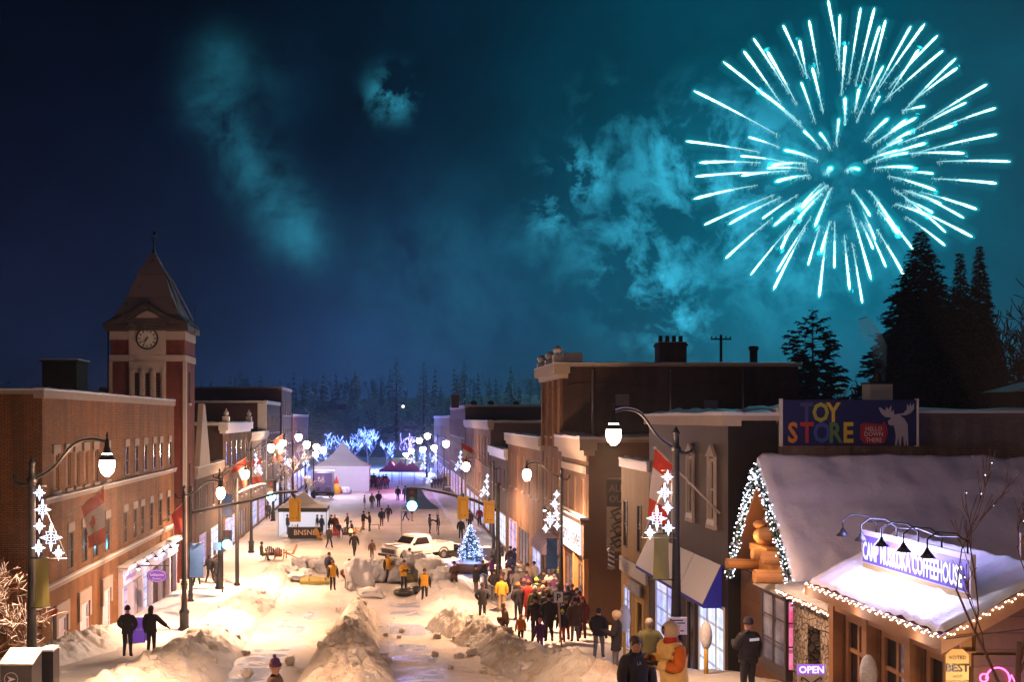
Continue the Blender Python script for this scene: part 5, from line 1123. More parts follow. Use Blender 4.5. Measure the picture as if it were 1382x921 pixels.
# ------------------------------------------------------------------ traffic signals
SIGY = plain('signal_yellow', (.75, .42, .03), .5, .08)
GRN = emit('green_signal', (0.10, 0.62, 1.0), 30.0)
def signal(g, c, back=True, w_=.62, h_=1.25):
    """housing seen from behind (yellow backboard) or facing us with its green lamp lit"""
    t = MB(); x, y, z = c
    if back:
        t.box(x - w_ / 2, x + w_ / 2, y, y + .04, z - h_ / 2, z + h_ / 2); t.box(x - .17, x + .17, y - .18, y - .001, z - h_ * .4, z + h_ * .36); t.build('backboard', SIGY, g, True)
        t = MB(); [t.box(x - .12, x - .06, y - .2, y - .181, z - h_ * .34, z - h_ * .3), t.box(x + .06, x + .12, y - .2, y - .181, z - h_ * .34, z - h_ * .3), t.box(x - .05, x + .05, y - .06, y + .02, z + h_ / 2, z + h_ / 2 + .2)]; t.build('bracket', IRON, g, True)
        t = MB(); snowcap(t, x - w_ / 2, x + w_ / 2, y - .02, y + .06, z + h_ / 2 + .001, .06, 0, .1); t.build('snow_layer', SNOW, g, True)
    else:
        t.box(x - w_ / 2, x + w_ / 2, y, y + .04, z - h_ / 2, z + h_ / 2); t.box(x - .17, x + .17, y - .12, y - .001, z - h_ * .45, z + h_ * .45); t.build('housing', IRON, g, True)
        for k, m_ in ((.3, plain('dark_red_lens', (.1, .01, .01), .3)), (0, plain('dark_amber_lens', (.12, .06, .01), .3)), (-.3, GRN)):
            t = MB(); ycyl(t, (x, y - .121, z + h_ * k), .13 if k > -.1 else .27, .03, 0, 14); t.build('signal_lens', m_, g, True)
            t = MB(); t.tube([(x + .15 * math.cos(a), y - .2, z + h_ * k + .15 * math.sin(a)) for a in [math.pi * q / 8 for q in range(9)]], .02, 4); t.build('visor', IRON, g, True)
        lamp('signal_light', (x, y - .5, z - h_ * .3), 40, (.1, .5, 1.0), .12)
def mast(label, base, top, arm, sigs):
    g = thing('traffic_signal', label, 'traffic signal', tuple(base), 0, 'traffic signals on long arms'); t = MB(); t.lathe([(.2, 0), (.2, .1), (.13, .2), (.10, top - base.z)], tuple(base), 10); t.build('pole', IRON, g, True)
    arm = [Vector(p) for p in arm]; t = MB(); t.tube(arm, [.09 - .04 * i / (len(arm) - 1) for i in range(len(arm))], 7); t.build('arm', IRON, g, True)
    t = MB(); t.tube([p + Z * .07 for p in arm], .05, 5); t.build('snow_line', SNOW, g, True)
    for c, b_ in sigs: signal(g, c, b_)
    return g
b0 = at(257, 780, 55); b0.z = ground(b0.x, 55) + .1
mast('left signal mast with snow topped arm and yellow backed signal over the black booth', b0, -3.6, [at(257, 693, 55), at(290, 686, 55), at(340, 676, 55), at(375, 666, 55), at(402, 664, 55)], [(at(398, 689, 54.85), True)])
b1 = at(672, 780, 58); b1.z = ground(b1.x, 58)
mast('right signal mast with two yellow backed signals and a green light at its tip', b1, -3.6, [at(672, 690, 58), at(640, 676, 58), at(600, 666, 58), at(570, 660, 58), at(553, 659, 58)], [(at(625, 686, 57.85), True), (at(660, 692, 57.8), True), (at(556, 674, 57.8), False)])
b2 = at(320, 785, 62); b2.z = ground(b2.x, 62) + .1
mast('left signal post with short dark arm and green light beyond the white booth', b2, -3.6, [at(320, 668, 62), at(335, 660, 62), at(352, 655, 62), at(372, 655, 62)], [(at(366, 662, 61.8), False)])
g = thing('pedestal_signal', 'low signal glowing blue on a pole above the pavement walkers', 'traffic signal', tuple(at(301, 785, 59)))
c = at(307, 728, 59); signal(g, c, False, .5, 1.0); t = MB(); t.tube([(c.x - .3, 59.1, c.z + .2), (c.x - .3, 59.1, ground(c.x, 59))], .06, 6); t.tube([(c.x - .3, 59.1, c.z), (c.x, 59.05, c.z)], .03, 5); t.build('pole', IRON, g, True)
t = MB(); c2 = at(293, 738, 59); t.box(c2.x - .22, c2.x + .22, 59, 59.03, c2.z - .22, c2.z + .22); t.build('plate', WHITEPAINT, g, True)
# ------------------------------------------------------------------ post signs
def postsign(name, label, px, py, fy, boards_, lean=0.0, postmat=None, r=.035):
    p = foot(px, fy); k = F / p.y; g = thing(name, label, 'sign', tuple(p)); top = (fy - py) / k
    t = MB(); t.tube([(lean * top, 0, top), (0, 0, -.1)], r, 6); t.build('post', postmat or GREYMETAL, g)
    for i, (dy0, dy1, w_, mat, txt) in enumerate(boards_):
        z1 = (fy - dy0) / k; z0 = (fy - dy1) / k; xx = lean * (z0 + z1) / 2
        t = MB(); t.box(xx - w_ / k / 2, xx + w_ / k / 2, -.07, -.04, z0, z1); t.build('board', mat, g)
        if txt:
            t = MB(); ls = txt.split('\n'); hh = (z1 - z0) / len(ls)
            for q, l_ in enumerate(ls): text_mesh(t, l_, (xx, -.075, z1 - hh * (q + .82)), (1, 0, 0), Z, hh * .95, align='CENTER', squeeze=.9, bold=.01)
            t.build('lettering', IRON, g)
    return g
BLOND = plain('blond_wood', (.5, .3, .16), .6)
postsign('parking_sign', 'small white parking sign on a leaning wooden post at the crowd', 758, 804, 878, [(804, 818, 12, WHITEPAINT, 'P')], -.07, BLOND)
postsign('washroom_sign', 'white washroom sign with two figures above a small brown plate', 249, 775, 838, [(786, 801, 12, WHITEPAINT, ''), (809, 817, 9, plain('brown_plate', (.35, .16, .04), .6), '')])
gW = bpy.data.objects['washroom_sign']; t = MB(); kk = F / gW.location.y
for dx in (-.12, .12):
    zc = (838 - 793.5) / kk; t.ball((dx, -.08, zc + .15), .04, 6); t.box(dx - .05, dx + .05, -.085, -.075, zc - .02, zc + .1); t.box(dx - .035, dx - .01, -.085, -.075, zc - .17, zc - .02); t.box(dx + .01, dx + .035, -.085, -.075, zc - .17, zc - .02)
t.build('figures', IRON, gW)
postsign('street_sign', 'small red plate with snow on it fixed beside the near left lamp post', 70, 826, 905, [(828, 836, 17, plain('red_plate', (.35, .05, .03), .6), '')])
for px, top_, ft, lab in ((843, 822, 893, 'yellow marker post with snow lump beside the woman in green skirt'), (953, 846, 918, 'yellow marker post with tall snow lump before the dark shop window')):
    p = foot(px, ft); k = F / p.y; g = thing('marker_post', lab, 'marker post', tuple(p), 0, 'yellow marker posts with snow lumps'); H_ = (ft - top_) / k
    MB().tube([(0, 0, -.1), (0, 0, H_ * .55)], .055, 8).build('post', YEL, g); t = MB(); t.ball((0, 0, H_ * .73), H_ * .27, 10, sc=(.42, .42, 1)); t.build('snow_lump', SNOW, g)
p = at(1172, 921, 17.2); g = thing('snowy_parking_meter', 'snow lump on a short post in front of the coffee house doors', 'marker post', (p.x, 17.2, ground(p.x, 17.2)))
zt = at(1172, 884, 17.2).z - g.location.z; t = MB(); t.ball((0, 0, zt - .33), .33, 10, sc=(.42, .42, 1)); t.build('snow_lump', SNOW, g); MB().tube([(0, 0, -.1), (0, 0, zt - .5)], .04, 8).build('post', GREYMETAL, g)
# notice on the nearest right lamp post
c = at(915, 845, 22.6); g = thing('notice_sign', 'white notice board with black printed lines strapped to the right lamp post', 'sign', tuple(c)); t = MB(); t.box(c.x - .22, c.x + .2, 22.6, 22.63, c.z - .2, c.z + .18); t.build('panel', WHITEPAINT, g, True)
t = MB(); [t.box(c.x - .17, c.x - .17 + w2, 22.594, 22.599, c.z + z, c.z + z + .025) for z, w2 in ((.1, .28), (.04, .32), (-.02, .22), (-.13, .3))]; t.box(c.x - .17, c.x - .14, 22.594, 22.599, c.z - .05, c.z + .14); t.build('print', IRON, g, True)
# A-board and mailbox
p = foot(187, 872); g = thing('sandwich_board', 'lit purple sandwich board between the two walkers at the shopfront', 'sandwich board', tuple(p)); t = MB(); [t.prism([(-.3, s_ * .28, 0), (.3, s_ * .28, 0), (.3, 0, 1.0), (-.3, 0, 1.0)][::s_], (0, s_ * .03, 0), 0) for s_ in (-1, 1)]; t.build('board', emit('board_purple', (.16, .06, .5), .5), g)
t = MB(); [t.tube([(x, s_ * .3, 0), (x, 0, 1.03)], .02, 4) for x in (-.31, .31) for s_ in (-1, 1)]; t.build('frame', IRON, g); t = MB(); text_mesh(t, 'fresh', (0, -.2, .5), (1, 0, 0), (0, .27, 1), .2, align='CENTER'); t.build('lettering', LILACPAINT, g)
mbx_ = thing('mail_box', 'black street mailbox with round white emblem and snow on its sloped top', 'mailbox', (-7.12, 20.6, ground(-7.12, 20.6)), 0)
zt = at(20, 890, 20.6).z - mbx_.location.z; MBK = plain('mail_black', (.014, .014, .02), .35, .2)
t = MB(); t.prism([(-.42, -.3, .1), (-.42, .3, .1), (-.42, .3, zt + .12), (-.42, -.3, zt - .05)][::-1], (.62, 0, 0)); t.build('body', MBK, mbx_)
t = MB(); [t.box(x, x + .06, y, y + .06, -.05, .1) for x in (-.4, .12) for y in (-.28, .22)]; t.build('leg', IRON, mbx_)
t = MB(); snowcap(t, -.44, .22, -.32, .32, 0, .06, 0, .1, 1, lambda x, y: zt + .035 + y * .28); t.build('snow_layer', SNOW, mbx_)
t = MB(); c = (-.2, -.302, zt - .33); ring_ = [(c[0] + .13 * math.cos(a), c[1] - .005, c[2] + .13 * math.sin(a)) for a in [2 * math.pi * q / 20 for q in range(21)]]; t.tube(ring_, .008, 4); t.add([(c[0] - .08, c[1] - .008, c[2] + .06), (c[0] + .09, c[1] - .008, c[2]), (c[0] - .08, c[1] - .008, c[2] - .06), (c[0] - .03, c[1] - .008, c[2])], [(0, 3, 1), (3, 2, 1)]); t.build('emblem', LILACPAINT, mbx_)
nb = thing('newspaper_box', 'grey newspaper box with snow behind the near left lamp post', 'newspaper box', (-7.1, 21.0, ground(-7.1, 21))); t = MB(); t.box(-.05, .25, .4, .8, 0, zt + .02); t.build('body', MBK, nb); t = MB(); snowcap(t, -.05, .25, .4, .8, zt + .022, .08, 0, .1); t.build('snow_layer', SNOW, nb)
# ------------------------------------------------------------------ trees
BARK = plain('dark_bark', (.05, .035, .03), .9, .3, 6, bump=.5); NEEDLE = plain('dark_needles', (.008, .013, .010), .9, .4, 1.5, bump=0)
FROST = plain('frosted_twig', (.55, .50, .50), .7, .2, 4); SNOWYBARK = plain('snowy_bark', (.13, .08, .055), .8, .5, 9)
def grow(rnd, p, d, L, r, lev, out, spread=.6, up=.15, kids=(3, 5), ratio=.66, tips=None, droop=0):
    n = 4; path = [p.copy()]; dd = d.copy()
    for i in range(n):
        jt = .3 if not out else 1.0
        dd = (dd + Vector((rnd.gauss(0, .14) * jt, rnd.gauss(0, .14) * jt, rnd.gauss(0, .10) + up * .25 - droop * .1))).normalized(); path.append(path[-1] + dd * L / n)
    rad = [r * (1 - .45 * i / n) for i in range(n + 1)]; out.append((path, rad, lev))
    if lev <= 0:
        if tips is not None: tips.append(path[-1])
        return
    for k in range(rnd.randint(*kids)):
        t = rnd.uniform(.35, 1.0); i = min(n - 1, int(t * n)); q = path[i].lerp(path[i + 1], t * n - i)
        side = dd.orthogonal().normalized(); side.rotate(Matrix.Rotation(rnd.uniform(0, 6.28), 3, dd)); nd = (dd * (1 - spread * .5) + side * spread * rnd.uniform(.6, 1.3) + Z * up).normalized()
        grow(rnd, q, nd, L * ratio * rnd.uniform(.75, 1.15), rad[i] * .58, lev - 1, out, spread, up, kids, ratio, tips, droop)
def bare_tree(name, label, base, h, seed, mat, lev=4, spread=.6, up=.15, kids=(3, 5), lights=None, nl=0, rad=None, trunk=.35, lean=(0, 0), ratio=.66, group=None, smin=.006, lr=.02, snowy=False):
    rnd = random.Random(seed); g = thing(name, label, 'tree', tuple(base), 0, group); out = []; r0 = rad or h * .016
    grow(rnd, Vector((0, 0, 0)), Vector((lean[0], lean[1], 1)).normalized(), h * trunk, r0, lev, out, spread, up, kids, ratio)
    tr = MB(); cr = MB(); sn = MB()
    for i, (pa, ra, l) in enumerate(out):
        big = ra[0] > r0 * .5
        (tr if i == 0 else cr).tube(pa, [max(x, smin) for x in ra], 7 if big else (4 if l > 1 else 3), 0, cap=False)
        if snowy and l <= 2 and rnd.random() < .4: cr.tube([q + Z * max(ra[0] * .7, smin) for q in pa], [max(ra[0] * .55, smin * 1.2)] * len(pa), 3, 1, cap=False)
    tr.build('trunk', mat, g); cr.build('crown', [mat, SNOW], g)
    if lights:
        e_ = MB(); small = [o_ for o_ in out if o_[2] <= max(1, lev - 1)]
        wound = [o_ for o_ in out if o_[2] >= 1] if nl > 100 else small
        rnd.shuffle(wound); k = 0
        while wound and k < nl:                                        # strings wound along whole branches
            pa, ra, l = wound[k % len(wound)] if nl <= 100 else wound.pop()
            for q_ in range(1 if nl <= 100 else 14): i = rnd.randrange(len(pa) - 1) if nl <= 100 else int(q_ / 14 * (len(pa) - 1)); f = rnd.random() if nl <= 100 else (q_ / 14 * (len(pa) - 1)) % 1; q = pa[i].lerp(pa[i + 1], f); e_.octa(q + Vector((0, -.02, 0)), lr * rnd.uniform(.5, 1.3)); k += 1
        x = e_.build('bulbs', lights, g); x['kind'] = 'stuff'
    return g
def conifer(name, label, base, h, w_, seed, n=230, flat=False, mat=None, group=None, lights=None, nl=0, snowf=.0, lr=.02, leaf=.3, bottom=.06, density=26):
    rnd = random.Random(seed); g = thing(name, label, 'tree', tuple(base), 0, group); t = MB(); c = MB()
    t.tube([(0, 0, -.3), (0, 0, h * .5), (0, 0, h)], [h * .016, h * .009, .01], 7); tips = []
    for i in range(n):
        f = bottom + (1 - bottom) * (i / n) ** .92; z = h * f; a = i * 2.399 + rnd.uniform(-.4, .4)
        L = w_ * ((1 - f) ** .85) * rnd.uniform(.62, 1.12) + .03 * w_
        if flat: L = w_ * (.35 + .65 * math.sin(min(1, (1 - f) * 1.6) * 1.57)) * rnd.uniform(.35, 1.15) if f < .97 else .2
        d = Vector((math.cos(a), math.sin(a), 0)); tip_dz = (-.28 * L + .1 * L * rnd.random()) if not flat else .12 * L
        p1 = Vector((0, 0, z)); pm = p1 + d * L * .55 + Z * (tip_dz * .35); p2 = p1 + d * L + Z * tip_dz
        c.tube([p1, pm, p2], [.02 + .008 * L, .015, .006], 3, 0, cap=False)
        m_ = max(6, int(density * L / w_ * 1.3))
        for k in range(m_):
            s_ = rnd.uniform(.18 if not flat else .45, 1.0); q = p1.lerp(pm, s_ / .55) if s_ < .55 else pm.lerp(p2, (s_ - .55) / .45)
            sd = Vector((-d.y, d.x, 0)) * rnd.choice((-1, 1)); ll = leaf * (.3 + .7 * min(1, (1 - f) * 2.2)) * (1.15 - .6 * s_) * rnd.uniform(.6, 1.3) * (1.0 if not flat else 1.2)
            e = q + (d * .5 + sd * rnd.uniform(.3, 1) + Z * rnd.uniform(-.5, .25)).normalized() * ll; wv = Vector((rnd.uniform(-1, 1), rnd.uniform(-1, 1), rnd.uniform(-.5, .5))).normalized() * ll * .27
            c.add([q + wv, q - wv, e - wv * .35, e + wv * .35], [(0, 1, 2, 3)], 1 if rnd.random() < snowf else 0)
            if rnd.random() < .3: tips.append(e)
    t.build('trunk', BARK, g); c.build('crown', [mat or NEEDLE, SNOW], g)
    if lights:
        e_ = MB()
        for q in rnd.sample(tips, min(nl, len(tips))): e_.octa(q * 1.03, lr * rnd.uniform(.7, 1.4))
        x = e_.build('bulbs', lights, g); x['kind'] = 'stuff'
    return g
def gb(px, py, y): p = at(px, py, y); return p
# the dark wood beyond the white wall
TZ = -8.0
def top(px, py, y, zb=TZ): p = at(px, py, y); return Vector((p.x, y, zb)), p.z - zb
b_, h_ = top(1243, 312, 74, -7); conifer('spruce_tree', 'tallest dark spruce at the lower right edge of the firework', b_, h_, 7.6, 3, n=520, leaf=1.1, density=60)
b_, h_ = top(1296, 342, 76, -7); conifer('slim_conifer', 'slim dark conifer just right of the tallest spruce', b_, h_, 2.8, 4, n=420, leaf=.9, density=40)
b_, h_ = top(1322, 332, 75, -7); conifer('slim_conifer', 'slim pointed dark conifer nearest the right bare trees', b_, h_, 2.8, 5, n=420, leaf=.9, density=40)
b_, h_ = top(1270, 400, 70, -7); conifer('dark_conifer', 'lower dark conifer filling between tall spruce and slim conifers', b_, h_, 6, 6, n=380, leaf=1.1, density=45)
b_, h_ = top(1225, 430, 68, -7); conifer('dark_conifer', 'lowest dark conifer at the left foot of the tall spruce', b_, h_, 5.5, 7, n=340, leaf=1.1, density=45)
b_, h_ = top(1320, 430, 66, -7); conifer('dark_conifer', 'low dark conifer under the slim pointed pair', b_, h_, 6.5, 8, n=380, leaf=1.1, density=45)
b_, h_ = top(1097, 418, 80); conifer('pine_tree', 'flat topped dark pine between the tall building and the tall spruce', b_, h_, 3.4, 9, n=120, flat=True, leaf=.95, bottom=.36, density=50)
b_, h_ = top(1075, 470, 82); conifer('pine_tree', 'smaller dark pine left of the flat topped pine', b_, h_, 2.6, 10, n=90, flat=True, leaf=.9, bottom=.34, density=46)
for i, (px, py, y, hh) in enumerate([(1150, 450, 72, 1), (1135, 480, 66, 1), (1175, 475, 64, 1), (1110, 490, 60, 1), (1368, 338, 62, 1), (1340, 420, 58, 1), (1395, 400, 60, 1), (1300, 450, 52, 1), (1240, 460, 52, 1), (1205, 470, 54, 1), (1365, 470, 50, 1)]):
    b_, h_ = top(px, py, y, -7); nm = ['first', 'x']
    bare_tree('bare_tree', ['bare tree behind the steam of the roof hatch', 'low bare tree right of the flat topped pine', 'bare tree just left of the tall spruce', 'low bare tree above the left half of the billboard', 'tall bare tree right of the slim conifers', 'thin bare tree below the slim pointed conifer', 'bare tree cut by the right picture edge', 'low bare tree before the slim conifers', 'low bare tree before the tall spruce', 'low bare tree over the moose end of the billboard', 'low bare tree over the right end of the white wall'][i],
              b_, h_ * 1.02, 40 + i, BARK, 5, .62, .16, (3, 4) if i != 4 else (4, 4), rad=.17, trunk=.36, smin=.03, group='bare trees behind the white wall')
# pale house eave at the right edge
g = thing('far_house', 'snow roofed house corner among the dark trees at right edge', 'house', tuple(at(1378, 540, 48))); c = at(1385, 526, 48); t = MB(); t.box(c.x - .5, c.x + 6, 48, 50, -6, c.z - .1); t.build('wall', DARKSIDE, g, True); t = MB(); t.prism([(c.x - .9, 47.6, c.z - .1), (c.x + 6, 47.6, c.z - .1), (c.x + 6, 47.6, c.z + .6), (c.x + 1, 47.6, c.z + .4)], (0, 2.5, 0)); t.build('roof', ROOFSNOW, g, True)
# frosted tree in the street
b_ = foot(400, 712); bare_tree('frosted_tree', 'white frosted slender tree above the black booth on the left', b_, 9.0, 61, FROST, 4, .75, .06, (5, 7), rad=.12, trunk=.62, ratio=.42, smin=.016)
# nearest trees
bare_tree('snowy_tree', 'bare tree with snowy orange lit twigs at left edge behind the lamp post', (-9.7, 23.6, -7.0), 6.0, 72, SNOWYBARK, 5, .7, .08, (3, 5), rad=.08, trunk=.38, smin=.007, snowy=True)
bare_tree('street_tree', 'thin dark bare tree with a few lights before the coffee house', (7.38, 12.3, -5.6), 6.2, 84, plain('reddish_bark', (.07, .035, .03), .8, .3, 6), 4, .42, .30, (3, 4), rad=.05, trunk=.48, smin=.0045, lean=(.03, 0), lights=BULB, nl=34, lr=.008, ratio=.62)
# blue lit trees closing the street
for i, (px, py, y, h_, s_, nl) in enumerate([(452, 583, 205, 1, 91, 800), (497, 566, 215, 1, 92, 1700), (478, 590, 210, 1, 93, 700), (522, 592, 210, 1, 95, 700), (547, 584, 220, 1, 94, 700), (575, 598, 200, 1, 96, 450), (436, 602, 190, 1, 97, 400)]):
    p = at(px, py, y); hh = p.z + 10.4
    bare_tree('light_wrapped_tree', ['blue lit tree behind the white marquee peak', 'tallest blue lit tree at the end of the street', 'blue lit tree between marquee and tallest lit tree', 'blue lit tree just right of the tallest', 'blue lit tree with the pointed top over purple tents', 'blue lit tree before the far right lamps', 'low blue lit tree left of the marquee'][i],
              (p.x, y, -10.5), hh * 1.25, s_, BARK, 4, .8, .28, (4, 5), lights=BLUEBULB if i != 4 else emit('violet_bulb', (.35, .30, 1.0), 8), nl=nl, rad=.2, trunk=.45, smin=.02, lr=.055, group='trees wrapped in blue lights at the end of the street')
    lamp('blue_tree_light', (p.x, y - 5, -10.5 + hh * .45), 9000, (.16, .25, 1.0), 2.5)
# lit spruce in its planter
p = foot(635, 772); conifer('lit_spruce', 'small spruce thick with blue white lights in a planter', (p.x, p.y, p.z + .5), 2.55, 1.25, 15, n=170, leaf=.28, mat=plain('blue_spruce', (.06, .12, .12), .8), lights=emit('icy_bulb', (.35, .5, 1.0), 6), nl=620, lr=.026, snowf=.25)
lamp('spruce_light', (p.x, p.y - 1.4, p.z + 1.4), 90, (.25, .4, 1.0), .5)
g = thing('planter', 'round snow filled planter under the lit spruce', 'planter', tuple(p)); MB().lathe([(1.05, 0), (1.3, .62), (1.22, .66), (1.1, .55)], n=18).build('tub', plain('brown_tub', (.16, .09, .06), .8), g); t = MB(); t.lathe([(1.24, .60), (1.1, .72), (.6, .82), (.01, .85)], n=18); t.build('snow_layer', SNOW, g)
# wood on the hill: one mass, and the trees that stand out of it
rnd = random.Random(99)
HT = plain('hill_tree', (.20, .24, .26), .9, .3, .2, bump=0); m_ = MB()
for i in range(620):
    x = rnd.uniform(-170, 240); y = rnd.uniform(300, 470); z = hillz(x, y) - .5; h_ = rnd.uniform(7, 14) * (1.1 if y > 400 else .8)
    if rnd.random() < .4:
        for k in range(26):
            f = .1 + .9 * k / 26; L = h_ * .2 * (1 - f) + .2; a = k * 2.4; d = Vector((math.cos(a), math.sin(a) * .5, 0)); q = Vector((x, y, z + h_ * f)); m_.add([q - Z * .4, q + Z * .35, q + d * L - Z * L * .35], [(0, 1, 2)])
    else:
        out = []; grow(rnd, Vector((x, y, z)), Vector((rnd.gauss(0, .1), 0, 1)).normalized(), h_ * .42, .14, 3, out, .55, .25, (3, 4))
        for pa, ra, l in out:
            a, b2 = pa[0], pa[-1]; w_ = Vector((max(ra[0], .05), 0, 0)); m_.add([a - w_, a + w_, b2 + w_ * .5, b2 - w_ * .5], [(0, 1, 2, 3)])
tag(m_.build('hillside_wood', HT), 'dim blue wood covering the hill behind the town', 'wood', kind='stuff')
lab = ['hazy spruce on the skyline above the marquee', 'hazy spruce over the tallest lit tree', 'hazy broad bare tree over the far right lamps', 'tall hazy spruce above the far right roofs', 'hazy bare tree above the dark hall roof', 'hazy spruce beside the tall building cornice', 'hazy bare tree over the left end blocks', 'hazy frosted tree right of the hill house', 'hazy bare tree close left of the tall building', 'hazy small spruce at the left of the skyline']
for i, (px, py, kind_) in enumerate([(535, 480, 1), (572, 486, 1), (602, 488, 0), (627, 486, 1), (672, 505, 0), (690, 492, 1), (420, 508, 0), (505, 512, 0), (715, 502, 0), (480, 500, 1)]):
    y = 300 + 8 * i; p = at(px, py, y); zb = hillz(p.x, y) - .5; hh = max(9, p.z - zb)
    if kind_: conifer('hill_spruce', lab[i], (p.x, y, zb), hh, hh * .2, 200 + i, n=80, leaf=1.6, mat=plain('hazy_tree', (.42, .48, .50), .9, .3, .2, bump=0), density=12, snowf=.1)  # pale distance haze put into the colour of these trees
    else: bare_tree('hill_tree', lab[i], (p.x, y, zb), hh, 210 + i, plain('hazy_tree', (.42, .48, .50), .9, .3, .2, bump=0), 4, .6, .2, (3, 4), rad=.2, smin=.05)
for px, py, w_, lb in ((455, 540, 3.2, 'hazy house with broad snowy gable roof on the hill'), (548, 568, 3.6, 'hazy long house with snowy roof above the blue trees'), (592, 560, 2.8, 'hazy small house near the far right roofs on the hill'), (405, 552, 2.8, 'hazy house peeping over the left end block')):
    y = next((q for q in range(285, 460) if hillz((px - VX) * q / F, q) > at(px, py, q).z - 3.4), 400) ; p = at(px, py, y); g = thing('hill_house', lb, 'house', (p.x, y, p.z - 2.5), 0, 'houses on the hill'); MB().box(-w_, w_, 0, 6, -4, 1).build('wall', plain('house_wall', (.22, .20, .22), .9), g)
    t = MB(); t.prism([(-w_ - .3, -.3, .9), (w_ + .3, -.3, .9), (w_ * .55, -.3, 2.4), (-w_ * .55, -.3, 2.4)], (0, 6.6, 0)); t.build('roof', ROOFSNOW, g)
    for x in (-w_ * .5, w_ * .4): t = MB(); t.box(x - .3, x + .3, -.03, -.001, -.9, 0); t.build('window', DARKGLASS, g)
g = thing('hill_window', 'tiny lit porch lamp on the hill above the tallest lit tree', 'lamp', tuple(at(544, 549, 284))); MB().ball((0, 0, 0), .35, 6).build('bulb', emit('porch_bulb', (1, .95, .7), 5), g)
# steam from chimneys, lit by the burst
def smoke(name, label, pts, dens, seed):
    m, n, b = newmat(name + '_vapour'); m.node_tree.nodes.remove(b); v = n.node('ShaderNodeVolumePrincipled'); v.inputs['Color'].default_value = (.8, .9, 1, 1); v.inputs['Anisotropy'].default_value = .2
    nn = n.noise(objco(n), .55, 4, .65); n.link(n.math('MULTIPLY', n.ramp(nn, [(.44, 0), (.66, 1)]), dens), v.inputs['Density']); v.inputs['Emission Strength'].default_value = 0.0
    n.link(v.outputs[0], m.node_tree.nodes['Material Output'].inputs['Volume']); t = MB(); P_ = [Vector(p[:3]) for p in pts]; t.tube(P_, [p[3] for p in pts], 12); o = t.build(name, m); m.cycles.volume_step_rate = 2.0
    return tag(o, label, 'steam', kind='stuff')
c = at(1190, 522, 33.3); smoke('hatch_steam', 'thin steam rising from the white roof hatch', [(c.x, 33.3, c.z, .1), (c.x - .05, 33.3, c.z + .6, .2), (c.x - .15, 33.3, c.z + 1.2, .32), (c.x - .45, 33.3, c.z + 1.8, .35), (c.x - .6, 33.3, c.z + 2.2, .15)], 2.6, 2)
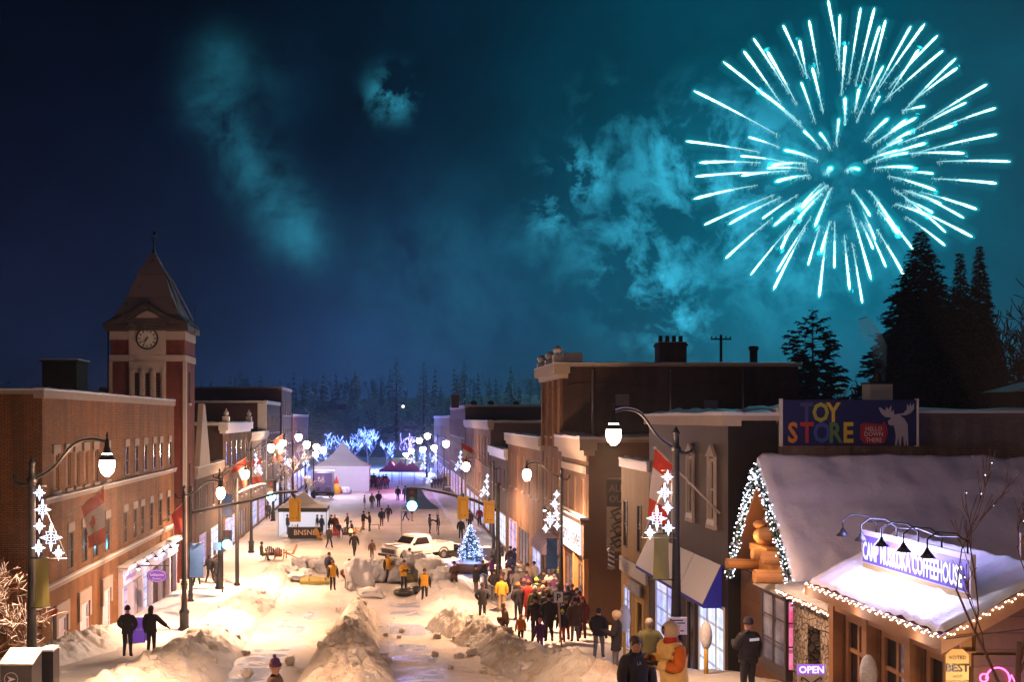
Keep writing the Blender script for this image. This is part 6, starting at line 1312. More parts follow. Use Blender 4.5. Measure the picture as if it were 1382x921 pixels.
# ------------------------------------------------------------------ people: one continuous body each, grown from a posed skeleton
SKIN = plain('skin', (.42, .23, .16), .55, .1); 
PC = {'black': (.018, .016, .02), 'navy': (.02, .025, .06), 'grey': (.14, .13, .14), 'brown': (.10, .05, .03), 'maroon': (.14, .025, .02), 'olive': (.09, .09, .035), 'orange': (.62, .15, .02),
      'yellow': (.65, .33, .03), 'white': (.62, .58, .56), 'red': (.42, .03, .025), 'pink': (.60, .16, .20), 'purple': (.14, .03, .22), 'blue': (.05, .10, .32), 'tan': (.38, .25, .15), 'denim': (.10, .13, .24), 'lime': (.40, .50, .05), 'cream': (.55, .42, .32), 'plum': (.07, .02, .08), 'teal': (.05, .16, .18), 'pale': (.80, .55, .20)}
def cloth(c):
    return plain('cloth_' + c, PC[c], .85, .25, 9, bump=.35, bscale=30)
def cuff(): pass
def skeleton(pose, rnd, H=1.75, near=False):
    k = H / 1.75; V = Vector; s = {}
    hip = .95; lean = V((0, 0, 0)); tw = rnd.uniform(-.06, .06)
    arm = {'d': [V((.27, .02, 1.17)), V((.28, .07, .93))]}
    aL = aR = None; kL = V((.10, .03, .50)); kR = V((-.10, .03, .50)); fL = V((.12, -.02, .08)); fR = V((-.12, -.02, .08)); tl = 0.0; th = 0.0
    down = lambda sx: (V((sx * .27, .02, 1.17)), V((sx * .29, .08, .93)))
    fwd = lambda sx: (V((sx * .26, .06, 1.16)), V((sx * .12, .30, 1.22)))
    pocket = lambda sx: (V((sx * .31, -.02, 1.17)), V((sx * .20, .13, 1.0)))
    up = lambda sx: (V((sx * .30, .10, 1.34)), V((sx * .12, .24, 1.56)))
    out_ = lambda sx: (V((sx * .36, .05, 1.22)), V((sx * .52, .16, 1.05)))
    aL, aR = down(1), down(-1)
    if pose == 'walk': kL = V((.10, .20, .52)); fL = V((.10, .28, .09)); kR = V((-.10, -.02, .50)); fR = V((-.10, -.30, .13)); aL = (V((.27, -.10, 1.18)), V((.28, -.18, .97))); aR = (V((-.27, .08, 1.17)), V((-.26, .24, .99)))
    elif pose == 'phone': aL = aR = None; aL, aR = fwd(1), fwd(-1); tl = .07
    elif pose == 'photo': aL, aR = up(1), up(-1)
    elif pose == 'pocket': aL, aR = pocket(1), pocket(-1)
    elif pose == 'wide': kL = V((.20, .05, .5)); fL = V((.36, .0, .08)); kR = V((-.16, .02, .5)); fR = V((-.24, -.02, .08)); aL, aR = fwd(1), fwd(-1); th = .05
    elif pose == 'lean': tl = .22; aL, aR = (V((.26, .30, 1.05)), V((.16, .48, .88))), (V((-.26, .30, 1.05)), V((-.16, .48, .88)))
    elif pose == 'out': aL = out_(1)
    elif pose == 'hold': aR = fwd(-1)
    elif pose == 'sit': hip = .50; kL = V((.12, .44, .50)); fL = V((.12, .46, .08)); kR = V((-.12, .44, .50)); fR = V((-.12, .46, .08))
    elif pose == 'crouch': hip = .42; kL = V((.16, .38, .55)); fL = V((.14, .10, .08)); kR = V((-.16, .34, .45)); fR = V((-.14, .02, .08)); tl = .18
    dz = hip - .95
    def T(v):
        v = v + V((0, 0, dz)); f = max(0, v.z - hip); return V((v.x, v.y + tl * f / .8 * 1.0, v.z - abs(tl) * f * .25))
    nodes = []; edges = []; reg = []
    def add(p, r, prev, tag_):
        nodes.append((V(p) * k, (r[0] * k, r[1] * k) if isinstance(r, tuple) else (r * k, r * k))); i = len(nodes) - 1
        if prev is not None: edges.append((prev, i, tag_))
        return i
    pel = add(T(V((0, 0, .95))), (.165, .135), None, 't'); wa = add(T(V((0, 0, 1.12))), (.16, .125), pel, 't'); chs = add(T(V((0, .0, 1.33))), (.185, .13), wa, 't')
    nk0 = add(T(V((0, -.01, 1.46))), (.10, .09), chs, 't'); nk = add(T(V((0, .0, 1.52))), (.062, .062), nk0, 'n')
    h1 = add(T(V((0, .02, 1.585))), (.078, .085), nk, 'h'); h2 = add(T(V((0, .012, 1.67))), (.083, .098), h1, 'h'); h3 = add(T(V((0, .0, 1.735))), (.055, .07), h2, 'h')
    head = T(V((0, .012, 1.66))) * k
    for sx, a in ((1, aL), (-1, aR)):
        sh = add(T(V((sx * .19, -.005, 1.40))), .078, chs, 'a'); e = add(T(a[0]), .060, sh, 'a'); w_ = add(T(a[1]), .046, e, 'a')
        d = (T(a[1]) - T(a[0])).normalized()
        if near:
            pa = add(T(a[1]) + d * .07, (.045, .028), w_, 'g'); sd = Vector((sx, 0, 0)); sd = (sd - d * sd.dot(d)).normalized()
            for q, (of, ln_) in enumerate(((-.032, .062), (-.011, .074), (.011, .07), (.031, .055))):
                f0 = add(T(a[1]) + d * .105 + sd * of, .0125, pa, 'g'); f1 = add(T(a[1]) + d * (.105 + ln_ * .6) + sd * of * 1.1, .0115, f0, 'g'); add(T(a[1]) + d * (.105 + ln_ * .8) + sd * of * 1.1 - Z * ln_ * .35, .009, f1, 'g')
            t1 = add(T(a[1]) + d * .055 - sd * sx * .0 - sd * .06, .014, w_, 'g'); add(T(a[1]) + d * .095 - sd * .07, .011, t1, 'g')
        else:
            pa = add(T(a[1]) + d * .09, (.045, .032), w_, 'g'); add(T(a[1]) + d * .17 - Z * .02, (.03, .018), pa, 'g'); add(T(a[1]) + d * .10 + Vector((-sx * .045, .01, 0)), .018, w_, 'g')
    hp = V((0, 0, hip))
    for sx, kn, ft in ((1, kL, fL), (-1, kR, fR)):
        hj = add(V((sx * .092, 0, hip - .06)), (.105, .11), pel, 'l'); kk_ = add(kn, (.072, .075), hj, 'l'); an = add(ft, (.052, .055), kk_, 'l'); he = add(ft + V((0, -.03, -.02)), (.045, .045), an, 'b')
        add(ft + V((sx * .02, .15, -.035)), (.045, .03), an, 'b')
    return nodes, edges, head, T, k
_skin = []
def person(label, px, fy, head_deg, pose, coat, legs, hat=None, hatc='black', long=0, vest=None, H=1.75, group=None, near=False, loc=None, hood=None, hair=None, extra=None, boots='black', face=None, category='person', toppx=None):
    """built where its feet touch the snow at the given spot of the street"""
    p = foot(px, fy) if loc is None else Vector(loc)
    rnd = random.Random(hash((px, fy, pose)) % 9999 if False else int(px * 31 + (fy or 0) * 7))
    if H is None: H = 1.72
    nodes, edges, head, T, k = skeleton(pose, rnd, H, near)
    me = bpy.data.meshes.new('body'); me.from_pydata([n[0] for n in nodes], [(a, b) for a, b, _ in edges], []); o = bpy.data.objects.new('person_skeleton', me); COL.objects.link(o)
    md = o.modifiers.new('skin', 'SKIN'); md.use_smooth_shade = True; md.branch_smoothing = .3
    me.skin_vertices  # created with the modifier
    for d, n in zip(me.skin_vertices[0].data, nodes): d.radius = n[1]; d.use_root = False
    me.skin_vertices[0].data[0].use_root = True
    sb_ = o.modifiers.new('subdivision', 'SUBSURF'); sb_.levels = sb_.render_levels = 2 if near else 1
    _skin.append((o, nodes, edges, head, k, dict(label=label, p=p, rz=R(180 + head_deg), coat=coat, legs=legs, hat=hat, hatc=hatc, long=long, vest=vest, group=group, near=near, hood=hood, hair=hair, extra=extra, boots=boots, face=face, T=T, cat=category)))
def finish_people():
    bpy.context.view_layer.update(); dg = bpy.context.evaluated_depsgraph_get()
    for o, nodes, edges, head, k, a in _skin:
        me = bpy.data.meshes.new_from_object(o.evaluated_get(dg)); src = o.data; bpy.data.objects.remove(o); bpy.data.meshes.remove(src); me.name = 'body'
        me.materials.clear(); legm, coatm, bootm = cloth(a['legs']), cloth(a['coat']), cloth(a['boots'])
        for m_ in (SKIN, legm, coatm, bootm): me.materials.append(m_)
        segs = [(nodes[i][0], nodes[j][0], t_) for i, j, t_ in edges]; reg = []
        for f in me.polygons:
            c = f.center; best = None; bd = 9
            for p0, p1, t_ in segs:
                ab = p1 - p0; u = max(0, min(1, (c - p0).dot(ab) / max(1e-9, ab.length_squared))); d = (c - p0 - ab * u).length
                if d < bd: bd = d; best = t_
            reg.append(best); f.use_smooth = True; f.material_index = {'h': 0, 'n': 2, 't': 2, 'a': 2, 'g': 3, 'l': 1, 'b': 3}[best]
        g = thing('person', a['label'], a['cat'], tuple(a['p']), a['rz'], a['group'])
        ob = bpy.data.objects.new('body', me); COL.objects.link(ob); ob.parent = g
        # coat: the torso and arm skin let out a little, with a hem
        hem = nodes[0][0].z - (.10 + a['long']) * k
        def shell(name, keep, off, mat, flare=0.0):
            vm = {}; mb = MB(); fs = []
            for f, r_ in zip(me.polygons, reg):
                if not keep(f, r_): continue
                fs.append(tuple(f.vertices))
            used = sorted(set(v for f in fs for v in f))
            for i, v in enumerate(used):
                vv = me.vertices[v]; n = vv.normal; c = vv.co + n * off * k
                if flare and c.z < nodes[0][0].z:
                    q = nodes[0][0]; fl = flare * (q.z - c.z); d = Vector((c.x - q.x, c.y - q.y, 0)); 
                    if d.length > .01: c += d.normalized() * fl * .35
                c += n * .008 * noise.noise(c * 14)
                vm[v] = i; mb.v.append(tuple(c))
            for f in fs: mb.f.append([vm[v] for v in f]); mb.m.append(0); mb.sm.append(True)
            if mb.f: return mb.build(name, mat, g)
        sit = False
        shell('coat', lambda f, r_: r_ in 'tan' or (r_ == 'l' and f.center.z > hem), .030, coatm, .25)
        if a['vest']: shell('vest', lambda f, r_: (r_ == 't' or (r_ == 'a' and abs(f.center.x) < .21 * k) or (r_ == 'l' and f.center.z > nodes[0][0].z - .10 * k)) and f.center.z < nodes[4][0].z, .052, cloth(a['vest']))
        hx = head; hm = cloth(a['hatc'])
        if a['hat'] in ('toque', 'pom'):
            t = MB(); t.lathe([(.103 * k, -.015 * k), (.112 * k, 0), (.110 * k, .045 * k), (.098 * k, .05 * k), (.095 * k, .08 * k), (.07 * k, .125 * k), (.02 * k, .15 * k), (.001, .152 * k)], tuple(hx + Vector((0, -.008, .01)) * k), 12)
            if a['hat'] == 'pom': t.ball(tuple(hx + Vector((0, -.02, .185)) * k), .035 * k, 6)
            t.build('hat', hm, g)
        elif a['hat'] == 'cap':
            t = MB(); t.lathe([(.103 * k, 0), (.10 * k, .05 * k), (.075 * k, .10 * k), (.001, .125 * k)], tuple(hx + Vector((0, -.008, .01)) * k), 12); t.prism([hx + Vector((sx * .06, y_, .012)) * k for sx, y_ in ((-1, .07), (1, .07), (.8, .17), (-.8, .17))], (0, 0, .012 * k)); t.build('hat', hm, g)
        if a['hood'] or a['hat'] == 'hood':
            t = MB(); c = hx + Vector((0, -.02, .0)) * k; nn = 9; m2 = cloth(a['hood'] or a['coat'])
            vs = []; 
            for i in range(nn):
                th = math.pi * (.16 + .84 * i / (nn - 1))          # from the face opening round to the back
                for j in range(14):
                    ph = 2 * math.pi * j / 14; rr = math.sin(th) * .113 * k; vs.append((c.x + rr * math.cos(ph), c.y + math.cos(th) * .14 * k, c.z + rr * math.sin(ph) * 1.14 + .005))
            t.add(vs, [(i * 14 + j, i * 14 + (j + 1) % 14, (i + 1) * 14 + (j + 1) % 14, (i + 1) * 14 + j) for i in range(nn - 1) for j in range(14)], 0, True); t.build('hood', m2, g)
        if a['hair'] or (not a['hat'] and not a['hood']):
            hc = {'dark': (.02, .012, .01), 'fair': (.35, .2, .08), 'brown': (.08, .04, .02), 'grey': (.3, .28, .26)}[a['hair'] or 'brown']; t = MB(); c = hx + Vector((0, -.022, .022)) * k
            t.ball(tuple(c), .105 * k, 9, sc=(.92, 1.0, .98))
            if a['hair'] and a['extra'] == 'long': t.lathe([(.05 * k, -.26 * k), (.09 * k, -.18 * k), (.098 * k, 0)], tuple(c + Vector((0, -.03, 0)) * k), 9)
            t.build('hair', plain('hair_' + (a['hair'] or 'brown'), hc, .6, .3, 30), g)
        # face
        t = MB(); fr_ = hx + Vector((0, .095, 0)) * k; t.tube([fr_ + Vector((0, -.005, .03)) * k, fr_ + Vector((0, .012, -.005)) * k, fr_ + Vector((0, .0, -.015)) * k], [.008 * k, .014 * k, .008 * k], 5); t.build('nose', SKIN, g)
        if a['near']:
            t = MB(); [t.ball(tuple(hx + Vector((sx * .032, .092, .022)) * k), .011 * k, 5) for sx in (-1, 1)]; t.build('eyes', IRON, g)
            t = MB(); t.tube([hx + Vector((-.028, .088, -.045)) * k, hx + Vector((0, .097, -.047)) * k, hx + Vector((.028, .088, -.045)) * k], .006 * k, 4); t.build('mouth', plain('lips', (.35, .10, .08), .5), g)
            if not a['hat'] and not a['hood']: t = MB(); [t.ball(tuple(hx + Vector((sx * .088, .0, -.005)) * k), .026 * k, 6, sc=(.4, .8, 1.2)) for sx in (-1, 1)]; t.build('ear', SKIN, g)
        ex = a['extra'] or ''
        if 'glasses' in ex:
            t = MB(); [t.tube([hx + Vector((sx * .036 + .03 * math.cos(q), .106, .02 + .024 * math.sin(q))) * k for q in [2 * math.pi * z_ / 10 for z_ in range(11)]], .004 * k, 4) for sx in (-1, 1)]; [t.tube([hx + Vector((sx * .066, .106, .02)) * k, hx + Vector((sx * .09, 0, .02)) * k], .004 * k, 4) for sx in (-1, 1)]; t.build('glasses', IRON, g)
        if 'scarf' in ex: t = MB(); t.lathe([(.08 * k, -.02), (.11 * k, .02), (.10 * k, .07 * k), (.07 * k, .09 * k)], tuple(nodes[4][0] - Vector((0, 0, .04 * k))), 10); t.build('scarf', cloth('red'), g)
        if 'pack' in ex: t = MB(); c = nodes[2][0]; t.ball((c.x, c.y - .22 * k, c.z - .08 * k), .19 * k, 8, sc=(.8, .6, 1.2)); t.build('backpack', cloth('black' if a['coat'] != 'black' else 'navy'), g)
        if 'stripes' in ex:
            t = MB(); c = nodes[2][0]
            for dz in (-.28, -.16, -.04, .06): t.lathe([(.218 * k, dz * k), (.224 * k, (dz + .03) * k), (.218 * k, (dz + .06) * k)], (c.x, c.y, c.z), 14)
            t.build('stripes', cloth('pink'), g)
            for v in g.children[-1].data.vertices: v.co.y *= .8
        if 'police' in ex:
            t = MB(); c = nodes[2][0]; yb = c.y - .185 * k; t.box(c.x - .12 * k, c.x + .12 * k, yb - .012, yb, c.z - .0, c.z + .055 * k); t.build('reflective_badge', emit('reflection_glow', (.8, .82, .9), .35), g); t = MB(); t.lathe([(.21 * k, -.06), (.21 * k, 0)], tuple(nodes[0][0] + Vector((0, 0, .04))), 12); t.build('belt', IRON, g)  # light thrown back by the badge put into its colour as emission
        if 'chestmark' in ex:
            t = MB(); c = nodes[2][0]; text_mesh(t, 'LX', (c.x - .02 + .12, c.y + .178, c.z + .02), (-1, 0, 0), Z, .07); text_mesh(t, 'GK OK', (c.x - .06, c.y + .178, c.z + .02), (-1, 0, 0), Z, .06); t.build('lettering', cloth('white'), g)
    _skin.clear()

P = person
CR = 'spectators crowded on the right pavement'
TR_ = 'spectators by the lit trees at the end of the street'
# marshals and people at the run-out
P('marshal in yellow vest standing with white mitt before the hay bale', 449, 798, 20, 'stand', 'black', 'black', 'toque', 'brown', vest='yellow')
P('person in grey backpack and black trousers beside the yellow vest marshal', 444, 785, 150, 'stand', 'black', 'black', 'toque', 'black', extra='pack')
P('marshal in orange vest bending over an inner tube near the snow block', 467, 795, 80, 'lean', 'brown', 'black', 'toque', 'black', vest='orange')
P('marshal in black with reflective yellow front at the grey snow blocks', 524, 787, 20, 'hold', 'black', 'black', None, vest='yellow', hair='fair')
P('marshal in bright yellow jacket standing over the inner tube', 545, 797, 15, 'phone', 'yellow', 'black', 'toque', 'brown')
P('marshal in yellow vest seen from behind right of the inner tubes', 573, 813, 170, 'stand', 'black', 'black', 'toque', 'brown', vest='yellow')
P('person in black behind the yellow jacket marshal by the truck', 553, 778, 180, 'walk', 'black', 'black', 'toque', 'black')
P('person in dark coat standing with legs apart on the snow mound', 613, 800, 10, 'wide', 'brown', 'black', 'toque', 'black')
P('blurred person in dark coat walking before the yellow chair', 444, 741, 150, 'walk', 'black', 'black')
P('person in black jacket walking away in front of the second yellow chair', 478, 751, 20, 'walk', 'black', 'black', None, hair='dark')
P('child in pale scarf and dark trousers behind the big snow block', 502, 755, 0, 'stand', 'brown', 'brown', 'toque', 'brown', H=1.35)
P('person in purple pompom hat and glasses at the bottom edge of the snow', 372, None, 85, 'hold', 'brown', 'black', 'pom', 'plum', near=True, loc=(at(371, 905, 18.7).x, 18.7, -6.1), extra='glasses long', hair='fair', H=1.72)
# left pavement
P('taller person in black standing before the white shopfront', 172, 893, 175, 'pocket', 'black', 'black', 'toque', 'black')
P('person with long dark hair and bare hand right of the sandwich board', 204, 891, 165, 'out', 'black', 'black', None, hair='dark', extra='long')
P('person in dark clothes left of the pair walking toward the green lit post', 265, 795, 170, 'walk', 'navy', 'black', 'toque', 'black')
P('person in black hood of the walking pair under the long signal arm', 283, 790, 160, 'walk', 'black', 'black', 'hood')
P('person in long black coat of the walking pair nearest the lamp post', 293, 792, 190, 'walk', 'black', 'black', 'toque', 'black', long=.2)
P('person in dark blue coat far up the left pavement', 349, 698, 180, 'walk', 'navy', 'black')
P('person in blue lit jacket behind the thin pole on left pavement', 355, 697, 180, 'stand', 'navy', 'navy', 'hood')
P('person in black walking alone near the white booth on the left', 362, 704, 180, 'walk', 'black', 'black', 'toque', 'navy')
P('bulky person in olive coat sitting left of the dark red chair', 353, 760, 90, 'sit', 'olive', 'olive', 'toque', 'brown')
# booth and fire circle
P('vendor in black at the left end of the booth counter', 388, 724, 80, 'stand', 'black', 'denim', None, hair='dark')
P('customer in plum jacket inside the booth behind the counter', 415, 713, 270, 'phone', 'plum', 'black', None, hair='dark')
P('person in dark jacket at the right booth post', 428, 722, 270, 'stand', 'black', 'black')
P('tallest person in black standing behind the yellow chair', 439, 719, 0, 'stand', 'black', 'black', 'toque', 'black', H=1.88)
P('person in black leaning toward the fire beside the tallest one', 444, 722, 90, 'lean', 'black', 'black', 'toque', 'brown')
P('person in navy jacket left of the tallest one at the fire', 434, 723, 60, 'pocket', 'navy', 'black', 'toque', 'grey')
P('person in dark red coat behind the red chair', 452, 722, 0, 'stand', 'maroon', 'black', None, hair='fair')
P('child in navy jacket beside the dark red coat', 457, 726, 20, 'stand', 'navy', 'navy', 'toque', 'red', H=1.3)
P('person in pink cap and tan sleeves beyond the brown chair', 469, 720, 280, 'out', 'black', 'black', 'toque', 'pink')
P('person in black crouching by the second yellow chair', 476, 722, 270, 'crouch', 'black', 'black', 'toque', 'black')
P('person in black coat facing another beside the small bench', 490, 716, 60, 'phone', 'black', 'tan', 'toque', 'brown')
P('slim person all in black beside the small bench', 499, 718, 280, 'phone', 'black', 'black', 'toque', 'black')
P('person in striped shorts and dark jacket walking toward the bench', 515, 712, 180, 'walk', 'navy', 'maroon', 'toque', 'black')
P('person in navy jacket walking left of the open canopy', 524, 706, 200, 'walk', 'navy', 'grey', None, hair='dark')
P('child in pale grey snowsuit in the middle of the far street', 492, 688, 90, 'stand', 'grey', 'cream', 'toque', 'grey', H=1.6)
P('person in grey jacket in the middle of the far street', 502, 687, 20, 'stand', 'olive', 'olive', None, hair='brown')
P('broad person in navy coat and jeans in the middle of the far street', 511, 686, 10, 'pocket', 'navy', 'navy', 'toque', 'black', H=1.9)
P('person in dark blue coat left of the blue canopy peak', 537, 677, 180, 'stand', 'navy', 'navy', 'toque', 'black', H=1.85)
P('person in blue lit coat just behind the blue canopy peak', 547, 678, 180, 'stand', 'blue', 'navy', 'toque', 'black', H=1.95)
P('person in blue trousers under the left part of the open canopy', 548, 704, 270, 'walk', 'blue', 'blue', None)
P('person in pale trousers under the middle of the open canopy', 556, 704, 90, 'stand', 'navy', 'cream', None)
P('person in lilac sweater and dark trousers at the right canopy leg', 580, 721, 90, 'hold', 'grey', 'navy', None, hair='dark')
P('person in black jacket and pale trousers facing the lilac sweater', 592, 722, 270, 'phone', 'black', 'tan', None, hair='dark')
P('two tone figure in white and black under the yellow signals', 622, 728, 180, 'stand', 'black', 'black', 'hood', hood='white')
P('person in dark coat right of the figure under the yellow signals', 634, 718, 180, 'stand', 'plum', 'black', 'toque', 'brown')
P('person in red jacket on the right pavement behind the lit spruce', 647, 712, 180, 'stand', 'red', 'black', None)
# crowd on the right pavement (feet lines)
crowd = [
 ('person in grey skirt and dark jacket at the left edge of the crowd', 642, 806, 60, 'stand', 'black', 'grey', 'toque', 'black', {}),
 ('person in long black coat alone between snow mound and crowd', 651, 838, 180, 'pocket', 'black', 'black', 'toque', 'black', {'long': .1}),
 ('person in black leaning on the crowd barrier', 656, 797, 250, 'lean', 'black', 'black', None, '', {'hair': 'dark'}),
 ('person in plum jacket behind the crowd barrier', 664, 790, 270, 'stand', 'purple', 'black', 'toque', 'navy', {}),
 ('person in pink jacket behind the barrier end', 673, 803, 240, 'stand', 'pink', 'red', 'toque', 'cream', {}),
 ('child in red jacket at the barrier end', 676, 811, 250, 'stand', 'red', 'black', 'toque', 'red', {'H': 1.35}),
 ('person in yellow raincoat with back to the street', 677, 826, 180, 'stand', 'yellow', 'tan', None, '', {'hair': 'brown'}),
 ('person in dark grey coat near the lit storefront post', 673, 771, 180, 'stand', 'grey', 'black', 'toque', 'black', {}),
 ('person in black coat next to the shop doorway behind the crowd', 689, 778, 180, 'stand', 'black', 'black', 'toque', 'navy', {}),
 ('person in navy hood beside the shop doorway', 694, 781, 250, 'pocket', 'navy', 'black', 'hood', '', {}),
 ('person in white jacket behind the yellow raincoat', 684, 806, 200, 'stand', 'white', 'denim', None, '', {'hair': 'brown'}),
 ('crouching person in dark brown at the front snow edge', 684, 852, 280, 'crouch', 'brown', 'black', 'toque', 'olive', {}),
 ('person in black with orange toque in front of the white jackets', 699, 838, 200, 'pocket', 'black', 'black', 'toque', 'orange', {}),
 ('person in pink and black striped sweater', 707, 836, 180, 'stand', 'black', 'black', 'toque', 'brown', {'extra': 'stripes'}),
 ('person in long orange red coat in the crowd', 713, 838, 170, 'stand', 'red', 'red', 'toque', 'brown', {'long': .35}),
 ('person in white hooded jacket at the back of the crowd', 702, 808, 180, 'stand', 'white', 'grey', 'hood', '', {}),
 ('person in cream coat with dark hair at the back of the crowd', 712, 806, 180, 'pocket', 'cream', 'black', None, '', {'hair': 'dark'}),
 ('person in white parka nearest the storefront wall', 721, 804, 210, 'stand', 'white', 'black', 'toque', 'black', {}),
 ('person with grey fur hood behind the striped sweater', 697, 816, 180, 'stand', 'grey', 'black', 'hood', '', {}),
 ('person in lime and black jacket in the middle of the crowd', 724, 834, 190, 'stand', 'lime', 'black', 'toque', 'lime', {'vest': 'black'}),
 ('person in brown fur trimmed coat in the middle of the crowd', 734, 838, 180, 'stand', 'brown', 'black', 'hood', '', {}),
 ('person with white toque and olive coat in the crowd', 722, 850, 185, 'stand', 'olive', 'black', 'toque', 'white', {}),
 ('tall person in black with logo sleeve at the front of the crowd', 723, 868, 180, 'stand', 'black', 'black', 'toque', 'black', {'H': 1.9}),
 ('broad person in black jacket left of the parking sign', 741, 872, 185, 'pocket', 'black', 'black', 'toque', 'black', {'H': 1.9}),
 ('child in orange snowsuit with orange hat at the front', 703, 871, 190, 'stand', 'orange', 'black', 'toque', 'orange', {'H': 1.2}),
 ('child in pink toque and purple snow trousers at the front', 729, 884, 200, 'stand', 'plum', 'purple', 'toque', 'pink', {'H': 1.3}),
 ('person with raised arms taking a picture by the storefront', 744, 822, 190, 'photo', 'white', 'black', None, '', {'hair': 'dark'}),
 ('person in yellow and blue toque beside the storefront', 754, 816, 180, 'photo', 'black', 'black', 'toque', 'lime', {}),
 ('person in black coat behind the parking sign board', 752, 842, 200, 'stand', 'black', 'black', None, '', {'hair': 'dark'}),
 ('person in black jacket with lime scarf right of the parking sign', 764, 870, 200, 'stand', 'black', 'maroon', 'toque', 'olive', {}),
 ('child in red trousers and black jacket right of the parking sign', 759, 873, 200, 'stand', 'black', 'red', 'toque', 'lime', {'H': 1.3}),
 ('person in dark hat and grey skirt near the orange lit columns', 776, 872, 180, 'stand', 'brown', 'grey', 'toque', 'black', {'long': .2}),
 ('person in maroon coat at the right end of the crowd', 786, 868, 190, 'stand', 'maroon', 'maroon', 'cap', 'red', {'long': .2}),
 ('person in black between grey skirt and maroon coat', 781, 858, 180, 'stand', 'black', 'black', 'toque', 'black', {}),
 ('person in teal toque deep in the crowd by the orange lit columns', 766, 850, 180, 'stand', 'navy', 'black', 'toque', 'teal', {}),
 ('person in brown toque deep in the crowd left of orange lit columns', 738, 856, 180, 'stand', 'black', 'black', 'toque', 'brown', {}),
 ('person in cream toque peeping behind the broad black jacket', 733, 848, 180, 'stand', 'grey', 'black', 'toque', 'cream', {}),
 ('person in blue jacket behind the barrier under the lit window', 690, 792, 200, 'stand', 'blue', 'black', 'toque', 'navy', {})]
for l_, px, fy, h_, po, co_, le, ha, hc, kw in crowd:
    P(l_, px, fy, h_, po, co_, le, ha, hc or 'black', group=CR, **kw)
rnd = random.Random(8)
for i in range(15):
    px = 668 + (i * 37) % 126 + rnd.uniform(-2, 2); fy = 812 + (px - 684) * .36 + rnd.uniform(-12, 6)
    P('dark coated spectator packed deep inside the crowd on the pavement', px, fy, rnd.choice((160, 175, 185, 200)), rnd.choice(('stand', 'pocket', 'photo', 'hold')), rnd.choice(('black', 'navy', 'plum', 'grey')), 'black', rnd.choice(('toque', 'hood', 'toque')), rnd.choice(('black', 'grey', 'brown')), group='spectators packed inside the crowd', H=rnd.uniform(1.6, 1.85))
# nearest on the right
P('person in black hoodie and grey trousers walking beside the stucco wall', 808, 897, 160, 'walk', 'black', 'grey', None, hair='dark', near=True)
P('person in olive skirt and pale fur hood beside a yellow marker post', 832, 913, 250, 'hold', 'black', 'grey', 'hood', hood='cream', long=.15, near=True)
P('bald person in dark green jacket and jeans facing the yellow shop', 876, None, 185, 'pocket', 'olive', 'denim', None, near=True, loc=(at(876, 840, 24).x, 24.0, -6.40), hair='grey')
P('person in black jacket with white chest letters looking down', 857, None, 20, 'stand', 'black', 'black', None, near=True, loc=(at(858, 880, 16.7).x, 16.7, -5.28), hair='brown', extra='chestmark')
P('marshal in orange coat and yellow vest with tan hood looking down', 908, None, 285, 'phone', 'orange', 'black', 'hood', hood='cream', vest='pale', near=True, loc=(at(910, 880, 15).x, 15, -4.74), extra='scarf', H=1.78)
P('police officer in black uniform and cap by the dark side wall', 1012, None, 200, 'hold', 'black', 'black', 'toque', 'black', near=True, loc=(at(1010, 880, 22.0).x, 22.0, -6.02), extra='police')
P('person in cream coat cut by the bottom edge at the log house wall', 1052, None, 180, 'stand', 'cream', 'grey', 'toque', 'cream', loc=(at(1052, 921, 15.5).x, 15.5, -5.7), H=1.7)
# far spectators: dark figures before the lit trees
rnd = random.Random(12)
for i in range(26):
    px = 487 + i * 1.9 + rnd.uniform(-.8, .8) if i < 20 else 583 + (i - 20) * 4
    y = rnd.uniform(150, 162); x = (px - VX) * y / F
    P('dark figure in the row of spectators far down the street' , px, i, rnd.choice((170, 180, 190)), rnd.choice(('stand', 'pocket', 'photo')), rnd.choice(('black', 'navy', 'plum')), 'black', 'toque', 'black', group=TR_, loc=(x, y, ground(x, y)), H=rnd.uniform(1.6, 1.9))
finish_people()
# ------------------------------------------------------------------ chairs, tubes, tents, truck, snow blocks
def adirondack(label, px, fy, deg, col):
    p = foot(px, fy); g = thing('deck_chair', label, 'chair', tuple(p), R(180 + deg), 'wooden deck chairs round the fires'); m = plain('chair_' + col, {'yellow': (.62, .34, .06), 'red': (.42, .07, .04), 'brown': (.07, .02, .02), 'orange': (.50, .15, .04)}[col], .6, .15)
    t = MB(); [t.prism([(x, -.25, .25), (x, -.17, .25), (x, .33, .40), (x, .33, .36)], (.09, 0, 0)) for x in (-.3, -.2, -.1, 0, .1, .2)]; t.build('seat', m, g)
    t = MB()
    for i, x in enumerate((-.26, -.155, -.05, .055, .16)): hgt = (.84, .93, .97, .93, .84)[i]; t.prism([(x * 1.0, -.2, .22), (x + .09, -.2, .22), (x * 1.25 + .1, -.52, hgt), (x * 1.25 - .005, -.52, hgt)], (0, -.02, 0))
    t.build('backrest', m, g)
    for sx in (-1, 1):
        t = MB(); t.box(sx * .36 - .06, sx * .36 + .06, -.35, .42, .56, .585); t.build('armrest', m, g); t = MB(); t.box(sx * .34 - .02, sx * .34 + .02, .3, .4, 0, .56); t.build('leg', m, g); t = MB(); t.prism([(sx * .33 - .015, -.5, 0), (sx * .33 - .015, -.38, 0), (sx * .33 - .015, .32, .40), (sx * .33 - .015, .32, .28)], (.03, 0, 0)); t.build('leg', m, g)
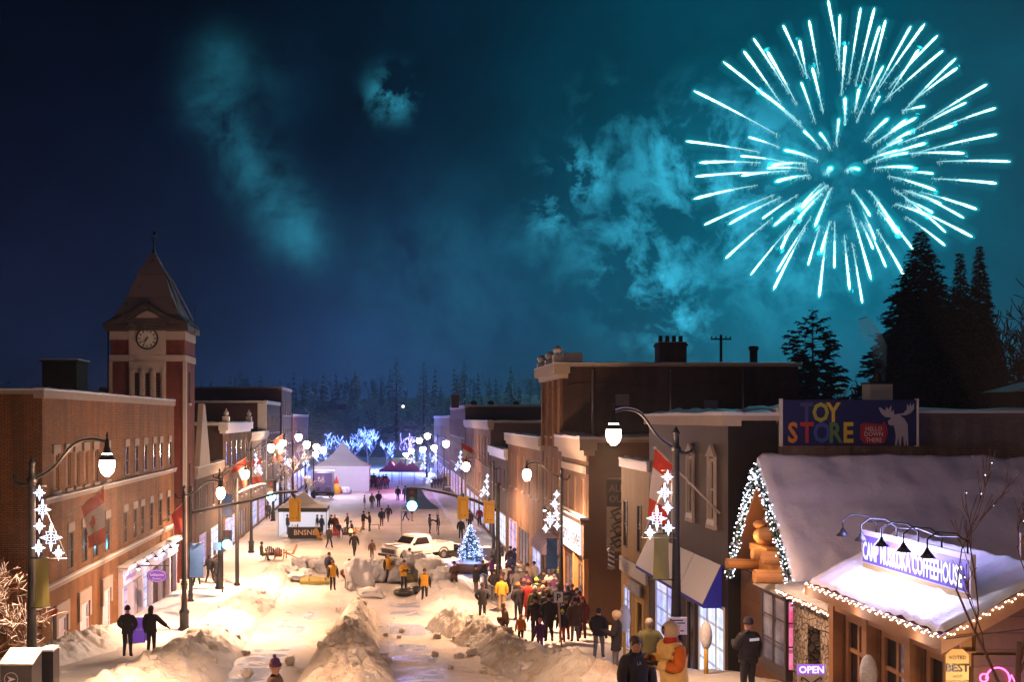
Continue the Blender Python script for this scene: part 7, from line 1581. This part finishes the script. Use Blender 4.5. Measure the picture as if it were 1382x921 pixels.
for a in [('yellow deck chair at the left of the fire circle by the booth', 433, 729, 60, 'yellow'), ('red deck chair with its back to us by the booth', 453, 727, 175, 'red'), ('dark brown deck chair between red and yellow ones', 467, 726, 180, 'brown'), ('yellow deck chair at the right of the fire circle', 483, 722, 250, 'yellow'), ('tall orange deck chair seen from behind near olive coat', 376, 756, 180, 'orange'), ('orange deck chair turned left beside the rubble snow', 391, 753, 290, 'orange'), ('dark red low deck chair next to the olive coat', 365, 757, 180, 'brown')]: adirondack(*a)
p = foot(505, 715); g = thing('bench', 'small pale wooden bench near the pair in black', 'bench', tuple(p), R(15)); t = MB(); t.box(-.5, .5, -.18, .18, .42, .47); t.build('seat', BLOND, g)
for sx in (-1, 1):
    for sy in (-1, 1): MB().tube([(sx * .42, sy * .14, .42), (sx * .5, sy * .17, 0)], .03, 5).build('leg', BLOND, g)
p = foot(473, 724); g = thing('fire_bowl', 'round dark fire bowl with small flame among the deck chairs', 'fire bowl', tuple(p)); MB().lathe([(.15, 0), (.1, .15), (.3, .35), (.34, .36), (.28, .3)], n=12).build('bowl', IRON, g)
t = MB(); [t.lathe([(.08, 0), (.1, .08), (.04, .2), (.005, .32)], (x, y, .3), 7) for x, y in ((0, 0), (.1, .05), (-.1, .02), (.02, -.1))]; t.build('flame', emit('flame', (1, .5, .15), 8), g); lamp('fire_light', p + Z * .7, 60, (1, .5, .2), .15)
RUB = plain('black_rubber', (.02, .018, .018), .45, .2)
def torus(mb, c, R_, r_, m=0, M=None, a=20, b=8):
    vs = []
    for i in range(a):
        for j in range(b):
            u, v = 2 * math.pi * i / a, 2 * math.pi * j / b; q = Vector(((R_ + r_ * math.cos(v)) * math.cos(u), (R_ + r_ * math.cos(v)) * math.sin(u), r_ * math.sin(v)))
            vs.append((M @ q if M else q) + Vector(c))
    mb.add(vs, [(i * b + j, ((i + 1) % a) * b + j, ((i + 1) % a) * b + (j + 1) % b, i * b + (j + 1) % b) for i in range(a) for j in range(b)], m, True)
def tube_(label, px, fy, tilt=0, dz=0, Rr=.40):
    p = foot(px, fy); g = thing('inner_tube', label, 'inner tube', tuple(p), 0, 'black rubber snow tubes'); M = Matrix.Rotation(R(tilt), 3, 'Y') @ Matrix.Rotation(R(-12 if tilt else 0), 3, 'X'); t = MB(); torus(t, (0, 0, .17 + dz), Rr, .17, 0, M); t.build('ring', RUB, g); t = MB(); t.lathe([(Rr, .0), (Rr * .6, -.06), (.01, -.08)], (0, 0, .17 + dz), 14); t.build('floor', cloth('maroon'), g)
    if tilt:
        for v in g.children[-1].data.vertices: v.co = M @ (v.co - Vector((0, 0, .17 + dz))) + Vector((0, 0, .17 + dz))
tube_('inner tube lifted at an angle by the marshal in orange vest', 470, 792, 18, .45); tube_('inner tube under the marshal in yellow jacket', 545, 804, 0, 0, .42); tube_('inner tube just right of the one with the marshal', 562, 801)
tube_('inner tube lying at the crowd front beside the crouching person', 672, 858); tube_('small dark sled tube at the snow ridge beside the child in orange', 697, 874, 0, 0, .3)
HAY, nh, b = newmat('hay'); p_ = pos(nh); nh.link(nh.mix(nh.noise(p_, 14, 5, .7), (.16, .13, .03), (.42, .34, .08)), b.inputs['Base Color']); nh.link(nh.bump(nh.noise(p_, 60, 3), .8, .03), b.inputs['Normal'])
for px, fy, w_, lb in ((427, 788, 2.0, 'long hay bale left of the marshals under rubble snow'), (560, 784, 1.7, 'hay bale behind the inner tubes')):
    p = foot(px, fy); g = thing('hay_bale', lb, 'hay bale', tuple(p), R(4)); t = MB(); snowcap(t, -w_ / 2, w_ / 2, -.25, .25, 0, .42, 0, .12, px); t.build('bale', HAY, g); t = MB(); [t.box(x - .012, x + .012, -.265, .265, 0, .44) for x in (-w_ * .25, w_ * .25)]; t.build('twine', CREAM, g)
p = foot(443, 786)
# snow blocks
def lump(name, label, px, fy, w_, h_, seed, mat, dy=1.0, group='snow blocks across the run-out', z=0, cat='snow block', sharp=.42):
    p = foot(px, fy); g = MB(); n = 18; vs = []; rows_ = 15; P0 = p + Vector((0, 0, z))
    for j in range(rows_ + 1):
        ph = -math.pi / 2 + math.pi * j / rows_
        for i in range(2 * n):
            a = math.pi * i / n; ca, sa, cp = math.cos(a), math.sin(a), math.cos(ph); q = Vector((ca * cp, sa * cp, math.sin(ph)))
            q = Vector([math.copysign(abs(c) ** .6, c) for c in q]); k_ = 1 + sharp * noise.fractal(q * 1.3 + Vector((seed, 0, 0)), .8, 2.1, 5) + sharp * .5 * (noise.voronoi(q * 1.8 + Vector((seed, 0, 0)))[0][0] - .4)
            vs.append((P0.x + q.x * w_ / 2 * k_, P0.y + q.y * w_ / 2 * dy * k_, P0.z + h_ * .42 + q.z * h_ / 2 * k_))
    g.add([Vector(v) - P0 for v in vs], [(j * 2 * n + i, j * 2 * n + (i + 1) % (2 * n), (j + 1) * 2 * n + (i + 1) % (2 * n), (j + 1) * 2 * n + i) for j in range(rows_) for i in range(2 * n)], 0, True)
    o = g.build(name, mat); o.location = P0; tag(o, label, cat, group); return o
GICE = snow('grey_ice', (.52, .54, .60), (.3, .27, .25), .3, 1.4)
WICE = snow('white_block_snow', (.74, .74, .76), (.5, .42, .36), .2, 1.2)
for i, (px, fy, w_, h_, m_, lb) in enumerate([(487, 797, 1.55, 1.9, WICE, 'biggest white snow block in the middle of the run-out'), (509, 785, 1.5, 1.3, GICE, 'grey snow block right of the biggest white one'), (535, 785, 1.3, 1.5, GICE, 'grey snow block behind the marshal in black'), (560, 781, 1.6, 1.7, GICE, 'wide grey snow block below the truck'), (583, 786, 1.9, 1.5, WICE, 'pale snow block under the truck rear wheel'),
   (598, 795, 1.6, 1.3, WICE, 'pale snow block beside the person with legs apart'), (575, 772, 1.3, 1.0, WICE, 'small pale snow block in front of truck bumper'), (405, 770, 1.0, .8, GICE, 'left end lump of the rubble snow'), (416, 768, 1.2, .9, GICE, 'second lump from the left of the rubble snow'), (428, 769, 1.1, .9, WICE, 'middle lump of the rubble snow above the hay bale'), (438, 772, 1.2, 1.0, GICE, 'lump of rubble snow behind the grey backpack'),
   (412, 779, .8, .5, WICE, 'low lump of rubble snow left of the long hay bale'), (500, 806, 1.2, .5, WICE, 'low slab of snow at the foot of the biggest block'), (601, 772, 1.8, .9, SNOW, 'bright snow heap between truck plough and lit spruce'), (401, 783, 1.0, .5, WICE, 'lowest pale lump nearest the left snow ridge'), (395, 773, .8, .4, WICE, 'small pale lump right of the orange deck chair')]):
    lump('snow_block', lb, px, fy, w_, h_, i * 3.1, m_)
bpy.context.view_layer.update(); _dg = bpy.context.evaluated_depsgraph_get(); rnd = random.Random(45); _cl = []
for i in range(130):                                                 # broken lumps lying on the ridges
    cx_, y = rnd.choice(((-1.15, rnd.uniform(27, 51)), (4.4, rnd.uniform(28, 50)), (-6.9, rnd.uniform(28, 60)))); x = cx_ + rnd.gauss(0, .75); hit, q, nn_, ix, ob_, mm_ = bpy.context.scene.ray_cast(_dg, Vector((x, y, -3)), Vector((0, 0, -1)))
    if not hit or not ob_.name.startswith('snow'): continue
    if len(_cl) < 6: o = lump('snow_clod', 'lump of broken snow lying on a ploughed ridge', 520, 800, .3, .24, i * 2.3, (DIRTY, CLEANBANK)[len(_cl) % 2], group='broken snow lumps on the ridges', cat='snow clod', sharp=.6); _cl.append(o)
    else: o = rnd.choice(_cl).copy(); COL.objects.link(o)
    o.location = q - Z * .03; s_ = rnd.uniform(.3, 1.0); o.scale = (s_, s_, s_); o.rotation_euler = (0, 0, rnd.uniform(0, 6))
rnd = random.Random(44)
for i in range(34):
    x = rnd.choice((-1.3 + rnd.gauss(0, 1.3), 3.8 + rnd.gauss(0, 1.1))); y = rnd.uniform(28, 54); r_ = rnd.uniform(.06, .16); z = ground(x, y); pxx = 520 + x * F / y; pyy = 565 - z * F / y
    lump('snow_clod', 'loose brown snow clod fallen from the ridges', pxx, pyy, r_ * 2, r_ * 1.6, i * 1.7, DIRTY, group='loose snow clods beside the ridges', cat='snow clod', sharp=.5)
g = thing('dropped_glove', 'black glove lying on top of the central snow ridge', 'glove', tuple(at(473, 887, 30.5)))
t = MB(); c = Vector((0, 0, 0)); t.tube([c + Vector((-.22, 0, -.12)), c + Vector((-.12, 0, .02)), c, c + Vector((.16, 0, -.03)), c + Vector((.24, 0, -.06))], [.02, .06, .08, .04, .02], 6); t.build('cloth', IRON, g)
# crowd barriers
def barrier(label, px, fy, deg):
    p = foot(px, fy); g = thing('crowd_barrier', label, 'barrier', tuple(p), R(deg), 'steel barriers at the crowd'); t = MB(); t.tube([(-1, 0, .15), (-1, 0, 1.0), (-.95, 0, 1.05), (.95, 0, 1.05), (1, 0, 1.0), (1, 0, .15), (-1, 0, .15)], .028, 6); t.build('frame', GREYMETAL, g); t = MB(); [t.tube([(x / 7, 0, .15), (x / 7, 0, 1.05)], .012, 4) for x in range(-6, 7)]; t.build('bars', GREYMETAL, g)
    for x in (-.7, .7): MB().tube([(x, -.3, 0), (x, -.25, .04), (x, 0, .15), (x, .25, .04), (x, .3, 0)], .02, 5).build('foot', GREYMETAL, g)
barrier('steel barrier left of the yellow raincoat, farther one', 660, 803, 105); barrier('steel barrier left of the yellow raincoat, nearer one', 667, 820, 105)
# marquee, booth, canopy, stage
def canopy(name, label, px, fy, w_, h_, peak, mat, walls=False, valance=None, ffrac=.2, cat='tent'):
    p = foot(px, fy); g = thing(name, label, cat, tuple(p)); t = MB(); n = 8
    prof = [(1.0, h_), (.62, h_ + peak * .22), (.32, h_ + peak * .52), (.10, h_ + peak * .85), (.01, h_ + peak)]
    for (a, za), (b_, zb_) in zip(prof, prof[1:]):
        ra = [(sx * a * w_ / 2, sy * a * w_ / 2 + w_ / 2, za) for sx, sy in ((-1, -1), (1, -1), (1, 1), (-1, 1))]; rb = [(sx * b_ * w_ / 2, sy * b_ * w_ / 2 + w_ / 2, zb_) for sx, sy in ((-1, -1), (1, -1), (1, 1), (-1, 1))]
        for i in range(4): t.add([ra[i], ra[(i + 1) % 4], rb[(i + 1) % 4], rb[i]], [(0, 1, 2, 3)], 0)
    t.build('tent_roof', mat, g); t = MB()
    t.box(-w_ / 2, w_ / 2, -.01, .01, h_ - ffrac, h_); t.box(-w_ / 2, w_ / 2, w_ - .01, w_ + .01, h_ - ffrac, h_); t.box(-w_ / 2 - .01, -w_ / 2 + .01, 0, w_, h_ - ffrac, h_); t.box(w_ / 2 - .01, w_ / 2 + .01, 0, w_, h_ - ffrac, h_); t.build('valance', valance or mat, g)
    for sx in (-1, 1):
        for y in (.03, w_ - .03): MB().tube([(sx * (w_ / 2 - .03), y, 0), (sx * (w_ / 2 - .03), y, h_ - .02)], .03 if not walls else .05, 6).build('tent_pole', GREYMETAL, g)
    if walls: t = MB(); t.box(-w_ / 2 + .05, w_ / 2 - .05, .05, w_ - .05, 0, h_ - ffrac); t.build('tent_wall', mat, g)
    return g
TENTW = plain('tent_white', (.66, .66, .70), .7, .08, 1.0)
canopy('marquee', 'large white marquee with tall peak at the end of the street', 461, 664, 8.0, 3.6, 3.5, TENTW, True, ffrac=.3, cat='marquee')
lamp('marquee_fill_light', foot(461, 668) + Vector((0, -4, 6)), 3500, (.75, .7, 1), .5)  # added fill in front of the tent, brightens its roof
bo = canopy('black_booth', 'white roofed booth with black valance and lit inside at the left', 408, 727, 4.2, 2.6, 1.3, TENTW, False, valance=IRON, ffrac=.35, cat='booth')
t = MB(); w_ = 4.2; t.box(-w_ / 2 + .04, w_ / 2 - .04, w_ - .06, w_ - .03, 0, 2.3); t.box(-w_ / 2 + .02, -w_ / 2 + .05, .1, w_ - .1, 0, 2.3); t.build('tent_wall', emit('booth_glow', (.9, .86, .95), .55, True), bo)
lamp('booth_light', bo.location + Vector((0, 1.6, 2.3)), 130, (.95, .9, 1), .3)
p = foot(408, 727); g = thing('booth_counter', 'black clothed counter with pale letters in the lit booth', 'table', (p.x + .35, p.y - .1, p.z)); t = MB(); t.box(-1.55, 1.25, -.35, .35, 0, .95); t.build('cloth', cloth('black'), g); t = MB(); text_mesh(t, 'BNSNE', (-.1, -.36, .34), (1, 0, 0), Z, .62, align='CENTER', bold=.01); t.build('lettering', cloth('cream'), g)
for x, h_, nm, c_ in ((-1.2, .3, 'bottle', 'white'), (-.95, .25, 'bottle', 'cream'), (-.75, .32, 'bottle', 'grey'), (.9, .38, 'urn', 'white')):
    q = MB().lathe([(.06 if nm == 'bottle' else .13, 0), (.07 if nm == 'bottle' else .14, h_ * .6), (.03, h_ * .8), (.03, h_), (.001, h_)], n=8).build(nm, cloth(c_)); q.location = (p.x + .35 + x, p.y - .1, p.z + .951); tag(q, {-1.2: 'white bottle at the left end of the booth counter', -.95: 'cream bottle second on the booth counter', -.75: 'tall grey bottle on the booth counter', .9: 'white drinks urn at the right of the booth counter'}[x], nm)
canopy('open_canopy', 'open pale blue canopy tent on thin legs behind the truck', 567, 724, 3.3, 2.35, 1.9, plain('blue_tent', (.16, .30, .62), .7, .08), False, valance=TENTW)
for px, w_, m_, lb in ((541, 4.4, 'purple_tent', 'purple tent with pointed roof before the far trees'), (527, 3.6, 'plum_tent', 'small dark purple tent left of the pointed one'), (556, 4, 'violet_tent', 'small violet tent right of the pointed one')):
    canopy('vendor_tent', lb, px, 656, w_, 2.3, 1.5, plain(m_, (.30, .12, .40), .8, .2), False)
lamp('far_purple_light', at(541, 640, 140), 1500, (.7, .3, 1.0), 1); lamp('far_red_light', at(529, 628, 150), 500, (1, .15, .3), .5)
g = thing('red_beacon', 'red glowing beacon lamp before the far lit trees', 'lamp', tuple(at(529, 628, 170))); MB().ball((0, 0, 0), .45, 8).build('bulb', emit('red_bulb', (1, .12, .25), 9), g); MB().tube([(0, 0, 0), (0, 0, -3.2)], .05, 5).build('post', IRON, g)
p = foot(435, 674); st = thing('inflatable_stage', 'lilac stage trailer with pale frame and black base left of the marquee', 'stage trailer', tuple(p)); w_ = 3.0
t = MB(); t.box(-w_ / 2, w_ / 2, 0, 2.2, .25, .75); t.build('base', IRON, st); t = MB(); t.tube([(-w_ / 2 + .1, 0, .75), (-w_ / 2 + .1, 0, 3.2), (-w_ / 2 + .25, 0, 3.35), (w_ / 2 - .25, 0, 3.35), (w_ / 2 - .1, 0, 3.2), (w_ / 2 - .1, 0, .75)], .12, 8); t.build('frame', TENTW, st)
t = MB(); t.box(-w_ / 2 + .1, w_ / 2 - .1, 1.9, 2.0, .75, 3.2); t.build('backdrop', plain('lilac_backdrop', (.36, .28, .55), .7, .2), st); t = MB(); snowcap(t, -w_ / 2, w_ / 2, -.1, 2.1, 3.42, .18); t.build('snow_layer', SNOW, st)
for x in (-.8, .7): t = MB(); t.box(x - .4, x + .4, .5, 1.2, .76, 1.35); t.build('crate', plain('lilac_crate', (.18, .14, .28), .8), st)
for x in (-1.1, 1.1): t = MB(); torus(t, (x, -.03, .25), .2, .08, 0, Matrix.Rotation(R(90), 3, 'X'), 14, 6); t.build('wheel', RUB, st)
t = MB(); text_mesh(t, 'WIFERIES', (0, -.012, .38), (1, 0, 0), Z, .26, align='CENTER'); t.build('lettering', WHITEPAINT, st); lamp('stage_light', p + Vector((0, -.6, 2.8)), 90, (.7, .6, 1), .3)
p = foot(454, 668); g = thing('gnome_figure', 'tall painted wooden figure in yellow and red beside the stage trailer', 'figure', tuple(p)); t = MB(); t.lathe([(.45, 0), (.6, .5), (.45, 1.2), (.3, 1.5)], n=10); t.build('robe', cloth('yellow'), g); t = MB(); t.lathe([(.3, 1.5), (.32, 1.7), (.01, 2.6)], n=10); t.build('pointed_hat', cloth('red'), g)
for i, (px, lb) in enumerate(((459, 'red wrapped parcel beside the painted figure'), (464, 'white spotted snow sculpture left one by the marquee'), (469, 'white spotted snow sculpture right one by the marquee'))):
    q = foot(px, 667); lump('parcel' if i == 0 else 'snow_sculpture', lb, px, 667, .9, 1.0, i * 5, cloth('red') if i == 0 else snow('spotted_snow', (.75, .75, .78), (.05, .04, .05), .5, .6), group=None, cat='parcel' if i == 0 else 'snow sculpture', sharp=.4)
# ------------------------------------------------------------------ the truck
p = foot(563, 757); tk = thing('pickup_truck', 'snow covered white pickup truck with black striped bonnet behind the snow blocks', 'pickup truck', (p.x, p.y + .3, p.z), R(180 - 52))
CW = plain('truck_white', (.66, .64, .62), .3, .1, 2, bump=0); CB = plain('truck_black', (.02, .02, .022), .3, .1, 2, bump=0)
def loft(mb, secs, m=0, smooth=False, caps=True):
    n = len(secs[0]); vs = [v for s_ in secs for v in s_]; mb.add(vs, [(i * n + j, (i + 1) * n + j, (i + 1) * n + (j + 1) % n, i * n + (j + 1) % n) for i in range(len(secs) - 1) for j in range(n)], m, smooth)
    if caps: mb.add(secs[0], [tuple(range(n))], m); mb.add(secs[-1], [tuple(range(n))[::-1]], m)
def sec(y, hw, z0, z1, r_=.1): return [(-hw, y, z0), (-hw, y, z1 - r_), (-hw + r_, y, z1), (hw - r_, y, z1), (hw, y, z1 - r_), (hw, y, z0)]
t = MB(); loft(t, [sec(2.62, .86, .62, 1.02), sec(2.5, .93, .55, 1.14), sec(1.3, .98, .55, 1.22), sec(-.55, .98, .55, 1.2), sec(-.6, .98, .55, 1.15)]); t.build('body', CW, tk)
t = MB(); loft(t, [sec(1.35, .92, 1.2, 1.22, .01), sec(.75, .80, 1.2, 1.78), sec(-.2, .80, 1.2, 1.83), sec(-.62, .88, 1.2, 1.7)]); t.build('cab', CW, tk)
t = MB(); t.quad((-.78, 1.27, 1.31), (.78, 1.27, 1.31), (.70, .82, 1.745), (-.70, .82, 1.745)); [t.quad(*[(sx * x, y, z) for x, y, z in ((.935, 1.05, 1.26), (.90, -.45, 1.26), (.835, -.25, 1.72), (.84, .66, 1.72))]) for sx in (-1, 1)]; fix_normals(t.build('window', DARKGLASS, tk))
t = MB(); t.box(-.98, -.9, -2.6, -.62, .6, 1.2); t.box(.9, .98, -2.6, -.62, .6, 1.2); t.box(-.98, .98, -2.66, -2.6, .6, 1.2); t.box(-.9, .9, -2.6, -.62, .62, .72); t.build('cargo_bed', CW, tk)
t = MB(); t.box(-.3, .3, 1.45, 2.5, 1.225, 1.24); t.box(-.99, -.982, .3, 2.3, .58, .8); t.box(-.7, .7, 2.661, 2.67, .70, .98); t.box(.40, .7, 1.45, 2.4, 1.22, 1.235); t.build('stripe', CB, tk)
t = MB(); t.box(-.7, .7, 2.6, 2.66, .68, 1.0); t.build('grille', GREYMETAL, tk); t = MB(); t.box(-.98, .98, 2.62, 2.8, .45, .62); t.build('bumper', CB, tk)
for sx in (-1, 1):
    t = MB(); t.box(sx * .8 - .11, sx * .8 + .11, 2.55, 2.645, .76, .96); t.build('headlight', plain('lens', (.5, .5, .5), .15), tk)
    t = MB(); t.box(sx * 1.02 - .1 * (sx > 0) - .0, sx * 1.02 + .14, 1.0, 1.08, 1.2, 1.38); t.build('mirror', CB, tk)
    t = MB(); t.box(min(sx * .981, sx * .99), max(sx * .981, sx * .99), -.5, 1.2, .62, 1.1); t.build('door', CW, tk)
    for y in (1.85, -1.7):
        t = MB(); torus(t, (sx * .9, y, .38), .27, .12, 0, Matrix.Rotation(R(90), 3, 'Y'), 18, 8); wh = t.build('wheel', RUB, tk); t = MB(); 
        n = 14; t.prism([(sx * .95, y + .22 * math.cos(2 * math.pi * q / n), .38 + .22 * math.sin(2 * math.pi * q / n)) for q in range(n)], (sx * .04, 0, 0)); x_ = t.build('rim', GREYMETAL, wh)
        t = MB(); t.tube([(sx * .985, y + .48 * math.cos(a), .42 + .48 * math.sin(a)) for a in [math.pi * q / 8 for q in range(9)]], .05, 5); t.build('wheel_arch', CB, tk)
t = MB(); snowcap(t, -.78, .78, -.58, .72, 1.80, .10, 0, .2); snowcap(t, .32, .92, 1.4, 2.45, 1.2, .07, 0, .2); snowcap(t, -.92, -.25, 1.4, 2.5, 1.2, .07, 0, .2); snowcap(t, -.88, .88, -2.55, -.66, .72, .4, 0, .25, 5); t.build('snow_layer', SNOW, tk)
pw = thing('snow_plough', 'black snow plough blade parked behind the pickup truck', 'snow plough', tuple(foot(601, 752)), R(150)); t = MB(); n = 7
P_ = [(.35 * math.cos(a), .5 + .5 * math.sin(a)) for a in [math.pi * (.6 + .8 * q / n) for q in range(n + 1)]]
t.add([(x, y, z) for x in (-1.1, 1.1) for y, z in P_], [(i, i + 1, n + 2 + i, n + 1 + i) for i in range(n)], 0, True); t.prism([(-1.1, y, z) for y, z in P_], (.05, 0, 0)); t.prism([(1.05, y, z) for y, z in P_], (.05, 0, 0)); t.build('blade', RUB, pw)
t = MB(); t.tube([(-.4, 0, .4), (0, .9, .4), (.4, 0, .4)], .05, 6); t.tube([(0, .9, .4), (0, .4, 1.1), (0, 0, .8)], .04, 6); t.build('mount', RUB, pw); t = MB(); snowcap(t, -1.1, 1.1, -.25, .0, .98, .08, 0, .2); t.build('snow_layer', SNOW, pw)
# bins, planters and boxes along the pavements
for px, fy, w_, h_, m_, lb in ((655, 768, .7, 1.2, GREYMETAL, 'grey snow topped box between lit spruce and shops'), (264, 745, .9, 1.0, BLUEC, 'blue lit newspaper box under the long signal arm'), (312, 722, .6, .9, IRON, 'dark bin beside the low blue signal'), (604, 668, .8, .8, IRON, 'dark planter at foot of the far right lamp')):
    p = foot(px, fy); g = thing('street_box', lb, 'street box', tuple(p)); t = MB(); t.box(-w_ / 2, w_ / 2, -.25, .25, .05, h_); t.box(-w_ / 2 - .04, w_ / 2 + .04, -.29, .29, h_, h_ + .05); t.build('body', m_, g); t = MB(); snowcap(t, -w_ / 2, w_ / 2, -.27, .27, h_ + .051, .12, 0, .15); t.build('snow_layer', SNOW, g)
# parked car on the left kerb, roof heaped with snow
p = foot(262, 765); car = thing('parked_car', 'dark parked car heaped with snow on the left kerb', 'car', (p.x - .3, p.y + 6, p.z), R(5)); t = MB(); loft(t, [sec(-2.1, .8, .3, .8), sec(-1.9, .86, .25, .95), sec(1.9, .86, .25, .9), sec(2.1, .8, .3, .75)]); t.build('body', CB, car)
t = MB(); loft(t, [sec(-1.7, .78, .9, .95, .02), sec(-1.1, .68, .9, 1.42), sec(.4, .68, .9, 1.42), sec(1.1, .78, .9, .94, .02)]); t.build('cabin', DARKGLASS, car); t = MB(); snowcap(t, -.7, .7, -1.1, .45, 1.42, .3, 0, .2); snowcap(t, -.8, .8, 1.0, 2.0, .9, .15, 0, .2); snowcap(t, -.8, .8, -2.05, -1.65, .92, .2, 0, .2); t.build('snow_layer', SNOW, car)
for sx in (-1, 1):
    for y in (-1.3, 1.3): t = MB(); torus(t, (sx * .8, y, .32), .23, .1, 0, Matrix.Rotation(R(90), 3, 'Y'), 14, 6); t.build('wheel', RUB, car)
    t = MB(); t.box(sx * .6 - .14, sx * .6 + .14, -2.13, -2.06, .6, .72); t.build('tail_light', plain('tail_red', (.3, .02, .02), .3), car)
print('objects', len(bpy.data.objects))
